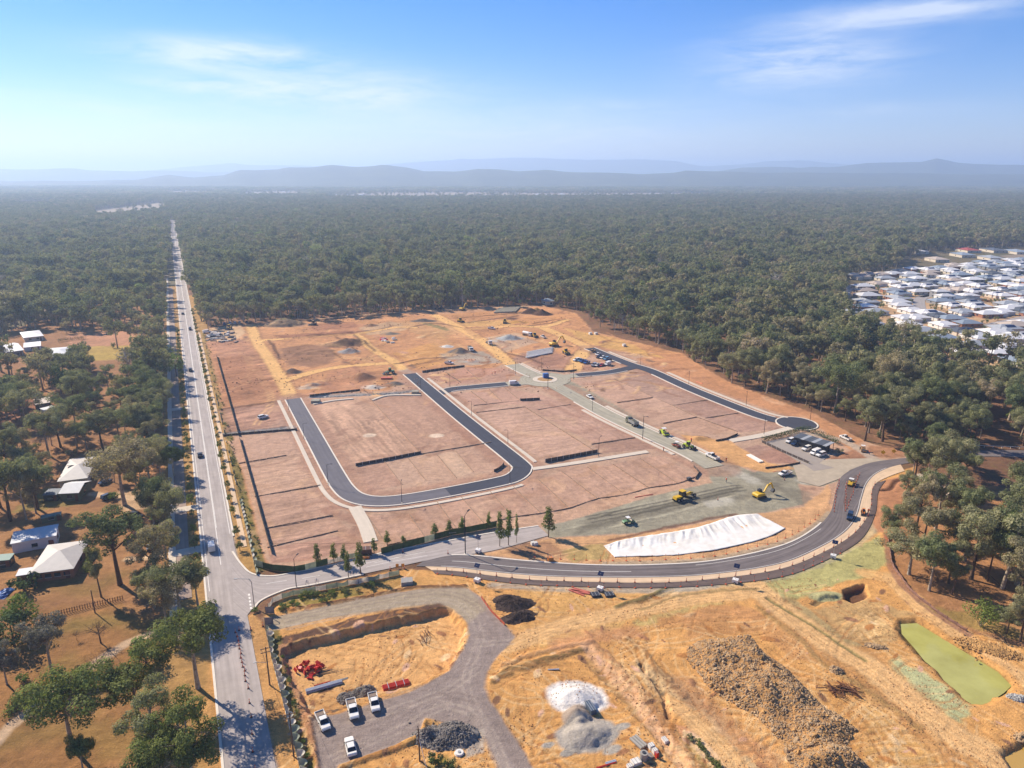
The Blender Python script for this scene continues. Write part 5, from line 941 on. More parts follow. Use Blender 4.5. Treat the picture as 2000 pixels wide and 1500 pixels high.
def excavator(name):
    t = empty(name)
    for s in (-1, 1):
        m = MB(); m.prism([(-1.9, .05), (1.9, .05), (2.15, .45), (1.9, .85), (-1.9, .85), (-2.15, .45)], s * 1.15 - .3, s * 1.15 + .3); m.build('track', STEEL, t)
    m = MB(); m.box(0, 0, .75, 1.6, 1.8, .4); m.build('undercarriage', STEEL, t)
    m = MB(); m.prism([(-2.3, 1.0), (1.5, 1.0), (1.5, 1.7), (-.2, 2.0), (-1.9, 2.05), (-2.4, 1.7)], -1.3, 1.3); m.build('house', P_['yellow'], t)
    m = MB(); m.prism([(.0, 1.0), (1.5, 1.0), (1.6, 1.9), (1.15, 2.9), (.0, 2.9)], .35, 1.3); o = m.build('cab', STEEL, t); m = MB(); m.box(.75, 1.31, 2.25, 1.0, .02, 1.0); m.build('side_window', GLASS, o); m = MB(); m.add([(1.63, .45, 1.9), (1.63, 1.2, 1.9), (1.2, 1.2, 2.85), (1.2, .45, 2.85)], [(0, 1, 2, 3)]); m.build('windscreen', GLASS, o)
    m = MB(); m.prism([(1.2, 1.5), (1.6, 1.6), (3.4, 4.3), (5.2, 4.7), (5.3, 4.4), (3.6, 3.7), (1.8, 1.3)], -.25, .25); m.build('boom', P_['yellow'], t)
    m = MB(); m.prism([(4.7, 4.9), (5.3, 4.75), (6.6, 2.2), (6.35, 2.0)], -.2, .2); m.build('stick', P_['yellow'], t)
    m = MB(); m.prism([(6.3, 2.2), (6.8, 2.1), (6.9, 1.1), (6.1, .8), (5.6, 1.3), (5.9, 1.5)], -.55, .55); m.build('bucket', STEEL, t)
    m = MB(); m.tube((2.2, 0, 1.6), (3.2, 0, 3.4), .1); m.tube((3.6, 0, 4.5), (4.9, 0, 5.1), .09); m.build('ram', CHROME, t); return t
def roller(name, body='yellow', drum2=False):
    t = empty(name); m = MB(); m.tube((1.7, -1.05, .75), (1.7, 1.05, .75), .75, n=18); m.build('drum', mat('drum_steel', C(120, 112, 104), .5, .4, var=.15), t)
    m = MB(); m.prism([(.5, .7), (2.6, .7), (2.6, .95), (2.3, 1.05), (.7, 1.15)], -1.25, -1.1); m.prism([(.5, .7), (2.6, .7), (2.6, .95), (2.3, 1.05), (.7, 1.15)], 1.1, 1.25); m.box(2.6, 0, .85, .15, 2.5, .3); m.box(.65, 0, .95, .3, 2.4, .4); m.build('drum_frame', P_[body], t)
    m = MB(); m.prism([(-2.6, .7), (.4, .7), (.4, 1.4), (-.9, 1.5), (-2.4, 1.45), (-2.7, 1.1)], -.85, .85); m.build('body', P_[body], t)
    m = MB()
    for x in (-.8, .3):
        for y in (-.7, .7): m.tube((x, y, 1.4), (x, y, 2.75), .05, n=6)
    m.build('canopy_post', STEEL, t); m = MB(); m.box(-.25, 0, 2.8, 1.6, 1.8, .12); m.build('canopy', P_['white'], t); m = MB(); m.box(-.4, 0, 1.6, .55, .6, .5); m.build('seat', STEEL, t)
    if drum2: m = MB(); m.tube((-1.7, -1.05, .75), (-1.7, 1.05, .75), .75, n=18); m.build('drum', _mats['drum_steel'], t)
    else: wheels(t, (-1.7,), .95, .72, .5)
    return t
def grader(name):
    t = empty(name); m = MB(); m.prism([(-4.4, 1.0), (-1.6, 1.0), (-1.4, 1.7), (-4.3, 1.9)], -.85, .85); m.build('engine_cover', P_['yellow'], t); m = MB(); m.prism([(-1.7, 1.0), (.2, 1.0), (.3, 2.2), (.0, 3.2), (-1.6, 3.2)], -.8, .8); m.build('cab', GLASS, t); m = MB(); m.box(-.8, 0, 3.28, 2.0, 1.8, .14); m.build('cab_roof', P_['yellow'], t)
    m = MB(); m.prism([(0, 1.3), (0, 1.8), (3.0, 2.0), (4.3, 1.5), (4.3, 1.1), (3.0, 1.6)], -.22, .22); m.build('main_frame', P_['yellow'], t); m = MB(); m.tube((.3, 0, 1.2), (3.6, 0, 1.0), .16); m.tube((1.2, -.9, 1.0), (1.2, .9, 1.0), .14); m.build('drawbar', P_['yellow'], t)
    m = MB(); m.box(1.3, 0, .5, .16, 3.9, .7, .5); m.build('blade', STEEL, t); wheels(t, (-3.5, -2.0), 1.0, .68, .4); wheels(t, (4.2,), 1.0, .68, .4); m = MB(); m.box(4.2, 0, .8, .3, 1.9, .3); m.build('front_axle', STEEL, t); return t
def loader(name, tracked=False):
    t = empty(name); m = MB(); m.prism([(-3.0, .9), (-.2, .9), (-.2, 1.7), (-2.8, 1.8)], -.85, .85); m.box(.6, 0, 1.0, 1.6, 1.0, .6); m.build('body', P_['yellow'], t); m = MB(); m.prism([(-1.2, 1.7), (.1, 1.2), (.2, 2.2), (-.1, 3.1), (-1.1, 3.1)], -.7, .7); m.build('cab', GLASS, t); m = MB(); m.box(-.55, 0, 3.16, 1.3, 1.6, .12); m.build('cab_roof', P_['yellow'], t)
    m = MB()
    for s in (-1, 1): m.prism([(.3, 1.7), (.6, 1.9), (2.7, .7), (2.6, .45)], s * .55 - .09, s * .55 + .09)
    m.build('lift_arm', P_['yellow'], t); m = MB(); m.prism([(2.5, .15), (3.6, .1), (3.7, .2), (2.8, .35), (2.6, 1.2), (2.4, 1.2)], -1.35, 1.35); m.build('bucket', STEEL, t)
    if tracked:
        for s in (-1, 1): m = MB(); m.prism([(-2.4, .05), (1.6, .05), (1.9, .5), (1.5, .95), (-2.3, .95), (-2.7, .5)], s * 1.05 - .28, s * 1.05 + .28); m.build('track', STEEL, t)
    else: wheels(t, (-2.1, 1.1), 1.0, .75, .5)
    return t
PROTO = dict(sedan=car('sedan', 4.8, 'sedan'), suv=car('suv', 4.8, 'suv'), ute=car('ute', 5.4, 'ute'), van=car('van', 5.2, 'van'), tipper=truck('tipper_truck', 'tipper'), tanker=truck('tank_truck', 'tank'), crane=truck('crane_truck', 'crane'), excavator=excavator('excavator'), roller=roller('road_roller'), roller2=roller('tandem_roller', 'redbrown', True), grader=grader('grader'), loader=loader('wheel_loader'), dozer=loader('bulldozer', True))
def recolor(o, frm, to):
    for c in kids(o):
        for sl in c.material_slots:
            if sl.material in frm: m = to; sl.link = 'OBJECT'; sl.material = m
        recolor(c, frm, to)
def vehicle(kind, px, front, label, color=None, cat=None, scale=1.0, group=None):
    w = at(*px); f = G(*front); t = copy_tree(PROTO[kind]); t.location = (w.x, w.y, max(w.z, .05)); t.rotation_euler = (0, 0, math.atan2(f.y - w.y, f.x - w.x)); t.scale = (scale,) * 3
    c = cat or {'sedan': 'car', 'suv': 'car', 'ute': 'ute', 'van': 'van', 'tipper': 'truck', 'tanker': 'truck', 'crane': 'truck', 'excavator': 'excavator', 'roller': 'roller', 'roller2': 'roller', 'grader': 'grader', 'loader': 'loader', 'dozer': 'bulldozer'}[kind]
    tag(t, label, c, group)
    if color: recolor(t, (P_['white'], P_['yellow'], P_['redbrown']) if kind not in ('crane', 'roller', 'roller2') else (P_['yellow'], P_['redbrown']), P_[color])
    return t
V = vehicle
V('ute', (631, 1414), (640, 1434), 'white ute parked by the left bank of the grey yard', scale=1.02); V('ute', (689, 1391), (694, 1412), 'white tray ute parked between two others in the grey yard', scale=1.05); V('ute', (731, 1377), (736, 1398), 'white ute with empty tray nearest the red pipes', scale=1.0); V('sedan', (685, 1463), (681, 1445), 'white sedan parked alone at the bottom of the grey yard', scale=1.0)
rd = lambda s, o, sg=1: (PX((*U(s, o), 0)), PX((*U(s + 5 * sg, o), 0)))
V('van', *rd(6.5, -1.9), 'white van driving away along the long road near the junction'); V('sedan', *rd(85, -1.9), 'dark car driving in tree shade along the long road', 'black'); V('suv', *rd(222, -1.4), 'black car on the long road beside the northern works', 'black'); V('suv', *rd(340, 1.7, -1), 'small dark car coming down the long road past the forest', 'navy'); V('sedan', *rd(405, -1.8), 'tiny dark car far up the tree-lined road', 'black')
V('suv', (514, 817), (526, 814), 'white car parked on the bare lot beside the long road'); V('sedan', (1152, 777), (1162, 783), 'white car driving on the unsealed street below the roundabout'); V('van', (1004, 751), (1018, 750), 'white van stopped where the short street meets the roundabout'); V('suv', (1660, 1012), (1655, 1035), 'dark blue car driving round the new curve', 'navy')
V('suv', (1543, 864), (1536, 867), 'white car at the top of the sales office car park'); V('suv', (1553, 869), (1545, 873), 'dark blue car in the sales office car park', 'navy'); V('suv', (1575, 879), (1567, 882), 'white car in the middle of the sales office car park'); V('van', (1592, 887), (1584, 890), 'white van in the sales office car park'); V('suv', (1603, 891), (1594, 894), 'white car at the lower end of the sales office car park')
V('ute', (1651, 858), (1640, 853), 'white ute parked on the gravel track at the forest edge'); V('ute', (1533, 928), (1521, 931), 'white ute on the grey works crossing'); V('ute', (1391, 895), (1379, 889), 'white ute loaded with tools at the end of the unsealed street', scale=1.15)
V('tipper', (1234, 829), (1224, 823), 'loaded dull green tipper truck on the unsealed street', 'olive'); V('roller', (1297, 849), (1306, 855), 'lime green roller on the unsealed street', 'lime'); V('roller2', (1321, 873), (1313, 868), 'small red-brown tandem roller behind the yellow sprayer', scale=.8); V('loader', (1346, 876), (1359, 880), 'lime yellow loader on the unsealed street', 'lime', scale=.9)
V('grader', (1335, 975), (1358, 967), 'yellow grader trimming the grey road base'); V('excavator', (1483, 972), (1498, 968), 'yellow excavator with raised arm on the works crossing', scale=.95); V('roller', (1227, 1022), (1236, 1020), 'small green roller on the grey road base', 'green', scale=.75); V('roller2', (1662, 947), (1668, 938), 'yellow tandem roller parked in the median island', 'yellow', scale=.85); V('roller', (1685, 881), (1690, 892), 'tan roller on the track beside the yellow signs', 'tan', scale=.8); V('loader', (1686, 1004), (1687, 1016), 'orange machine on the shoulder of the curve', 'orange', scale=.55)
V('ute', (960, 643), (968, 644), 'white ute among the northern dirt tracks'); V('crane', (955, 672), (965, 680), 'white crane truck beside the grey gravel heap'); V('tipper', (919, 685), (925, 692), 'white tipper beside the dark gravel heap', 'white'); V('ute', (877, 711), (886, 712), 'white ute above the dark sleeper wall'); V('tanker', (1030, 656), (1040, 658), 'white tank truck in the row of northern plant'); V('loader', (1045, 659), (1052, 662), 'yellow loader in the row of northern plant'); V('ute', (1061, 660), (1054, 657), 'white ute at the end of the northern plant row')
V('excavator', (1082, 676), (1096, 674), 'large yellow excavator near the parked blue cars', scale=1.25); V('excavator', (862, 604), (853, 606), 'brown excavator at the forest line', 'tan', scale=1.1); V('excavator', (903, 606), (918, 602), 'yellow excavator with outstretched arm at the forest line', scale=1.1); V('dozer', (900, 629), (909, 631), 'yellow bulldozer on the upper orange pad'); V('loader', (986, 631), (986, 640), 'yellow loader facing the camera on the upper orange pad'); V('loader', (1106, 692), (1113, 696), 'yellow wheel loader below the large excavator', scale=1.1); V('dozer', (611, 635), (602, 636), 'dark bulldozer beside the grassy mound', 'tan'); V('loader', (760, 730), (752, 731), 'white and green backhoe above the red trailer', 'green'); V('loader', (447, 643), (440, 646), 'yellow loader in the storage yard by the road')
for q, f, l, c, k in (((1126, 705), (1121, 706), 'white car leading the row of blue cars', 'white', 'suv'), ((1132, 705), (1127, 707), 'light blue car in the row near the plant', 'lightblue', 'sedan'), ((1138, 707), (1133, 709), 'blue ute in the middle of the row', 'blue', 'ute'), ((1146, 710), (1141, 712), 'blue ute at the end of the row', 'blue', 'ute'), ((1160, 715), (1156, 717), 'silver car at the left of the lower parked row', 'silver', 'suv'), ((1167, 715), (1163, 717), 'white ute in the lower parked row', 'white', 'ute'), ((1175, 715), (1171, 717), 'red car in the lower parked row', 'red', 'sedan'), ((1187, 713), (1182, 715), 'tall white van closing the lower parked row', 'white', 'van'),
                     ((1189, 706), (1184, 708), 'dark blue car under the black street', 'navy', 'suv'), ((1184, 703), (1179, 705), 'pale blue car under the black street', 'lightblue', 'suv'), ((1177, 700), (1172, 702), 'white car under the black street', 'white', 'sedan'), ((1170, 699), (1165, 701), 'black car under the black street', 'black', 'sedan'), ((1168, 694), (1164, 697), 'white ute at the top of the cars under the black street', 'white', 'ute'), ((1157, 688), (1151, 690), 'tan ute near the end of the black street', 'tan', 'ute'),
                     ((206, 944), (216, 940), 'dark blue car parked under the big spreading gum', 'navy', 'sedan'), ((212, 973), (222, 969), 'grey-blue car parked beside the green bush', 'navy', 'suv'), ((267, 1011), (275, 1013), 'dark car in the shade near the verge trees', 'black', 'suv')):
    V(k, q, f, l, c)
for q, l in (((404, 650), 'white van in the storage yard by the road'), ((412, 656), 'white ute in the storage yard by the road')): V('van' if 'van' in l else 'ute', q, (q[0] + 8, q[1] - 1), l)
for i, (x, y, c) in enumerate(((438, 634, 'blue'), (450, 633, 'white'), (459, 633, 'white'), (468, 632, 'silver'), (482, 631, 'navy'))): V('suv', (x, y), (x, y - 4), '%s car parked under the trees behind the storage yard%s' % (c, (', left one', ', beside the blue car', ', third from the road', '', '')[i]), c)
def purge(o):
    for c in kids(o): purge(c)
    KIDS.pop(o, None); bpy.data.objects.remove(o)
for o in PROTO.values(): purge(o)
# ================================================================== STREET FURNITURE
POLE = mat('dark_pole', C(58, 60, 64), .6, .3, var=.1)
def lamp_proto():
    t = empty('street_lamp'); m = MB(); m.tube((0, 0, 0), (0, 0, 8.6), .11, .07, 8); m.build('pole', POLE, t); m = MB(); m.tube((0, 0, 8.5), (1.5, 0, 8.9), .06, .05, 6); m.build('arm', POLE, t); m = MB(); m.box(1.75, 0, 8.9, .8, .3, .14); m.build('lamp_head', POLE, t); m = MB(); m.box(0, 0, .1, .5, .5, .2); m.build('base_plate', A_KERB, t); return t
lp = lamp_proto()
for i, (x, y, rz, s, l) in enumerate(((579, 1147, 1.3, 1.05, 'lamp post on the verge of the connecting road near the junction'), (909, 1082, 1.2, 1.5, 'tall lamp post between the connecting road and the new curve'), (641, 947, 0, .95, 'lamp post on the left street just above its bend'), (785, 982, 1.6, .9, 'lamp post on the bottom stretch of the black street'), (996, 944, 1.8, .9, 'lamp post by the right bend of the black street'), (921, 812, -2.5, .85, 'lamp post halfway up the dark middle street'), (992, 869, -2.5, .8, 'lamp post low on the dark middle street'), (1007, 732, 3, .9, 'lamp post left of the roundabout'), (1070, 759, 1.7, 1.25, 'lamp post at the lower edge of the roundabout'), (1120, 741, 1.7, 1.0, 'lamp post at the mouth of the right side street'), (1058, 724, -1.6, .9, 'lamp post above the roundabout'), (1157, 803, -1, .9, 'lamp post on the unsealed street beside the white car'), (1255, 858, -1, 1.25, 'lamp post on the unsealed street between truck and roller'), (1169, 892, 1, .95, 'lamp post at the end of the tall sleeper wall'), (1492, 848, 2, .95, 'lamp post at the path below the turning circle'), (1457, 793, -2, .9, 'lamp post on the long right street near the turning circle'), (1345, 751, -2, .9, 'lamp post midway along the long right street'), (1582, 822, 3, .9, 'lamp post at the turning circle'), (879, 756, -1.6, .8, 'lamp post on the short street'), (822, 764, -.4, .85, 'lamp post near the top of the dark middle street'), (1251, 713, -2, .8, 'lamp post at the top junction of the long right street'), (564, 802, 0, .8, 'lamp post near the gravel end of the left street'), (594, 858, 0, .85, 'lamp post beside the rock drain on the left street'))):
    o = copy_tree(lp); w = at(x, y); o.location = (w.x, w.y, w.z); o.rotation_euler = (0, 0, rz); o.scale = (s, s, s * .95); tag(o, l, 'street lamp', 'estate lamp posts')
purge(lp)
w = at(497, 1187); t = empty('street_lamp', w); m = MB(); m.tube((0, 0, 0), (0, 0, 7.6), .13, .09); m.build('pole', CHROME, t); m = MB(); m.tube((0, 0, 7.5), (-.6, 0, 8.3), .08); m.tube((-.6, 0, 8.3), (-3.6, 0, 8.4), .07); m.build('arm', CHROME, t); m = MB(); m.box(-3.8, 0, 8.38, .9, .32, .16); m.build('lamp_head', CHROME, t); tag(t, 'grey street lamp with long curved arm at the junction corner', 'street lamp')
WOODP = mat('weathered_pole', C(120, 100, 84), .9, var=.2)
def power_pole(x, y, h, label, arms=True, lamp=False):
    w = at(x, y); t = empty('power_pole', w, AZ); m = MB(); m.tube((0, 0, 0), (0, 0, h), .17, .11); m.build('pole', WOODP, t)
    if arms:
        for z in (h - .4, h - 1.3): m = MB(); m.box(0, 0, z, .12, 2.2, .12); o = m.build('crossarm', WOODP, t); k = MB(); [k.tube((0, y_, z + .05), (0, y_, z + .3), .05, n=6) for y_ in (-1, -.4, .4, 1)]; k.build('insulator', CHROME, o)
    if lamp: m = MB(); m.tube((0, 0, h * .6), (0, 2.2, h * .68), .05); m.box(0, 2.4, h * .68, .25, .7, .12); m.build('lamp_arm', CHROME, t)
    tag(t, label, 'power pole'); return w
pa = power_pole(527, 1338, 9.5, 'power pole with crossarms standing in the drooping cloth fence', True, True); pb = power_pole(574, 1478, 10, 'power pole near the bottom of the drooping cloth fence', True); power_pole(186, 1198, 6.4, 'bare grey post beside the paling fence', False); power_pole(820, 1488, 7.5, 'stayed dark post below the rubble heap', False)
def wire(name, a, b, sag, label):
    pts = [Vector(a).lerp(Vector(b), k / 14) - Vector((0, 0, sag * 4 * (k / 14) * (1 - k / 14))) for k in range(15)]; Vv, Ff = tubes([(pts, [.022] * 15)], 4); o = obj(name, np_mesh(name, Vv, Ff, [POLE])); tag(o, label, 'cable', 'overhead wires')
for k, dy in enumerate((-.9, .9)):
    a = Vector(pa) + Vector((RN[0] * dy, RN[1] * dy, 9.3)); b = Vector(pb) + Vector((RN[0] * dy, RN[1] * dy, 9.8)); wire('overhead_wire', a, b, .8, ('left', 'right')[k] + ' overhead wire strung along the drooping cloth fence')
s0 = at(838, 1520); a0 = at(820, 1488); t = MB(); t.tube((a0.x, a0.y, 5.5), (s0.x, s0.y, .1), .05, n=6); tag(t.build('stay_wire', mat('white_guard', C(235, 235, 235), .6)), 'white stay guard running down from the dark post', 'cable')
# ---- walls and edgings
SLEEPER = mat('concrete_sleeper', C(118, 108, 102), .9, var=.2, scale=1.5); SLD = mat('dark_sleeper', C(96, 88, 84), .9, var=.2, scale=1.5); EDGE = mat('sleeper_edge', C(176, 150, 130), .9, var=.25, scale=1.0)
def sleeper_wall(pts, h, label, m=SLD, step=2.4, name='retaining_wall', px=True, zt=None, group=None):
    w = resample(W2(pts) if px else pts, step); t = empty(name, (w[0][0], w[0][1], HZ(*w[0]) - .1)); o0 = Vector(t.location); me = None
    for i in range(len(w)):
        q = MB(); q.box(w[i][0] - o0.x, w[i][1] - o0.y, h / 2 + .06, .2, .2, h + .2, AZ); q.build('post', CHROME if h > 1 else EDGE, t)
        if i < len(w) - 1:
            a, b = w[i], w[i + 1]; l = math.hypot(b[0] - a[0], b[1] - a[1]); q = MB(); q.box((a[0] + b[0]) / 2 - o0.x, (a[1] + b[1]) / 2 - o0.y, h / 2, l - .16, .12, h, math.atan2(b[1] - a[1], b[0] - a[0])); q.build('sleeper_panel', m, t)
    tag(t, label, 'wall', group); return t
sleeper_wall([(695, 910), (750, 900), (822, 886)], 1.2, 'dark sleeper wall between the two big lots and the row below'); sleeper_wall([(1065, 903), (1120, 893), (1167, 884)], 1.5, 'tall sleeper wall with pale posts beside the concrete path'); sleeper_wall([(825, 728), (870, 721), (907, 717)], 1.2, 'dark sleeper wall above the short street lots'); sleeper_wall([(1016, 783), (1054, 781)], 1.2, 'short dark sleeper wall in the lots below the roundabout')
sleeper_wall([(605, 774), (650, 769), (703, 763)], 1.1, 'dark wall above the rock drain at the top of the left block'); sleeper_wall([(436, 852), (500, 846), (580, 840)], 1.0, 'retaining wall along the rock drain beside the long road', SLD); sleeper_wall([(1060, 724), (1100, 727), (1126, 724)], 1.0, 'curved dark wall above the roundabout'); sleeper_wall([(965, 922), (978, 916), (984, 908)], 1.0, 'short curved wall at the corner lot inside the bend'); sleeper_wall([(1398, 862), (1420, 858), (1440, 849)], .8, 'dark wall at the end of the orange dirt lot'); sleeper_wall([(1358, 936), (1366, 924), (1355, 912)], .9, 'curved edging wall at the works crossing corner'); sleeper_wall([(1495, 915), (1530, 911), (1562, 905)], .7, 'low wall below the sales office lot')
ei = 0
for a, b in (((497, 971), (626, 948)), ((517, 1033), (650, 1007)), ((522, 1070), (660, 1037)), ((822, 887), (960, 864)), ((750, 900), (786, 947)), ((797, 895), (832, 939)), ((854, 889), (892, 934)), ((890, 881), (925, 922)), ((722, 778), (822, 885)), ((717, 1007), (757, 1065)), ((925, 792), (1014, 783)), ((955, 760), (980, 784)), ((920, 765), (950, 787)), ((985, 757), (1016, 782)), ((1025, 795), (1160, 880)), ((1050, 800), (1115, 790)), ((1155, 868), (1240, 855)), ((930, 806), (1025, 795)), ((870, 728), (900, 748)), ((912, 722), (940, 746)), ((1200, 740), (1360, 814)), ((1360, 815), (1440, 843)), ((1275, 777), (1205, 787)), ((1382, 781), (1315, 792)), ((1360, 815), (1295, 827)), ((1442, 807), (1377, 817)), ((466, 906), (560, 890)), *zip(RW[1:-1], RWB[1:-1])):
    w = resample(W2([a, b]), 2.4); o0 = Vector((w[0][0], w[0][1], HZ(*w[0]))); t = empty('lot_edging', o0); dark = False
    for i in range(len(w) - 1):
        p, q = w[i], w[i + 1]; l = math.hypot(q[0] - p[0], q[1] - p[1]); m = MB(); m.box((p[0] + q[0]) / 2 - o0.x, (p[1] + q[1]) / 2 - o0.y, .12 + random.uniform(0, .05), l - .12, .2, .34, math.atan2(q[1] - p[1], q[0] - p[0])); m.build('sleeper', EDGE, t)
    tag(t, 'low concrete sleeper edging on a boundary between bare lots', 'edging', 'sleeper edgings between the lots'); ei += 1
sleeper_wall(RWB, .4, 'long low wall along the lower boundary of the bottom lot row', EDGE, 3.0)
# boundary fence above the long road, and the silt fence in front of it
def cloth(name, rgb):
    m = bpy.data.materials.new(name); m.use_nodes = True; nt = m.node_tree; nt.nodes.clear(); N = nt.nodes.new; L = nt.links.new; o = N('ShaderNodeOutputMaterial'); d = N('ShaderNodeBsdfDiffuse'); t = N('ShaderNodeBsdfTranslucent'); x = N('ShaderNodeMixShader'); x.inputs[0].default_value = .45
    tc = N('ShaderNodeTexCoord'); n = N('ShaderNodeTexNoise'); n.inputs['Scale'].default_value = .9; n.inputs['Detail'].default_value = 5; L(tc.outputs['Object'], n.inputs[0]); r = N('ShaderNodeMapRange'); r.inputs[1].default_value = .3; r.inputs[2].default_value = .7; r.inputs[3].default_value = .72; r.inputs[4].default_value = 1.1; L(n.outputs['Fac'], r.inputs[0])
    s = N('ShaderNodeVectorMath'); s.operation = 'SCALE'; s.inputs[0].default_value = rgb; L(r.outputs[0], s.inputs['Scale']); L(s.outputs[0], d.inputs[0]); L(s.outputs[0], t.inputs[0]); L(d.outputs[0], x.inputs[1]); L(t.outputs[0], x.inputs[2]); L(x.outputs[0], o.inputs[0]); return m
FENCE = mat('boundary_fence', C(70, 66, 64), .9, var=.2); CLOTHG = cloth('green_shade_cloth', C(104, 124, 92)); CLOTHW = cloth('white_shade_cloth', C(250, 250, 246)); CLOTHGW = cloth('pale_green_cloth', C(206, 216, 200)); REDF = mat('barrier_mesh', C(216, 110, 80), .8, var=.2)
def panel_fence(pts, h, step, mats_, label, name='site_fence', sag=0.0, px=True, postm=POLE, gap=0.0, group=None, seed=0, slump=0.0):
    rs = random.Random(seed); w = resample(W2(pts) if px else pts, step); o0 = Vector((w[0][0], w[0][1], 0)); t = empty(name, o0)
    for i in range(len(w)):
        z = HZ(*w[i]); q = MB(); q.tube((w[i][0] - o0.x, w[i][1] - o0.y, z - .1), (w[i][0] - o0.x, w[i][1] - o0.y, z + h + .15), .045, n=5); q.build('post', postm, t)
        if i == len(w) - 1 or rs.random() < gap: continue
        a, b = w[i], w[i + 1]; n = 6; s_ = sag * rs.uniform(.1, 1.0); lean = rs.uniform(-.25, .25) * (1 if sag else 0) if not slump else rs.uniform(.35, 1.0) * slump; dx, dy = b[0] - a[0], b[1] - a[1]; l = math.hypot(dx, dy); vs = []; fs = []
        for k in range(n + 1):
            u = k / n; x, y = a[0] + dx * u - o0.x, a[1] + dy * u - o0.y; zb = HZ(a[0] + dx * u, a[1] + dy * u) + .04; top = h - s_ * 4 * u * (1 - u) * h * .8; bul = lean * math.sin(u * 3.14) ** .5 if slump and 0 < u < 1 else lean * math.sin(u * 3.14); nx, ny = -dy / l, dx / l
            for dz, th in ((0, .0), (top * .5, bul * (1 if not slump else .6)), (top, bul * (.4 if not slump else 1.35))): vs += [(x + nx * (th - .015), y + ny * (th - .015), zb + dz), (x + nx * (th + .015), y + ny * (th + .015), zb + dz)]
        for k in range(n):
            r0, r1 = k * 6, (k + 1) * 6
            for a_, b_ in ((0, 2), (2, 4), (4, 5), (5, 3), (3, 1)): fs.append((r0 + a_, r0 + b_, r1 + b_, r1 + a_))
        q = MB(); q.add(vs, fs); q.build('cloth_panel', rs.choice(mats_), t)
    tag(t, label, 'fence', group); return t
panel_fence([U(s, 13.6) for s in (-4, 98)], 1.6, 3.2, [FENCE], 'dark boundary fence between the road verge and the lower lots', px=False, seed=1); panel_fence([U(s, 13.6) for s in (102, 250)], 1.7, 3.4, [FENCE], 'dark boundary fence beside the upper bare lot', px=False, seed=2)
panel_fence([U(s, 8.4) for s in (-14, 40)] , .95, 3.0, [CLOTHW, CLOTHGW], 'white cloth fence along the verge near the junction', px=False, sag=.25, gap=.1, seed=3, slump=-.7); panel_fence([U(s, 8.4) for s in (44, 190)], .9, 3.6, [CLOTHGW, CLOTHW, CLOTHG], 'pale cloth fence along the verge of the long road', px=False, sag=.3, gap=.35, seed=4)
panel_fence([(497, 1105), (530, 1114), (580, 1118), (640, 1102)], 1.9, 3.0, [CLOTHG, CLOTHG, CLOTHGW], 'green banner fence round the corner of the estate', seed=5); panel_fence([(640, 1102), (680, 1092), (700, 1088)], 1.5, 2.6, [CLOTHGW, CLOTHW], 'slumped pale banner fence below the corner lots', sag=.4, seed=6); panel_fence([(745, 1082), (800, 1068), (880, 1046), (970, 1030)], 2.0, 3.2, [CLOTHG, CLOTHG, CLOTHG, CLOTHGW], 'long green banner fence above the connecting road', seed=7)
panel_fence([(524, 1190), (534, 1176), (560, 1166), (620, 1154), (700, 1140), (780, 1122)], 1.5, 2.6, [CLOTHGW, CLOTHGW, CLOTHW], 'pale banner fence along the lower side of the connecting road', sag=.3, seed=8)
panel_fence([(519, 1232), (530, 1285), (546, 1345), (562, 1410), (580, 1478), (592, 1530)], 1.7, 2.2, [CLOTHW, CLOTHW, CLOTHGW], 'drooping white cloth fence along the closed lane', sag=.6, seed=9, slump=1.3)
panel_fence([(1733, 1045), (1743, 1108), (1781, 1158), (1831, 1198), (1888, 1234)], .9, 2.5, [mat('silt_fence', C(146, 112, 98), .9, var=.2)], 'brown silt fence along the edge of the wooded corner', sag=.3, seed=10); panel_fence([(940, 1168), (958, 1194), (986, 1222)], .7, 2.0, [REDF], 'low orange barrier edging beside the black mulch heaps', seed=11)
for k, (x, y) in enumerate(((594, 1113), (884, 1047))):            # pale lettering on two green banners, too small to read
    w = at(x, y); q = MB(); rl = random.Random(k)
    for i in range(9): q.box(-1.0 + i * .25, -.06, 1.0 + (.08 if i == 0 else 0), .09, .02, .5 if i == 0 else rl.uniform(.18, .3))
    tag(q.build('banner_lettering', CLOTHW, None, False, w, .28), ('small pale lettering on the corner green banner', 'small pale lettering on the long green banner')[k], 'lettering')
# gate banners, paling fence
for k, (a, b, l) in enumerate((((519, 1200), (536, 1199), 'grey banner on the upper leaf of the site gate'), ((518, 1221), (534, 1219), 'grey banner on the lower leaf of the site gate'))): panel_fence([a, b], 2.0, 2.6, [mat('grey_banner', C(150, 148, 152), .8, var=.2)], l, 'site_gate', seed=20 + k)
PALE_ = mat('brown_paling', C(120, 84, 62), .9, var=.2); w = resample(W2([(80, 1210), (150, 1193), (240, 1172)]), .55); o0 = Vector((*w[0], 0)); t = empty('paling_fence', o0); pm = MB(); pm.box(0, 0, .7, .16, .05, 1.4); pme = pm.mesh('paling', PALE_)
for i, q in enumerate(w): o = obj('paling', pme, t, (q[0] - o0.x, q[1] - o0.y, HZ(*q))); o.rotation_euler = (0, random.uniform(-.04, .04), .25)
for z in (.4, 1.1):
    m = MB(); [m.tube((w[i][0] - o0.x, w[i][1] - o0.y, z), (w[min(i + 8, len(w) - 1)][0] - o0.x, w[min(i + 8, len(w) - 1)][1] - o0.y, z), .045, n=4) for i in range(0, len(w) - 1, 8)]; m.build('rail', PALE_, t)
tag(t, 'brown open paling fence across the dry paddock', 'fence')
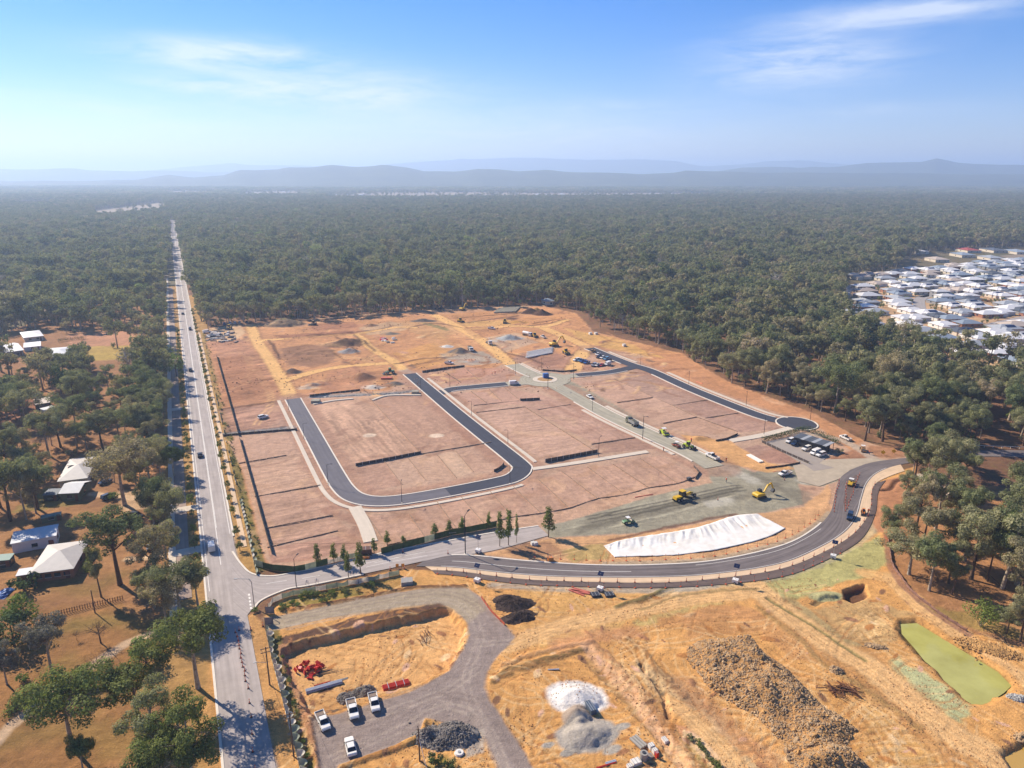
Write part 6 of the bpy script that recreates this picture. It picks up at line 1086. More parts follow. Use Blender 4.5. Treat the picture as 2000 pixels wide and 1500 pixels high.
# guard rail beyond the curve
w = resample(W2([(1905, 874), (1960, 876), (2060, 880)]), 3.0); o0 = Vector((*w[0], 0)); t = empty('guard_rail', o0); m = MB(); [m.tube((p[0] - o0.x, p[1] - o0.y, .95), (q[0] - o0.x, q[1] - o0.y, .95), .12, n=5) for p, q in zip(w, w[1:])]; m.build('rail', A_KERB, t)
for p in w: m = MB(); m.box(p[0] - o0.x, p[1] - o0.y, .5, .14, .14, 1.0); m.build('post', A_KERB, t)
tag(t, 'white guard rail along the road at the right edge', 'guard rail')
# ---- cones, bollards, star pickets
ORM = mat('cone_orange', C(232, 104, 60), .6, var=.05); BLKB = mat('rubber_base', (.03, .03, .03), .9); 
def bollard_proto():
    t = empty('traffic_bollard'); m = MB(); m.box(0, 0, .05, .42, .42, .1); m.build('base', BLKB, t); m = MB(); m.tube((0, 0, .1), (0, 0, 1.15), .1, .07, 8); m.build('tube', ORM, t); m = MB(); m.tube((0, 0, .7), (0, 0, .9), .098, n=8); m.build('reflective_band', A_KERB, t); return t
def picket_proto():
    t = empty('star_picket'); m = MB(); m.tube((0, 0, -.1), (0, 0, 1.55), .035, n=5); m.build('stake', POLE, t); m = MB(); m.box(0, 0, 1.58, .14, .14, .12); m.build('cap', ORM, t); m = MB(); m.box(0, 0, .06, .5, .3, .14); m.build('foot', ORM, t); return t
bp_, pk = bollard_proto(), picket_proto()
def row(proto, pts, step, label, cat, group, px=True, n=None):
    for q in resample(W2(pts) if px else pts, step)[:n]:
        o = copy_tree(proto); o.location = (q[0] + random.uniform(-.2, .2), q[1] + random.uniform(-.2, .2), max(HZ(*q), 0) + .02); o.rotation_euler = (0, 0, random.uniform(0, 6)); tag(o, label, cat, group)
row(bp_, [(461, 1236), (470, 1280), (481, 1330)], 1.6, 'orange bollard in the line closing the lane', 'bollard', 'bollards closing the lane'); row(bp_, [(466, 1232), (490, 1230), (514, 1224)], 2.0, 'orange bollard across the closed lane near the gate', 'bollard', 'bollards at the gate'); row(bp_, [(484, 1345), (490, 1390), (497, 1480), (505, 1540)], 4.5, 'orange bollard further down the shaded closed lane', 'bollard', 'bollards in the shade')
row(bp_, PB1[6:84], 4.6, 'orange bollard on the outer shoulder of the new curve', 'bollard', 'bollards on the curve shoulder', px=False); row(pk, DB1[4:60], 4.0, 'orange-capped picket along the outer edge of the curve', 'picket', 'pickets outside the curve', px=False); row(pk, offset(CT, -2.6)[22:62], 3.6, 'orange-capped picket along the inside of the curve', 'picket', 'pickets inside the curve', px=False); row(bp_, [(1653, 945), (1651, 970), (1652, 1000), (1662, 975), (1672, 945), (1678, 928)], 2.4, 'orange bollard round the median island', 'bollard', 'bollards round the median'); row(bp_, [(1628, 1000), (1634, 960), (1640, 940)], 2.4, 'orange bollard at the inner bend beside the works crossing', 'bollard', 'bollards at the inner bend')
for x, y, l in ((787, 1079, 'above the merge markings'), (875, 1082, 'at the nose of the merge'), (762, 1114, 'by the right end of the grass verge'), (790, 1112, 'beside the barrier boards at the verge end'), (1402, 977, 'on the grey road base behind the grader'), (1532, 938, 'in front of the white ute on the crossing')): o = copy_tree(bp_); w = at(x, y); o.location = (w.x, w.y, max(w.z, .05)); tag(o, 'single orange bollard ' + l, 'bollard')
purge(bp_); purge(pk)
# signs
def road_sign(x, y, face, m, label, diamond=False, h=1.6, wd=1.3):
    w = at(x, y); t = empty('road_sign', w, face); q = MB(); q.tube((0, -.4, 0), (0, -.4, h), .03, n=5); q.tube((0, .4, 0), (0, .4, h), .03, n=5); q.build('leg', POLE, t); q = MB()
    if diamond: q.prism([(0, .3), (.9, 1.2), (0, 2.1), (-.9, 1.2)], -.02, .02); o = q.build('panel', m, t); o.rotation_euler = (0, 0, math.pi / 2)
    else: q.box(0, 0, h - .3, .04, wd, 1.0); q.build('panel', m, t)
    tag(t, label, 'sign')
YS = mat('sign_yellow', C(250, 205, 40), .5, var=.04); WS = mat('sign_white', C(240, 240, 238), .5, var=.04)
road_sign(1724, 889, -1.9, YS, 'yellow diamond sign at the forest corner, nearer the track', True); road_sign(1745, 887, -1.9, YS, 'yellow diamond sign at the forest corner, further right', True); road_sign(1816, 905, -1.9, YS, 'yellow sign half hidden under the roadside gum', False)
for x, y, l in ((600, 1143, 'white edge marker post on the verge near the lamp'), (619, 1140, 'white edge marker post further along the verge'), (688, 1125, 'white marker post at the foot of the street tree')): road_sign(x, y, -1.5, WS, l, False, 1.5, .35)
for x, y, l in ((776, 1110, 'left'), (787, 1110, 'right')): road_sign(x, y, -1.5, mat('striped_board', C(240, 170, 70), .5), 'orange and white barrier board at the verge end, %s one' % l, False, 1.3, .8)
# solar light trailers
PANELM = mat('solar_panel', (.015, .02, .05), .2, var=.1, spec=.6)
for x, y, l in ((932, 1138, 'solar trailer with white box beside the haul road bend'), (1172, 1153, 'solar trailer with white box below the middle of the curve'), (934, 1079, 'solar trailer with white box between the two roads'), (1436, 1138, 'solar trailer with white box on the outer curve verge'), (1627, 1090, 'solar trailer with white box at the right of the curve')):
    w = at(x, y); t = empty('solar_light_trailer', w, -.5); m = MB(); m.box(0, 0, .75, 1.5, 1.3, .9); m.build('battery_box', P_['white'], t); m = MB(); m.tube((0, 0, 1.1), (0, 0, 5.2), .06); m.build('mast', CHROME, t); m = MB(); m.box(0, 0, 0, 1.5, 1.2, .05); o = m.build('solar_panel', PANELM, t); o.location = (0, .1, 5.1); o.rotation_euler = (.6, 0, 0); wheels(t, (0,), .75, .3); tag(t, l, 'trailer')
# ---- people
def person_proto(pose):
    J = dict(pel=(0, 0, .95), ch=(0, 0, 1.3), ne=(0, 0, 1.48), he=(.02, 0, 1.64), to=(.02, 0, 1.76), ls=(0, .19, 1.42), le=(.04, .27, 1.14), lh=(.14 + pose * .1, .26, .9 + pose * .2), rs=(0, -.19, 1.42), re=(.04, -.27, 1.14), rh=(.2, -.22, .95), lhi=(0, .1, .92), lk=(.06, .12, .5), la=(-.02, .12, .08), lt=(.16, .13, .03), rhi=(0, -.1, .92), rk=(.02, -.12, .5), ra=(-.1, -.13, .08), rt=(.08, -.14, .03))
    rad = dict(pel=.14, ch=.16, ne=.065, he=.1, to=.08, ls=.075, le=.05, lh=.04, rs=.075, re=.05, rh=.04, lhi=.1, lk=.065, la=.05, lt=.04, rhi=.1, rk=.065, ra=.05, rt=.04)
    E_ = [('pel', 'ch'), ('ch', 'ne'), ('ne', 'he'), ('he', 'to'), ('ch', 'ls'), ('ls', 'le'), ('le', 'lh'), ('ch', 'rs'), ('rs', 're'), ('re', 'rh'), ('pel', 'lhi'), ('lhi', 'lk'), ('lk', 'la'), ('la', 'lt'), ('pel', 'rhi'), ('rhi', 'rk'), ('rk', 'ra'), ('ra', 'rt')]
    k = list(J); me = bpy.data.meshes.new('person'); me.from_pydata([J[i] for i in k], [(k.index(a), k.index(b)) for a, b in E_], []); o = obj('person', me); o.modifiers.new('skin', 'SKIN'); bm = bmesh.new(); bm.from_mesh(me); sk = bm.verts.layers.skin.verify()
    for i, v in enumerate(bm.verts): r = rad[k[i]]; v[sk].radius = (r, r); v[sk].use_root = (i == 0)
    bm.to_mesh(me); bm.free(); ev = o.evaluated_get(bpy.context.evaluated_depsgraph_get()); m2 = bpy.data.meshes.new_from_object(ev); m2.materials.clear()
    for m in (mat('hi_vis', C(235, 110, 60), .8), mat('work_trousers', C(52, 58, 80), .9), mat('skin', C(205, 160, 130), .7), mat('hard_hat', C(245, 245, 240), .4)): m2.materials.append(m)
    for p in m2.polygons: z = p.center.z; p.material_index = 3 if z > 1.70 else 2 if z > 1.5 else 0 if z > .95 or abs(p.center.y) > .21 else 1
    bpy.data.objects.remove(o); return m2
PM2 = [person_proto(0), person_proto(1)]
for i, (x, y, l) in enumerate(((1418, 942, 'person in orange vest and hard hat standing on the works crossing'), (1418, 902, 'person in orange vest beside the loaded white ute'), (1296, 881, 'person in hi-vis vest on the kerb of the unsealed street'), (1350, 863, 'person in hi-vis vest at the orange dirt lot'), (1695, 1003, 'person in hi-vis vest behind the orange machine'), (961, 733, 'person in orange vest on the lots, one of a pair, left'), (967, 731, 'person in orange vest on the lots, one of a pair, right'), (1698, 888, 'person in orange vest on the road beside the tan roller'))):
    w = at(x, y); o = obj('person', PM2[i % 2], None, (w.x, w.y, max(w.z, .05))); o.rotation_euler = (0, 0, i * 1.3); o.scale = (1.05,) * 3; tag(o, l, 'person')
# ================================================================== BUILDINGS
def rmat(name, r, g, b, rough=.6): return mat('roof_' + name, C(r, g, b), rough, var=.08, scale=.6, spec=.3, obj_var=.06)
RF = dict(weathered=rmat('weathered', 206, 200, 194), white=rmat('white', 244, 244, 246), pale=rmat('pale', 226, 228, 232), grey=rmat('grey', 176, 182, 190), dark=rmat('dark', 96, 102, 112), tan=rmat('tan', 205, 190, 176), bluegrey=rmat('bluegrey', 150, 164, 180), red=rmat('red', 170, 80, 70), green=rmat('green', 120, 150, 140))
WM = dict(cream=mat('wall_cream', C(222, 212, 196), .9, var=.08), grey=mat('wall_grey', C(150, 150, 152), .9, var=.08), brick=mat('wall_brick', C(170, 120, 95), .9, var=.15, scale=3), white=mat('wall_white', C(236, 236, 234), .9, var=.06), olive=mat('wall_olive', C(110, 118, 92), .9, var=.1), dark=mat('wall_dark', C(60, 62, 66), .8, var=.1))
WIN = mat('window_pane', (.02, .03, .04), .1, var=.05, spec=.6); DOORM = mat('door_panel', C(120, 76, 62), .6, var=.1); GUT = mat('gutter', C(215, 215, 212), .5, var=.05); TIMB = mat('timber_fence', C(196, 140, 88), .9, var=.2)
def hip(L_, D, h, over=.5, ridge=None, z0=2.6):
    a, b = L_ / 2 + over, D / 2 + over; r = max(.2, a - b) if ridge is None else ridge; t = .14; m = MB()
    base = [(-a, -b), (a, -b), (a, b), (-a, b)]; vs = [(x, y, z0) for x, y in base] + [(x, y, z0 + t) for x, y in base] + [(-r, 0, z0 + h), (r, 0, z0 + h)]
    m.add(vs, [(3, 2, 1, 0), (0, 1, 5, 4), (1, 2, 6, 5), (2, 3, 7, 6), (3, 0, 4, 7), (4, 5, 9, 8), (6, 7, 8, 9), (5, 6, 9), (7, 4, 8)]); return m
def gable(L_, D, h, over=.4, z0=2.6):
    a, b = L_ / 2 + over, D / 2 + over; m = MB(); m.prism([(-b, z0), (0, z0 + h), (b, z0), (b, z0 - .12), (0, z0 + h - .14), (-b, z0 - .12)], -a, a); m.v = [(y, x, z) for x, y, z in m.v]; return m
def openings(t, L_, D, n, zc=1.5, door=True, m=WIN):
    for i in range(n):
        x = -L_ / 2 + L_ * (i + .7) / (n + .4); q = MB(); q.box(x, -D / 2 - .02, zc, 1.5, .08, 1.1); o = q.build('window', m, t); k = MB(); k.box(x, -D / 2 - .06, zc - .6, 1.7, .14, .08); k.build('sill', GUT, o)
        q = MB(); q.box(x, D / 2 + .02, zc, 1.5, .08, 1.1); q.build('window', m, t)
    for s in (-1, 1): q = MB(); q.box(s * (L_ / 2 + .02), 0, zc, .08, 1.6, 1.1); q.build('window', m, t)
    if door: q = MB(); q.box(L_ * .36, -D / 2 - .025, 1.1, 1.0 if L_ < 13 else 4.4, .08, 2.15); q.build('door' if L_ < 13 else 'garage_door', DOORM if L_ < 13 else GUT, t)
def solar(t, x, y, z, tilt, n, rows=2, ax='x'):
    """panels lying just above a roof slope"""
    for i in range(n):
        for j in range(rows): q = MB(); q.box(0, 0, 0, .98, 1.6, .05); o = q.build('solar_panel', PANELM, t); o.location = (x + i * 1.02, y + j * 1.65 * math.cos(tilt), z + j * 1.65 * math.sin(tilt)); o.rotation_euler = (tilt, 0, 0)
def corners(px4, z):
    w = [G(x, y, z) for x, y in px4]; c = sum(w, Vector()) / 4; ax = (w[1] - w[0]) + (w[2] - w[3]); return c, math.atan2(ax.y, ax.x), ((w[1] - w[0]).length + (w[2] - w[3]).length) / 2, ((w[3] - w[0]).length + (w[2] - w[1]).length) / 2
def house(px4, label, roof='pale', wall='brick', style='hip', h=1.9, z0=2.7, n=3, over=.5, name='house', sol=None, cat='house'):
    c, rz, L_, D = corners(px4, z0); L_ -= 2 * over; D -= 2 * over; t = empty(name, (c.x, c.y, HZ(c.x, c.y)), rz)
    q = MB(); q.box(0, 0, z0 / 2 - .1, L_, D, z0 + .2); q.build('wall', WM[wall], t)
    if style == 'hip': r = hip(L_, D, h, over, None, z0).build('roof', RF[roof], t)
    elif style == 'gable': r = gable(L_, D, h, over, z0).build('roof', RF[roof], t)
    else: q = MB(); q.prism([(-D / 2 - over, z0), (D / 2 + over, z0 + h), (D / 2 + over, z0 + h + .14), (-D / 2 - over, z0 + .14)], -L_ / 2 - over, L_ / 2 + over); q.v = [(y, x, z) for x, y, z in q.v]; r = q.build('roof', RF[roof], t)
    if style == 'hip':
        for s in (-1, 1): q = MB(); q.box(0, s * (D / 2 + over + .06), z0 + .06, L_ + 2 * over, .12, .14); q.build('gutter', GUT, r)
    openings(t, L_, D, n); 
    if sol: solar(r, *sol)
    tag(t, label, cat); return t, L_, D
house([(65, 1119), (153, 1112), (167, 1055), (85, 1069)], 'house with pale grey hip roof below the long white shed', 'weathered', 'brick', 'hip', 2.0, 2.8, 4)
t, L_, D = house([(20, 1062), (108, 1048), (117, 1025), (27, 1043)], 'long white shed with nearly flat roof and red door', 'pale', 'white', 'skillion', .5, 3.2, 1, .25, 'shed', cat='shed'); q = MB(); q.box(L_ * .38, -D / 2 - .05, 1.05, 1.2, .06, 2.1); q.build('door', mat('red_door', C(150, 70, 60), .6), t)
c0, rz0, L0, D0 = corners([(115, 941), (173, 934), (190, 891), (133, 898)], 2.8); house([(115, 941), (173, 934), (190, 891), (133, 898)], 'house with pale roof and solar panels half hidden by the big gum', 'weathered', 'cream', 'hip', 1.6, 2.8, 3, sol=(-L0 / 2 + 1.4, 1.2, 3.9, -.25, 5, 1))
house([(119, 967), (158, 959), (172, 942), (138, 938)], 'olive garage with white gable roof behind the parked cars', 'pale', 'olive', 'gable', 1.5, 3.0, 1, .4, 'garage', cat='garage'); house([(86, 968), (116, 966), (118, 957), (92, 957)], 'small dark-roofed shelter beside the olive garage', 'dark', 'dark', 'skillion', .4, 2.2, 1, .2, 'shed', cat='shed'); house([(80, 1014), (120, 1006), (120, 1001), (80, 1008)], 'long low olive tank shed behind the white shed', 'green', 'olive', 'skillion', .2, 1.8, 1, .1, 'shed', cat='shed'); house([(-12, 1098), (20, 1094), (28, 1084), (-8, 1086)], 'green-edged shade shelter at the left edge', 'green', 'dark', 'skillion', .3, 2.2, 1, .2, 'shelter', cat='shelter'); house([(30, 1127), (66, 1121), (70, 1110), (38, 1114)], 'small flat-roofed annexe against the hip-roofed house', 'pale', 'brick', 'skillion', .3, 2.4, 1, .2, 'annexe', cat='annexe')
house([(-8, 692), (34, 684), (38, 669), (2, 672)], 'white gable shed at the left edge above the dark trees', 'white', 'grey', 'gable', 1.8, 3.4, 2, .4, 'shed', cat='shed'); house([(82, 700), (140, 694), (146, 677), (95, 680)], 'house with pale blue metal roof beside the yellow paddock', 'pale', 'cream', 'hip', 1.8, 2.8, 3); house([(36, 662), (80, 656), (82, 645), (48, 648)], 'white-roofed house among trees at the upper left', 'white', 'cream', 'hip', 1.6, 2.8, 2); house([(-20, 596), (50, 590), (58, 584), (-10, 588)], 'long white roof at the far left edge', 'white', 'white', 'hip', 1.6, 3, 3)
house([(64, 792), (98, 786), (98, 778), (70, 781)], 'dark-fronted open shed in the left trees', 'tan', 'dark', 'skillion', .5, 2.8, 1, .2, 'shed', cat='shed'); house([(82, 812), (108, 805), (118, 792), (94, 797)], 'small pale shed below the dark-fronted open shed', 'pale', 'white', 'skillion', .4, 2.4, 1, .2, 'shed', cat='shed'); house([(290, 1072), (300, 1070), (297, 1062), (283, 1064)], 'tiny grey hutch on the lawn by the lower driveway', 'grey', 'dark', 'gable', .5, .9, 0, .1, 'hutch', cat='hutch'); house([(42, 680), (78, 676), (82, 668), (50, 671)], 'low white roof between the gable shed and the pale blue house', 'white', 'white', 'skillion', .4, 2.4, 1, .2, 'shed', cat='shed')
house([(1060, 590), (1078, 588), (1080, 584), (1064, 585)], 'house glimpsed through the forest above the estate', 'bluegrey', 'cream', 'hip', 2, 3, 1); house([(1210, 556), (1225, 554), (1228, 550), (1214, 551)], 'pale-roofed house deep in the forest above the estate', 'pale', 'cream', 'hip', 2, 3.4, 1)
# ---- sales office
c, rz, L_, D = corners([(1607, 876), (1622, 867), (1572, 846), (1556, 851)], 3.0); D, L_ = L_, D; rz += math.pi / 2
t = empty('sales_office', (c.x, c.y, .06), rz); q = MB(); q.box(0, 1.2, 1.5, L_ - .6, max(2.5, D - 3.0), 3.0); q.build('wall', WM['dark'], t)
for i in range(9): q = MB(); q.box(-L_ / 2 + (i + .5) * L_ / 9, 0, 3.15 + (i % 2) * .05, L_ / 9 - .06, D + .4, .16); q.build('roof_sheet', RF['dark'] if i % 3 else RF['grey'], t)
for i in range(9): q = MB(); q.box(-L_ / 2 + .2 + i * (L_ - .4) / 8, -D / 2 + .1, 1.5, .16, .16, 3.0); q.build('post', WM['dark'], t)
for i in range(4): q = MB(); q.box(-L_ / 2 + 2.2 + i * (L_ - 4) / 3, -D / 2 + 2.1, 1.5, 2.4, .08, 2.0); q.build('window', WIN, t)
tag(t, 'long sales office with dark ribbed roof behind the car park', 'office'); sleeper_wall([(1488, 864), (1530, 884), (1580, 906)], 1.1, 'dark low wall along the sales office car park', SLD, 2.6)
def hedge(pts, wd, h, label, m=LEAFD, name='hedge', px=True):
    w = resample(W2(pts) if px else pts, 1.0); rs = np.random.RandomState(int(w[0][0] * 10) % 9999); cl = [((x - w[0][0], y - w[0][1], h * .52 + HZ(x, y)), (wd * .6, wd * .6, h * .55)) for x, y in w]; V_, F_ = leaves(cl, int(len(w) * 60), .38, rs, .5); o = obj(name, np_mesh('foliage', V_, F_, [m]), None, (w[0][0], w[0][1], 0)); tag(o, label, 'hedge'); return o
hedge([(1490, 862), (1520, 855), (1552, 846), (1570, 840)], 1.6, 2.2, 'dark hedge along the top of the sales office car park'); hedge([(1575, 842), (1605, 853), (1636, 868)], 2.0, 2.6, 'dark hedge behind the sales office'); hedge([(14, 1402), (30, 1375), (52, 1352), (85, 1335), (122, 1322)], 2.0, 1.9, 'curved clipped green hedge in the dry paddock', LEAFG); hedge([(168, 1118), (176, 1098), (182, 1078)], 2.2, 2.0, 'yellow-green bushes along the side of the hip-roofed house', LEAFG); hedge([(115, 668), (165, 662)], 2, 2.4, 'dark hedge beside the red bare yard')
# ---- suburb
def sub_proto(L_, D, h, wall, sol):
    t = empty('house'); q = MB(); q.box(0, 0, 1.3, L_, D, 2.7); q.build('wall', WM[wall], t); r = hip(L_, D, h, .5, None, 2.6).build('roof', RF['white'], t); openings(t, L_, D, 3); q = MB(); q.box(-L_ * .3, -D / 2 - 2, 1.25, 5.5, 4, 2.5); q.build('porch_wall', WM[wall], t); q = MB(); q.loft([[(-L_ * .3 - 3.2, -D / 2 - 4.4, 2.5), (-L_ * .3 + 3.2, -D / 2 - 4.4, 2.5), (-L_ * .3 + 3.2, -D / 2 + 1, 2.5), (-L_ * .3 - 3.2, -D / 2 + 1, 2.5)], [(-L_ * .3 - .2, -D / 2 - 1.6, 2.5 + h * .62), (-L_ * .3 + .2, -D / 2 - 1.6, 2.5 + h * .62), (-L_ * .3 + .2, -D / 2 + 1.5, 2.5 + h * .62), (-L_ * .3 - .2, -D / 2 + 1.5, 2.5 + h * .62)]]); q.build('porch_roof', RF['white'], t)
    tl = math.atan2(h, D / 2 + .5)
    if sol: q = MB(); q.box(0, 0, 0, 6.4, 2.8, .08); o = q.build('solar_panel', PANELM, t); o.location = (1, -D / 4, 2.68 + h * .55 + .1); o.rotation_euler = (tl, 0, 0)
    return t
SP = [sub_proto(17, 11, 2.2, 'cream', True), sub_proto(16, 10.5, 2.0, 'brick', False), sub_proto(18, 12, 2.3, 'grey', True), sub_proto(15, 11, 2.1, 'white', False)]
SUB = [(115, 335), (215, 350), (300, 322), (440, 325), (570, 318), (660, 290), (790, 262), (960, 272), (1085, 252), (1210, 240), (1400, 215), (1540, 190), (1620, 240), (1820, 235), (1950, 222), (250, 455), (400, 425), (560, 410), (740, 392), (850, 372), (1060, 400), (1180, 360), (1320, 330), (1440, 382), (1480, 290), (1640, 312), (1740, 270), (1860, 288), (1975, 290), (1590, 358), (1780, 380), (1900, 340), (1980, 400),
       (280, 505), (300, 560), (260, 622), (270, 680), (560, 498), (640, 535), (610, 590), (620, 632), (660, 668), (660, 462), (800, 450), (930, 452), (1010, 420), (1160, 430), (1240, 442), (1190, 490), (1330, 500), (1440, 512), (1510, 455), (1740, 420), (1840, 440), (1960, 462), (1740, 492), (1850, 515), (1690, 545), (1960, 540), (1240, 590), (1390, 592), (1210, 662), (1470, 680), (1780, 560), (1990, 610), (1820, 650), (1960, 672), (770, 722), (960, 752), (1060, 785), (1200, 812), (1330, 738), (1600, 762), (1740, 735), (1860, 705), (1990, 720), (820, 800), (1330, 950), (1480, 1005), (1660, 962), (1790, 922), (1900, 890), (1990, 862), (1830, 1030), (1970, 1010), (700, 800), (2080, 260), (2100, 420), (2100, 560), (2100, 760)]
rs = random.Random(3); used = []
for i, (zx, zy) in enumerate(SUB):
    w = G(1640 + zx / 5.556, 480 + zy / 5.556 + 1.2); rn = rs.choice(['white', 'white', 'pale', 'pale', 'grey', 'grey', 'bluegrey', 'tan', 'dark'])
    o = copy_tree(SP[rs.randrange(4)]); o.location = (w.x, w.y, 0); o.rotation_euler = (0, 0, rs.choice([.12, .12, .12 + math.pi, .12 + math.pi / 2 if i in (33, 34, 35, 36, 37, 38, 39, 40, 41) else .05])); sc = rs.uniform(.95, 1.12); o.scale = (sc, sc, sc); recolor(o, (RF['white'],), RF[rn]); tag(o, '%s hip-roofed house in the packed suburb at the right' % {'white': 'white', 'pale': 'off-white', 'grey': 'grey', 'bluegrey': 'blue-grey', 'tan': 'beige', 'dark': 'dark'}[rn], 'house', 'suburb houses with %s roofs' % rn)
SUBP = W2([(1650, 612), (1662, 556), (1760, 540), (1850, 520), (2000, 506), (2120, 500), (2200, 720), (2000, 712), (1900, 698), (1830, 684), (1760, 662), (1700, 640)]); placed = [(G(1640 + a / 5.556, 480 + b / 5.556 + 1.2).xy) for a, b in SUB]; bbx = _bb(SUBP); STW = [smooth(W2(q), 4) for q in ([(1642, 585), (1660, 562), (1700, 553), (1780, 549), (1880, 538), (1990, 520), (2100, 505)], [(1845, 575), (1800, 582), (1796, 600), (1806, 615)], [(1870, 622), (1920, 636), (1960, 630), (2050, 610)])]
for x in np.arange(bbx[0], bbx[2], 9.0):
    for y in np.arange(bbx[1], bbx[3], 7.0):
        X1, Y1 = np.array([x + rs.uniform(-2, 2)]), np.array([y + rs.uniform(-2, 2)])
        if len(placed) > 270 or not pip(X1, Y1, SUBP)[0] or any(dist_line(X1, Y1, q)[0] < 11 for q in STW) or any(abs(X1[0] - q[0]) < 17.5 and abs(Y1[0] - q[1]) < 15 for q in placed): continue
        placed.append((X1[0], Y1[0])); rn = rs.choice(['white', 'pale', 'grey', 'grey', 'bluegrey', 'tan']); o = copy_tree(SP[rs.randrange(4)]); o.location = (X1[0], Y1[0], 0); o.rotation_euler = (0, 0, .1 + math.pi * rs.randrange(2)); recolor(o, (RF['white'],), RF[rn]); tag(o, '%s hip-roofed house in the packed suburb at the right' % {'white': 'white', 'pale': 'off-white', 'grey': 'grey', 'bluegrey': 'blue-grey', 'tan': 'beige'}[rn], 'house', 'suburb houses with %s roofs' % rn)
print('suburb', len(placed))
for o in SP: purge(o)
for (zx, zy, l, wl) in ((1080, 560, 'two-storey grey house at the bend of the suburb street', 'grey'), (1130, 610, 'white two-storey house with solar panels below the grey one', 'white')):
    w = G(1640 + zx / 5.556, 480 + zy / 5.556); t = empty('house', w, .1); q = MB(); q.box(0, 0, 2.8, 13, 9, 5.6); q.build('wall', WM[wl], t); r = hip(13, 9, 1.8, .4, None, 5.6).build('roof', RF['pale'], t)
    for zc in (1.5, 4.2): openings(t, 13, 9, 3, zc, zc < 2)
    solar(r, -3, -3.2, 6.2, .35, 5, 1); tag(t, l, 'house')
for k, (x, y, rn, l) in enumerate(((1890, 487, 'red', 'red-roofed house beyond the suburb'), (1940, 487, 'dark', 'dark-roofed house beyond the suburb'), (1985, 490, 'bluegrey', 'blue-roofed house at the far right beyond the suburb'), (1790, 489, 'white', 'white-roofed house in the trees above the suburb'), (1745, 470, 'pale', 'pale roof in the forest left of the suburb clearing'), (1830, 505, 'tan', 'beige farm house in the brown clearing above the suburb'), (1880, 496, 'bluegrey', 'blue-grey house in the brown clearing'), (1935, 502, 'grey', 'grey house at the end of the brown clearing'), (1770, 476, 'white', 'small white house deep in the forest above the suburb'), (1700, 508, 'pale', 'pale roof glimpsed through trees left of the suburb'), (1580, 535, 'white', 'white roof at the forest edge left of the suburb'))):
    house([(x - 14, y + 2), (x + 14, y + 2), (x + 14, y - 2), (x - 14, y - 2)], l, rn, 'cream', 'hip', 2.6, 3.2, 2)
# timber back fences in the suburb
for zx0, zy0, zx1, zy1 in ((890, 288, 1060, 300), (1060, 745, 1230, 758), (420, 360, 560, 352), (1270, 240, 1390, 248), (1420, 590, 1640, 612), (1570, 690, 1700, 680)):
    panel_fence([(1640 + zx0 / 5.556, 480 + zy0 / 5.556), (1640 + zx1 / 5.556, 480 + zy1 / 5.556)], 1.8, 5.0, [TIMB], 'timber paling fence at the back of a suburb house', 'back_fence', group='timber back fences in the suburb', postm=TIMB)
# cars in the suburb street are specks; far town
q = MB(); q.box(0, 0, 2, 18, 12, 4); q.add(*[(lambda m: (m.v, m.f))(hip(18, 12, 3, .5, None, 4))][0]); fw = q.mesh('far_house', RF['pale'])
rs = random.Random(9)
for i in range(95):
    if i < 70: x, y = 1040 + 360 * rs.random() ** .8, rs.uniform(379.5, 385)
    elif i < 82: x, y = rs.uniform(640, 720), rs.uniform(378, 382)
    else: x, y = rs.choice([(75, 398), (300, 397), (325, 396), (1180, 366), (1230, 365), (1430, 366), (1500, 366), (1540, 367), (1600, 368), (1770, 416), (1800, 414), (1470, 365), (560, 375)]); x += rs.uniform(-8, 8)
    w = G(x, y); o = obj('house', fw, None, (w.x, w.y, 0)); s = rs.uniform(.8, 1.35); o.scale = (s, s, s * .8); o.rotation_euler = (0, 0, rs.uniform(-.3, .3)); tag(o, 'tiny white house in the far town below the hills', 'house', 'houses of the far town')
# ================================================================== PLANTS ALONG THE ROADS
SL = [tree_mesh(300 + i, 6.0, 1.5, 700, .34, 'slim', LEAFG if i else LEAFB, BARKD) for i in range(3)]; RO = [tree_mesh(320 + i, 4.5, 1.5, 600, .36, 'round', (LEAFB, LEAFG)[i % 2], BARKD) for i in range(3)]
def small_tree(name, pr, x, y, sxy, sz, label, group=None, m=None, cat='tree'):
    r = empty(name, (x, y, HZ(x, y)), random.uniform(0, 6.28)); r.scale = (sxy, sxy, sz); obj('trunk', pr[0], r)
    if pr[1]:
        o = obj('crown', pr[1], r)
        if m: o.material_slots[0].link = 'OBJECT'; o.material_slots[0].material = m
    tag(r, label, cat, group); return r
s = -2.0
while s < 330: x, y = U(s, -6.3); k = random.uniform(.6, 1.05); small_tree('street_tree', RO[random.randrange(3)], x, y, k, k * 1.05, 'young street tree on the narrow verge left of the long road', 'street trees left of the long road'); s += random.uniform(8.5, 13.0)
s = 2.0
while s < 420: x, y = U(s, 5.5); k = random.uniform(.6, .95); small_tree('street_tree', RO[random.randrange(3)], x, y, k, k * 1.0, 'young street tree on the verge right of the long road', 'street trees right of the long road'); s += random.uniform(10, 16)
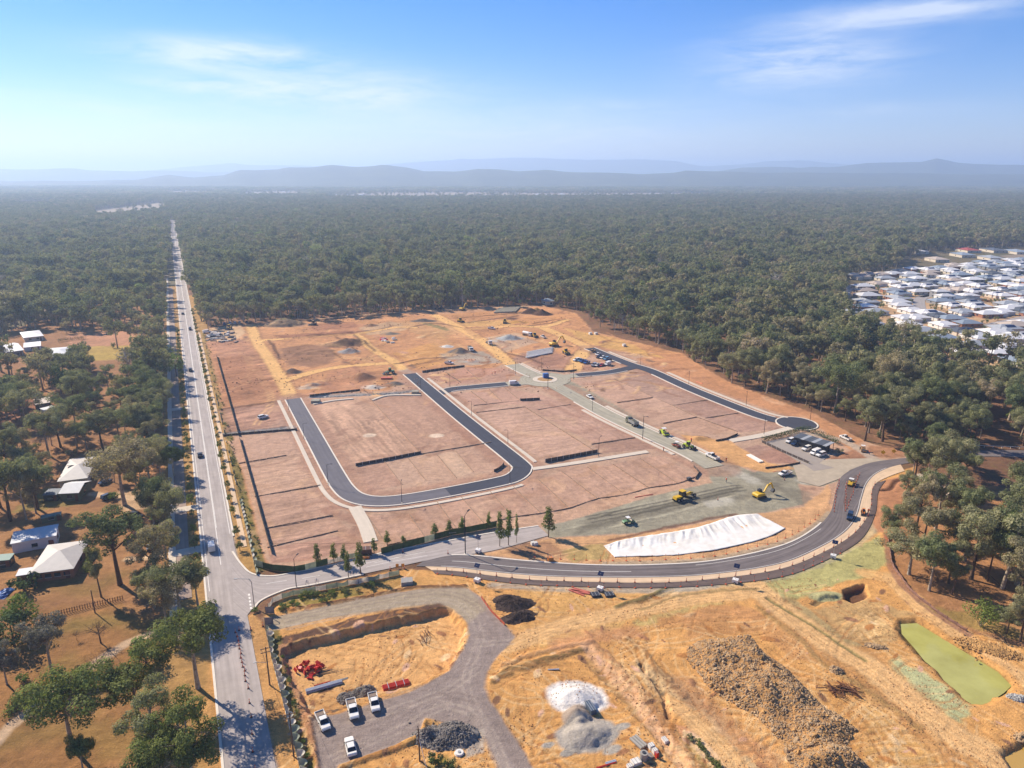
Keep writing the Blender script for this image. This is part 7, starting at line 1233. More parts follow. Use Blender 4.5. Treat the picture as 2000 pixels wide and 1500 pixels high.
for i, (x, y, ty, wp, l) in enumerate(((620, 1106, 1062, 17, 'first young tree along the corner banner fence'), (653, 1101, 1060, 17, 'second young tree along the corner banner fence'), (673, 1104, 1063, 15, 'third young tree along the slumped banner fence'), (705, 1122, 1058, 23, 'tall young tree on the near verge of the connecting road'), (731, 1082, 1050, 14, 'young tree right of the dark container at the banner fence'), (757, 1068, 1037, 15, 'young tree at the bottom of the ramp'), (681, 1128, 1075, 16, 'thin young tree left of the tall one on the near verge'), (788, 1062, 1047, 12, 'small young tree at the second lot edging'), (849, 1050, 1022, 17, 'young tree left of the pair above the connecting road'), (878, 1044, 1016, 15, 'left young tree of the pair above the connecting road'), (903, 1040, 1009, 15, 'right young tree of the pair above the connecting road'), (955, 1034, 1000, 11, 'thin young tree at the end of the green banner fence'), (976, 1067, 998, 18, 'left of two tall slender trees at the road end'), (993, 1065, 993, 19, 'right of two tall slender trees at the road end'), (1009, 1060, 1002, 9, 'sparse slender tree beside the two tall ones'), (1071, 1048, 989, 26, 'lone tall slender tree at the edge of the grey road base'))):
    w = at(x, y); h = height_from(x, y, ty); small_tree('slender_tree', SL[i % 3], w.x, w.y, wp * mpp(x, y) / 2 / 1.15, h / 6.0, l)
SH = [tree_mesh(340 + i, 1.6, 1.1, 260, .30, 'shrub', (LEAFG, LEAFB, LEAF)[i], BARKD) for i in range(3)]
def shrub(x, y, s_, label, group, m=None, sz=None): return small_tree('shrub', SH[random.randrange(3)], x, y, s_, sz or s_, label, group, m, 'shrub')
s = -12
while s < 320: x, y = U(s, random.uniform(8.9, 11)); shrub(x, y, random.uniform(.3, .65), 'shrub in the planted strip between cloth fence and boundary fence', 'shrubs in the planted strip'); s += random.uniform(1.6, 3.4) if s < 120 else random.uniform(4, 8)
for i in range(34): u = random.random(); x, y = G2(545 + u * 190 + random.uniform(-6, 6), 1188 - u * 38 + random.uniform(-12, 6)); shrub(x, y, random.uniform(.45, .95), 'weedy shrub on the bank beside the haul road entrance', 'shrubs on the haul road bank')
for i in range(24): u = random.random(); x, y = G2(541 + u * 62 + random.uniform(0, 6), 1245 + u * 265); shrub(x, y, random.uniform(.3, .62), 'weedy shrub behind the drooping cloth fence', 'shrubs behind the drooping fence')
for x, y, s_, l in ((50, 1152, 3.2, 'dark round bush beside the hip-roofed house'), (498, 1196, .9, 'clipped bush at the foot of the junction lamp'), (222, 975, 1.9, 'bright green bush beside the grey-blue car'), (140, 890, 2.0, 'yellow-green bush behind the solar-roofed house'), (48, 1332, 1.4, 'yellowish shrub in the dry paddock'), (270, 1145, 1.6, 'bush at the end of the paling fence'), (850, 1490, 1.3, 'green bush below the dark post'), (880, 1498, 1.1, 'second green bush below the dark post'), (1638, 884, 1.4, 'green bush beside the sales office')):
    p = at(x, y); shrub(p.x, p.y, s_, l, None, LEAFD if 'dark' in l else None, s_ * .85)
for i in range(14): u = i / 14; x, y = G2(1350 + u * 62 + random.uniform(-5, 5), 1440 + u * 75); shrub(x, y, random.uniform(.4, .7), 'grassy shrub on the rough strip at the bottom edge', 'shrubs on the rough strip')
BG = tree_mesh(360, 9, 3.4, 1500, .45, 'round', LEAFG, BARKD); 
for x, y, ty, wp, m, l in ((48, 1228, 1160, 72, LEAFG, 'round bright green tree left of the paling fence'), (28, 1262, 1198, 96, LEAFD, 'dense dark tree at the left edge below the round green tree'), (285, 1294, 1242, 62, LEAFG, 'bushy green tree beside the gravel drive'), (120, 770, 712, 44, LEAFD, 'dense dark green tree in the left trees'), (330, 712, 672, 40, LEAFG, 'bright green tree on the roadside opposite the yard'), (345, 735, 690, 34, LEAFG, 'second bright green tree on the roadside')): p = at(x, y); small_tree('round_tree', BG, p.x, p.y, wp * mpp(x, y) / 2 / 3.4, height_from(x, y, ty) / 8.4, l, None, m)
BT = [tree_mesh(370 + i, 6.5, 3.4, 10, .3, 'bare', None, BARKD) for i in range(2)]
for i, (x, y, ty, wp, l) in enumerate(((197, 1256, 1216, 52, 'bare leafless tree in the dry paddock, upper one'), (195, 1327, 1278, 42, 'bare leafless tree beside the gravel drive'), (150, 1250, 1232, 14, 'tiny bare sapling in the dry paddock'))): p = at(x, y); small_tree('bare_tree', BT[i % 2], p.x, p.y, wp * mpp(x, y) / 2 / 3.2, height_from(x, y, ty) / 6.5, l)
p = at(1915, 1224); SB = tree_mesh(380, 6, 4.2, 1500, .4, 'shrub', LEAFG, BARK); small_tree('spreading_shrub', SB, p.x, p.y, 1.0, 1.1, 'spreading many-stemmed green shrub beside the rock field')
# understorey along the forest front
US = [tree_mesh(390 + i, 5, 2.0, 260, .6, 'shrub', (LEAFG, LEAFB, LEAF)[i], BARKD) for i in range(3)]
bbx = _bb(SUBP)
X, Y, rs2 = scatter(-420, 420, 180, 720, 9, 31); k = (rs2.uniform(size=len(X)) < .5) & (~pip(X, Y, LEFT) | (rs2.uniform(size=len(X)) < .45)) & ~pip(X, Y, ZONES[1][0])
for q in CLEAR: k &= ~pip(X, Y, q)
X, Y = X[k], Y[k]; instancer('undergrowth', np.array([(x, y, HZ(x, y) - .1) for x, y in zip(X, Y)]), rs2.uniform(.45, 1.2, len(X)), [joined(*u, 'bush') for u in US], 'scrubby undergrowth below the gum forest', 8)
rs4 = np.random.RandomState(44); X = rs4.uniform(bbx[0], bbx[2], 2600); Y = rs4.uniform(bbx[1], bbx[3], 2600); k = pip(X, Y, SUBP); X, Y = X[k], Y[k]; k = np.array([all(abs(a - q[0]) > 9.5 or abs(b - q[1]) > 7.5 for q in placed) and all(dist_line(np.array([a]), np.array([b]), q)[0] > 5 for q in STW) for a, b in zip(X, Y)]); X, Y = X[k][:420], Y[k][:420]
instancer('garden_shrubs', np.stack([X, Y, X * 0], -1), rs4.uniform(.3, .75, len(X)), [joined(*u, 'bush') for u in US], 'garden shrubs between the suburb houses', 9)
# ================================================================== LOOSE THINGS ON THE SOUTHERN SITE
def rock_mesh(seed, m, sub=0):
    rs = np.random.RandomState(seed); bm = bmesh.new(); bmesh.ops.create_icosphere(bm, subdivisions=1 + sub, radius=.5)
    for v in bm.verts: v.co *= rs.uniform(.62, 1.25); v.co.z *= .75
    me = bpy.data.meshes.new('rock'); bm.to_mesh(me); bm.free(); me.materials.append(m); return me
def rock_arrays(seed): m = rock_mesh(seed, None); v = np.array([tuple(q.co) for q in m.vertices]); f = np.array([tuple(p.vertices) for p in m.polygons]); return v, f
ROCK = mat('sandstone_rock', C(196, 168, 130), .95, var=.3, scale=.5, tint=C(136, 112, 88)); ROCKY = mat('yellow_rock', C(206, 164, 104), .95, var=.3, scale=.5, tint=C(158, 122, 80)); RUBB = mat('grey_rubble', C(150, 144, 138), .95, var=.4, scale=.9, tint=C(78, 72, 70)); DRAINR = mat('drain_rock', C(190, 190, 188), .9, var=.3, scale=1.5, tint=C(140, 140, 140))
RA = [rock_arrays(i) for i in range(6)]
def rocks(name, P, size, m, rs, parent=None):
    V_ = []; F_ = []; k = 0
    for i, p in enumerate(P):
        v, f = RA[rs.randint(6)]; s_ = size[i]; a, b, c = rs.uniform(0, 6.28, 3); Mx = np.array(Matrix.Rotation(a, 3, 'Z') @ Matrix.Rotation(b, 3, 'X')); q = (v * s_ * np.array([1, rs.uniform(.6, 1), rs.uniform(.6, 1)])) @ Mx.T + np.array(p); V_.append(q); F_.append(f + k); k += len(v)
    return np_mesh(name, np.concatenate(V_), np.concatenate(F_), [m])
def heap_pts(poly, n, rs, hfun):
    w = W2(poly); bb = _bb(w); X = []; Y = []
    while len(X) < n:
        x = rs.uniform(bb[0], bb[2], n); y = rs.uniform(bb[1], bb[3], n); k = pip(x, y, w); X += list(x[k]); Y += list(y[k])
    X, Y = np.array(X[:n]), np.array(Y[:n]); Z = hfun(X, Y, dist_line(X, Y, w, True)) + np.array([HZ(a, b) for a, b in zip(X, Y)]); return list(zip(X, Y, Z))
ROCKPOLY = [(1342, 1268), (1365, 1252), (1425, 1244), (1462, 1239), (1480, 1262), (1500, 1282), (1532, 1302), (1575, 1347), (1610, 1382), (1650, 1404), (1675, 1427), (1650, 1452), (1697, 1497), (1690, 1530), (1560, 1530), (1525, 1452), (1475, 1397), (1425, 1372), (1385, 1344), (1362, 1312), (1342, 1290)]
rs = np.random.RandomState(4); hf = lambda x, y, d: np.minimum(2.2, d * .5) * (1.9 * fbm(x, y, 6, 3, 8)) + .03
t = empty('rock_stockpile', at(1500, 1390)); o0 = Vector(t.location); P = heap_pts(ROCKPOLY, 9000, rs, hf); sz = rs.uniform(.16, .6, len(P)) * rs.choice([1, 1, 1, 1.6], len(P))
o = obj('small_rocks', rocks('small_rocks', [(a - o0.x, b - o0.y, c - o0.z) for a, b, c in P], sz, ROCK, rs), t); tag(o, kind='stuff')
P = heap_pts(ROCKPOLY, 2600, rs, hf); o = obj('yellow_rocks', rocks('yellow_rocks', [(a - o0.x, b - o0.y, c - o0.z) for a, b, c in P], rs.uniform(.15, .7, len(P)), ROCKY, rs), t); tag(o, kind='stuff')
RM = [rock_mesh(50 + i, (ROCK, ROCKY)[i % 2], 1) for i in range(6)]
for a, b, c in heap_pts(ROCKPOLY, 90, rs, hf): o = obj('boulder', RM[rs.randint(6)], t, (a - o0.x, b - o0.y, c - o0.z)); s_ = rs.uniform(.7, 1.5); o.scale = (s_, s_ * .8, s_ * .8); o.rotation_euler = tuple(rs.uniform(0, 6, 3))
w = W2(ROCKPOLY); n = 60; bbx = _bb(w); xs = np.arange(bbx[0] - 2, bbx[2] + 2, .9); ys = np.arange(bbx[1] - 2, bbx[3] + 2, .9); X, Y = np.meshgrid(xs, ys); ins = pip(X, Y, w); d = np.where(ins, dist_line(X, Y, w, True), 0); Hh = np.array([[HZ(a, b) for a in xs] for b in ys]) + np.where(ins, np.minimum(2.2, d * .5) * (1.9 * fbm(X, Y, 6, 3, 8)) + .12 * fbm(X, Y, 1.2, 2, 9), -.25); idx = np.arange(X.size).reshape(X.shape); fc = np.stack([idx[:-1, :-1], idx[:-1, 1:], idx[1:, 1:], idx[1:, :-1]], -1).reshape(-1, 4); fc = fc[ins.ravel()[fc].any(1)]
obj('earth_core', np_mesh('earth_core', np.stack([X - o0.x, Y - o0.y, Hh - o0.z], -1).reshape(-1, 3), fc, [mat('stockpile_earth', C(200, 152, 96), .95, var=.3, scale=.8, bump=.5)], True), t); tag(t, 'big stockpile of broken tan rock on the orange ground', 'rock pile')
def heap(name, x, y, rx, ry, h, n, s0, s1, m, label, cat, rz=0.0, seed=1, big=0):
    """irregular heap: a lumpy core with loose pieces over it"""
    rs = np.random.RandomState(seed); w = at(x, y); t = empty(name, w, rz); sub = [(rs.uniform(-.45, .45) * rx, rs.uniform(-.45, .45) * ry, rs.uniform(.45, .8), rs.uniform(.5, 1.0)) for _ in range(5)]
    def hh(X, Y):
        z = np.zeros_like(X)
        for a, b, r, k in sub: z = np.maximum(z, k * h * np.clip(1 - np.sqrt(((X - a) / (rx * r)) ** 2 + ((Y - b) / (ry * r)) ** 2), 0, 1) ** .85)
        return z + .35 * h * (fbm(X + seed * 7, Y, rx * .35, 3, seed) - .5) * (z > .03 * h)
    g = np.linspace(-1.15, 1.15, 26); X, Y = np.meshgrid(g * rx, g * ry); Z = hh(X, Y) - .06; idx = np.arange(X.size).reshape(X.shape); fc = np.stack([idx[:-1, :-1], idx[:-1, 1:], idx[1:, 1:], idx[1:, :-1]], -1).reshape(-1, 4); fc = fc[(Z.ravel()[fc] > 0).any(1)]
    obj('core', np_mesh('core', np.stack([X, Y, Z], -1).reshape(-1, 3), fc, [m], False), t); px_ = rs.normal(0, .42, n * 3) * rx; py_ = rs.normal(0, .42, n * 3) * ry; z = hh(px_, py_); k = np.where((z > .02) | (rs.uniform(size=n * 3) < .12))[0][:n * 2]
    o = obj('pieces', rocks('pieces', [(px_[i], py_[i], max(z[i], 0) + .02) for i in k], rs.uniform(s0 * .6, s1, len(k)), m, rs), t); tag(o, kind='stuff'); tag(t, label, cat); return t
heap('rubble_heap', 677, 1346, 2.7, 2.2, 1.3, 420, .2, .5, RUBB, 'grey rubble heap, left of two on the orange pad', 'rubble heap', seed=2); heap('rubble_heap', 711, 1338, 2.8, 2.6, 1.6, 460, .2, .5, RUBB, 'grey rubble heap, right of two on the orange pad', 'rubble heap', seed=3); heap('rubble_heap', 862, 1437, 6.2, 4.0, 2.4, 900, .2, .6, RUBB, 'big grey rubble heap between the yard and the haul road', 'rubble heap', seed=4)
MUL = mat('black_mulch', C(84, 68, 60), .95, var=.4, scale=.8, tint=C(52, 42, 38)); heap('mulch_heap', 997, 1178, 5.8, 3.8, 1.7, 420, .1, .34, MUL, 'black mulch heap, upper of two beside the orange barrier edging', 'mulch heap', .1, seed=14); heap('mulch_heap', 1016, 1205, 4.8, 2.9, 1.5, 340, .1, .34, MUL, 'black mulch heap, lower of two beside the orange barrier edging', 'mulch heap', .15, seed=15)
heap('rock_heap', 1633, 1310, 1.9, 1.3, .9, 150, .25, .6, ROCK, 'small tan rock heap right of the big stockpile', 'rock pile', seed=5); heap('rock_field', 1928, 1266, 7.0, 3.4, .7, 900, .35, .8, ROCKY, 'flat field of yellow rocks at the right edge above the pond', 'rock pile', -.5, seed=6); heap('rock_heap', 1990, 1363, 2.4, 1.6, .7, 160, .3, .6, DRAINR, 'white rocks at the pond corner by the right edge', 'rock pile', seed=7); heap('rock_heap', 1710, 1263, 3.0, 1.2, .6, 160, .25, .6, ROCK, 'low row of tan rocks left of the pond', 'rock pile', -.5, seed=8); heap('rock_heap', 1998, 1440, 2.0, 1.5, .8, 120, .3, .6, ROCK, 'tan rocks beside the muddy pool at the bottom right', 'rock pile', seed=9)
for k, q in enumerate(([(438, 849), (490, 843), (540, 839), (574, 835)], [(612, 776), (690, 772), (760, 768), (812, 763)])):
    rs = np.random.RandomState(20 + k); w = resample(W2(q), .32); P = [(x + rs.uniform(-2, 2), y + rs.uniform(-1.6, 1.6), 0) for x, y in w for _ in range(4)]; P = [(x, y, HZ(x, y) + .1) for x, y, _ in P]; o = obj('drain_rocks', rocks('drain_rocks', P, rs.uniform(.3, .7, len(P)), DRAINR, rs)); tag(o, ('grey rock lining the drain beside the long road', 'grey rock lining the drain above the big lots')[k], 'rocks', kind='stuff')
# pipes, logs, tanks
PIPEB = mat('blue_grey_pipe', C(190, 198, 214), .4, var=.08); PIPER = mat('red_pipe', C(200, 62, 48), .5, var=.08); PIPEG = mat('grey_pipe', C(170, 166, 160), .6, var=.1); LOG = mat('dead_log', C(128, 88, 66), .95, var=.3); BARR = mat('red_barrier', C(214, 56, 40), .5, var=.08)
def pipes(name, a, b, n, r, m, label, layers=1, cat='pipes', jitter=0.0, part='pipe', seed=0):
    rs = random.Random(seed); A, B_ = at(*a), at(*b); d = (B_ - A); d.z = 0; l = d.length; d.normalize(); nn = Vector((-d.y, d.x, 0)); t = empty(name, A)
    for k in range(layers):
        for i in range(n - k): o = nn * ((i + k * .5 - (n - 1) / 2) * r * 2.1) + Vector((0, 0, r + k * r * 1.8)); q = MB(); j = [rs.uniform(-jitter, jitter) for _ in range(3)]; q.tube(o + d * j[0], o + d * (l + j[0]) + nn * j[1], r, n=8); q.build(part, m, t)
    tag(t, label, cat); return t
pipes('pipe_bundle', (596, 1338), (667, 1318), 4, .16, PIPEB, 'bundle of blue-grey pipes lying on the orange pad', 2, seed=1); t = pipes('pipe_bundle', (747, 1331), (798, 1318), 5, .17, PIPER, 'strapped bundle of red pipes on the orange pad', 2, seed=2)
for u in (.2, .5, .8): d = at(798, 1318) - at(747, 1331); q = MB(); q.box(d.x * u, d.y * u, .36, .08, 1.9, .74, math.atan2(d.y, d.x)); q.build('strap', PIPEB, t)
pipes('thin_pipe', (612, 1325), (645, 1316), 2, .06, PIPER, 'two thin red pipes above the blue-grey bundle', seed=3); pipes('steel_poles', (600, 1306), (665, 1289), 7, .05, STEEL, 'scatter of dark poles beside the red barriers', jitter=1.2, seed=4, part='pole', cat='poles'); pipes('pipe_lengths', (640, 1320), (678, 1310), 3, .1, PIPEG, 'grey pipes behind the blue-grey bundle', seed=5)
Vv, Ff = tubes([([Vector((0, 0, .35)), Vector((1.6, -.7, .35)), Vector((2.7, -.5, .35)), Vector((3.3, .3, .35))], [.34] * 4)], 10); tag(obj('bent_pipe', np_mesh('bent_pipe', Vv, Ff, [PIPEG], True), None, at(737, 1343)), 'bent grey concrete pipe below the red pipes', 'pipe')
pipes('pipe_lengths', (1165, 1500), (1203, 1488), 2, .09, PIPER, 'red pipes at the bottom edge', seed=6); pipes('pipe_lengths', (1183, 1491), (1203, 1485), 2, .14, PIPEB, 'short blue-white pipes at the bottom edge', seed=7); pipes('long_tray', (1236, 1442), (1258, 1462), 3, .3, PIPEG, 'grey trough lying on the orange ground near the debris', seed=8, part='channel'); pipes('pipe_lengths', (1070, 1308), (1092, 1307), 2, .08, PIPEB, 'thin white pipes on the central bench', seed=9)
rs = random.Random(12); w = at(600, 1294); t = empty('barrier_pile', w)
for i in range(26):
    q = MB(); q.prism([(-.9, 0), (.9, 0), (.75, .35), (.6, .9), (-.6, .9), (-.75, .35)], -.16, .16); o = q.build('barrier', BARR, t); o.location = (rs.gauss(0, 1.4), rs.gauss(0, .9), rs.uniform(.0, .7)); o.rotation_euler = (rs.uniform(-1.4, 1.4), rs.uniform(-.5, .5), rs.uniform(0, 6.3)); o.scale = (.75,) * 3
tag(t, 'jumbled pile of red plastic barriers on the orange pad', 'barrier pile'); w = at(610, 1308); t = empty('barrier_pile', w)
for i in range(4): q = MB(); q.prism([(-.9, 0), (.9, 0), (.75, .35), (.6, .9), (-.6, .9), (-.75, .35)], -.16, .16); o = q.build('barrier', BARR, t); o.location = (rs.gauss(0, .5), rs.gauss(0, .4), .1); o.rotation_euler = (rs.uniform(-1.4, 1.4), 0, rs.uniform(0, 6.3)); o.scale = (.75,) * 3
tag(t, 'few red barriers just below the red barrier pile', 'barrier pile')
w = at(1645, 1349); t = empty('log_pile', w)
for i in range(34): a = rs.gauss(-.6, .5); l = rs.uniform(1.6, 4.2); c = Vector((rs.gauss(0, 1.5), rs.gauss(0, .8), rs.uniform(.15, 1.1))); d = Vector((math.cos(a), math.sin(a), rs.uniform(-.25, .25))) * l / 2; q = MB(); r_ = rs.uniform(.06, .17); q.tube(c - d, c + d, r_, r_ * .6, 6); q.build('log', LOG, t)
tag(t, 'tangled pile of dead logs right of the rock stockpile', 'log pile'); w = at(832, 1232); t = empty('branch_pile', w)
for i in range(22): a = rs.gauss(-1.2, .35); l = rs.uniform(1.2, 3.5); c = Vector((rs.gauss(0, .6), rs.gauss(0, 1.6), rs.uniform(.1, .6))); d = Vector((math.cos(a), math.sin(a), rs.uniform(-.2, .2))) * l / 2; q = MB(); q.tube(c - d, c + d, .07, .03, 5); q.build('branch', LOG, t)
tag(t, 'heap of dead branches at the top of the orange pad', 'branch pile')
# debris corner, skip, lids, containers
w = at(1257, 1483); t = empty('water_tank', w); q = MB(); q.tube((0, 0, 0), (0, 0, 1.5), .75, n=16); q.build('tank', PIPEG, t); q = MB(); q.tube((0, 0, 1.5), (0, 0, 1.62), .35, n=12); q.build('lid', STEEL, t); tag(t, 'round grey tank among the debris at the bottom edge', 'tank')
def crate(x, y, L_, D, H_, m, label, cat, name='pallet_box', rz=.4):
    w = at(x, y); t = empty(name, w, rz); q = MB(); q.box(0, 0, H_ / 2, L_, D, H_, taper=.95); q.build('body', m, t)
    q = MB(); [q.box(s_ * L_ * .38, 0, H_ + .02, .1, D * .94, .05) for s_ in (-1, 0, 1)]; q.build('batten', CHROME, t); tag(t, label, cat); return t
WBAG = mat('white_bag', C(240, 238, 234), .8, var=.1); 
for x, y, L_, D, H_, m, l in ((1272, 1462, 1.1, 1.0, .9, WBAG, 'white bulk bag at the top of the debris'), (1279, 1470, 1.0, .9, .8, WBAG, 'second white bulk bag in the debris'), (1268, 1480, 1.5, 1.2, .5, BEDM, 'tan pallet beside the round tank'), (1242, 1490, 1.8, 1.4, .6, WBAG, 'cream box left of the round tank'), (1230, 1498, 1.0, .9, .7, WBAG, 'white bag at the bottom of the debris'), (1299, 1445, .9, 1.4, .6, WBAG, 'cream block on the pale bench path'), (1283, 1480, .5, .5, 1.2, BARR, 'red marker barrier beside the debris')): crate(x, y, L_, D, H_, m, l, 'box')
w = at(897, 1472); t = empty('round_cover', w); q = MB(); q.tube((0, 0, .05), (0, 0, .35), .95, .8, 18); q.build('lid', WBAG, t); q = MB(); q.tube((0, 0, .35), (0, 0, .45), .3, n=10); q.build('hatch', CHROME, t); tag(t, 'round white cover lying beside the haul road', 'cover')
crate(1153, 1387, 1.3, 3.2, 1.1, mat('steel_blue', C(96, 112, 132), .5, .3), 'blue-grey steel bucket beside the white sand heap', 'bucket', 'excavator_bucket', .35); crate(795, 1140, 3.2, 2.6, 1.2, PIPEG, 'grey steel skid on the bank above the haul road', 'skid', 'steel_skid', .2); crate(715, 1083, 3.4, 2.2, 2.2, mat('container_brown', C(110, 78, 66), .7), 'dark brown container behind the banner fence', 'container', 'container', .2); crate(715, 1090, 2.0, 1.2, .8, P_['orange'], 'small orange pump below the dark brown container', 'pump', 'pump', .2)
for x, y, l in ((1163, 1163, 'left'), (1190, 1162, 'right')): crate(x, y, 2.4, 2.0, .5, STEEL, 'dark steel road plate stack below the curve, %s one' % l, 'plates', 'plate_stack', .2)
crate(1075, 1095, 1.6, 1.2, 1.3, P_['orange'], 'orange arrow-board trailer beside the new curve', 'trailer', 'arrow_board', .2); crate(755, 740, 6, 2.4, 1.0, mat('salmon_trailer', C(226, 120, 90), .6), 'salmon flat trailer in the northern works', 'trailer', 'trailer', .05)
for x, y in ((1041, 1063), (1046, 1064)): crate(x, y, 1.2, 1.1, .9, WBAG, 'white bulk bag on the verge by the slender trees', 'bag', 'bulk_bag').__setitem__('group', 'white bulk bags by the slender trees')
crate(1066, 738, 3.0, 2.4, 2.6, mat('blue_cover', C(60, 110, 190), .6), 'small blue-covered shelter on the roundabout island', 'shelter', 'shelter', .2)
for x, y in ((1153, 653), (1164, 653), (1219, 676)): crate(x, y, 2.0, 2.0, 1.4, WBAG, 'white concrete pit box on the orange slope', 'box', 'pit_box').__setitem__('group', 'white pit boxes on the orange slope')
rs = random.Random(21)                                             # storage yard, stacks of pipe and kerb units
for i in range(46): x = rs.uniform(404, 468); y = rs.uniform(646, 669); crate(x, y, rs.uniform(2, 4.5), rs.uniform(.8, 1.6), rs.uniform(.5, 1.0), rs.choice([WBAG, WBAG, PIPEG, STEEL, BEDM]), 'stack of concrete units in the storage yard by the road', 'stack', 'material_stack', rs.choice([0, .05, 1.5])).__setitem__('group', 'stacks in the storage yard')
for i in range(16): x = rs.uniform(745, 772); y = rs.uniform(660, 671); crate(x, y, rs.uniform(1.5, 3), rs.uniform(.8, 1.6), .7, rs.choice([WBAG, WBAG, PIPEG, BARR]), 'pale pallet load among the northern dirt tracks', 'pallet', 'pallet_load').__setitem__('group', 'pallet loads in the northern works')
for k in range(5): pipes('pipe_row', (1028 + k * .5, 700 - k * 2.6), (1078 + k * .5, 690 - k * 2.4), 3, .3, WBAG, 'row of white pipes on the bare lot above the roundabout', seed=k).__setitem__('group', 'rows of white pipes above the roundabout')
for k in range(6): pipes('pipe_row', (968 + k * 7, 612 - k * .4), (978 + k * 7, 603 - k * .4), 3, .5, A_GREY, 'row of grey concrete pipes on the top pad', seed=k).__setitem__('group', 'rows of concrete pipes on the top pad')
pipes('beam_stack', (1462, 890), (1487, 904), 3, .35, WBAG, 'white bundle lying on the lot below the sales office', seed=4, part='bundle'); crate(1346, 938 + 0, 1.6, 1.2, 1.1, STEEL, 'dark bin at the works crossing corner', 'bin', 'site_bin'); pipes('conduit_roll', (1510, 922), (1545, 918), 2, .07, BARR, 'red conduit lying along the works crossing', seed=3, part='conduit'); pipes('conduit_roll', (1240, 972), (1275, 966), 2, .07, BARR, 'red conduit along the foot of the bottom lots', seed=5, part='conduit')
pipes('barrier_row', (1115, 1152), (1148, 1160), 5, .2, mat('pink_barrier', C(226, 130, 110), .7), 'pile of faded orange barrier feet below the curve', seed=6, part='barrier_foot', jitter=1.0); pipes('orange_pipe', (1360, 746), (1372, 750), 2, .2, mat('salmon_pipe', C(236, 150, 110), .7), 'salmon bundle on the verge of the long right street', seed=8)
w = at(720, 790); 
for x, y, l in ((617, 786, 'left end of the upper rock drain'), (957, 0, ''), (958, 0, '')):
    if l: crate(x, y, 4.2, 3.2, 1.3, A_GREY, 'grey concrete headwall at the ' + l, 'headwall', 'headwall', .1)
crate(811, 768, 3.6, 3.0, 1.3, A_GREY, 'grey concrete headwall at the right end of the upper rock drain', 'headwall', 'headwall', .1)
q = MB(); w = at(8, 1160); t = empty('tarpaulin_heap', w); rs3 = np.random.RandomState(2); V_ = []; n = 9
for i in range(n):
    for j in range(n): u, v = i / 8 - .5, j / 8 - .5; V_.append((u * 3.2, v * 5.0, max(.02, 1.0 * (1 - 3.2 * (u * u + v * v)) + rs3.normal() * .12)))
q.add(V_, [(i * n + j, (i + 1) * n + j, (i + 1) * n + j + 1, i * n + j + 1) for i in range(n - 1) for j in range(n - 1)]); q.build('sheet', mat('blue_tarp', C(50, 110, 190), .5, var=.15), t); tag(t, 'crumpled blue tarpaulin at the left edge', 'tarpaulin')
# white geotextile sheet with folds along its upper edge
TOPS = smooth(W2([(1179, 1067), (1230, 1055), (1290, 1046), (1350, 1036), (1390, 1025), (1430, 1012), (1480, 1005)]), 30); BOTS = smooth(W2([(1200, 1089), (1260, 1087), (1320, 1085), (1390, 1076), (1450, 1064), (1500, 1050), (1534, 1033)]), 30); nr = 30; V_ = []; rs3 = np.random.RandomState(9)
FI, FJ = np.meshgrid(np.arange(len(TOPS)), np.arange(nr), indexing='ij'); FN = fbm(FI * .22 + FJ * .3, FJ * .5 - FI * .05, 1.0, 4, 4); FN2 = fbm(FI * .30 + FJ * .16, FJ * .05 + FI * .012, 1.0, 3, 17)
for i, (a, b) in enumerate(zip(TOPS, BOTS)):
    for j in range(nr):
        v = j / (nr - 1); x, y = a[0] + (b[0] - a[0]) * v, a[1] + (b[1] - a[1]) * v; fold = 1.5 * (float(FN2[i, j]) - .5) * max(0, 1 - v * 1.5) + .16 * (float(FN[i, j]) - .5)
        sl = .6 * max(0, 1 - v * 2.4) * min(1, i / 18, (len(TOPS) - 1 - i) / 18 + .3); rg = .5 * (float(fbm(np.array([i * .16]), np.array([v * 2.0]), 1.0, 2, 12)[0]) - .5) * (1 if j in (0, nr - 1) else 0); V_.append((x + rg, y + rg * 1.2, .2 + fold * min(1, v * 9, (1 - v) * 9 + .1) * .8 + sl * .7))
F_ = [(i * nr + j, (i + 1) * nr + j, (i + 1) * nr + j + 1, i * nr + j + 1) for i in range(len(TOPS) - 1) for j in range(nr - 1)]; o = obj('geotextile_sheet', np_mesh('geotextile_sheet', V_, F_, [mat('geotextile', C(250, 250, 250), .85, var=.05, scale=.25, tint=C(226, 222, 214))], True)); md = o.modifiers.new('thickness', 'SOLIDIFY'); md.thickness = .02; tag(o, 'white geotextile sheet with folds spread inside the curve', 'sheet')

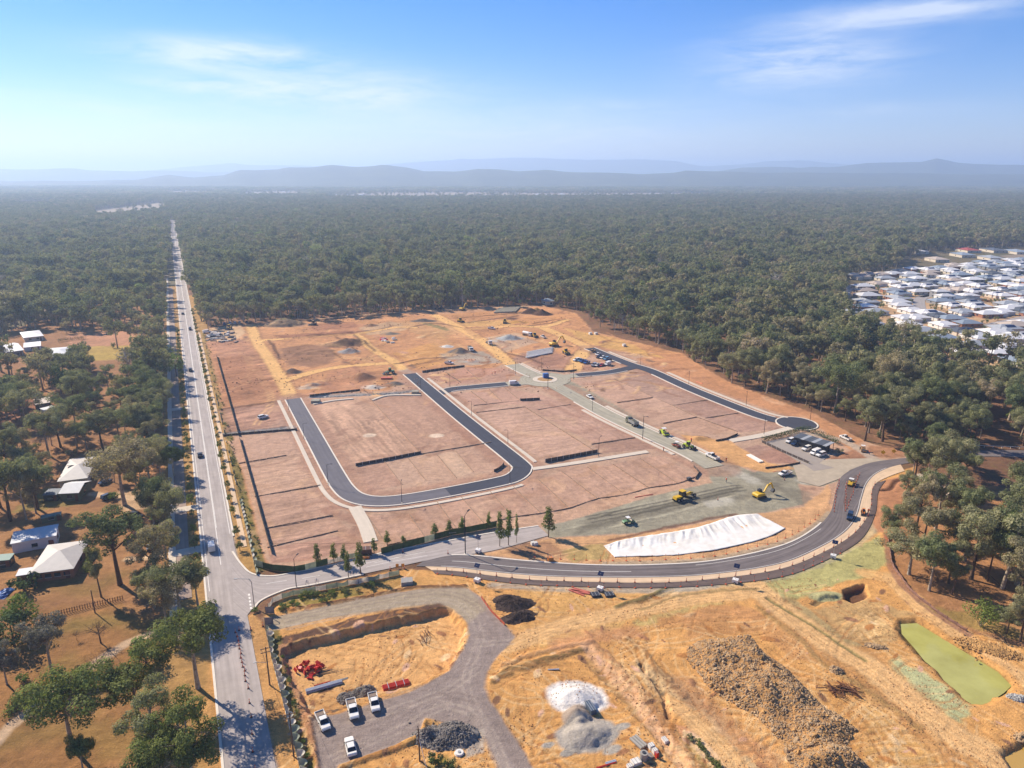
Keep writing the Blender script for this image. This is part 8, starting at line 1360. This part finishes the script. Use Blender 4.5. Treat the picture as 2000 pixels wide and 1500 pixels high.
# clods and stones lying on the bare soil
rs = np.random.RandomState(77)
def strewn(n, x0, x1, y0, y1, inn, outs, sc, seed, dz):
    x, y = rs.uniform(x0, x1, n), y0 + (y1 - y0) * rs.uniform(size=n) ** 1.2; k = pip(x, y, inn)
    for q in outs: k &= ~pip(x, y, q)
    W_ = np.array([G2(a, b) for a, b in zip(x[k], y[k])]); k = fbm(W_[:, 0], W_[:, 1], sc, 3, seed) + rs.uniform(-.12, .12, len(W_)) > .52; return [(a, b, HZ(a, b) + dz) for a, b in W_[k]]
P = strewn(16000, 550, 1990, 1130, 1560, SOUTH, (HA, POND), 9, 6, .02)
o = obj('soil_clods', rocks('soil_clods', P, rs.uniform(.1, .42, len(P)), mat('soil_clod', C(196, 146, 96), .95, var=.35, scale=.4, tint=C(140, 102, 74)), rs)); tag(o, 'clods of orange soil strewn over the bare ground', 'clods', kind='stuff')
P = strewn(2600, 410, 1160, 612, 768, EST, (), 14, 61, .05)
o = obj('spoil_clods', rocks('spoil_clods', P, rs.uniform(.35, 1.2, len(P)), mat('spoil_clod', C(176, 132, 100), .95, var=.35, scale=.3, tint=C(120, 92, 74)), rs)); tag(o, 'lumps of spoil scattered over the northern works', 'clods', kind='stuff')
# things of one row or cluster are told apart by their place in it
ORD = ['first', 'second', 'third', 'fourth', 'fifth', 'sixth', 'seventh', 'eighth', 'ninth', 'tenth', 'eleventh', 'twelfth']
same = {}
for o in S.objects:
    if o.parent is None and 'label' in o and 'kind' not in o: same.setdefault(o['label'], []).append(o)
for lb, os_ in same.items():
    if not 1 < len(os_) <= 45 or len(lb.split()) > 12 or 'shrub' in lb: continue
    pr = [(PX(o.location), o) for o in os_]; dx = max(p[0][0] for p in pr) - min(p[0][0] for p in pr); dy = max(p[0][1] for p in pr) - min(p[0][1] for p in pr)
    pr.sort(key=lambda p: p[0][0] if dx >= dy else -p[0][1])
    for i, (p, o) in enumerate(pr): o['label'] = lb + ', ' + (ORD[i] if i < 12 else '%d%s' % (i + 1, {1: 'st', 2: 'nd', 3: 'rd'}.get((i + 1) % 10 if i + 1 not in (11, 12, 13) else 0, 'th'))) + (' from the left' if dx >= dy else ' from the front')
# ================================================================== HAZE
hz_m = bpy.data.materials.new('haze'); hz_m.use_nodes = True; hn = hz_m.node_tree; hn.nodes.clear()
ho = hn.nodes.new('ShaderNodeOutputMaterial'); hv = hn.nodes.new('ShaderNodeVolumePrincipled')
hv.inputs['Color'].default_value = (.62, .775, 1.0, 1); hv.inputs['Density'].default_value = 0.00016; hv.inputs['Anisotropy'].default_value = 0.3
hn.links.new(hv.outputs[0], ho.inputs['Volume'])
hb = MB(); hb.box(0, 10000, 198, 60000, 26000, 400); tag(hb.build('haze', hz_m), 'pale blue haze over the bushland', 'haze', kind='stuff')
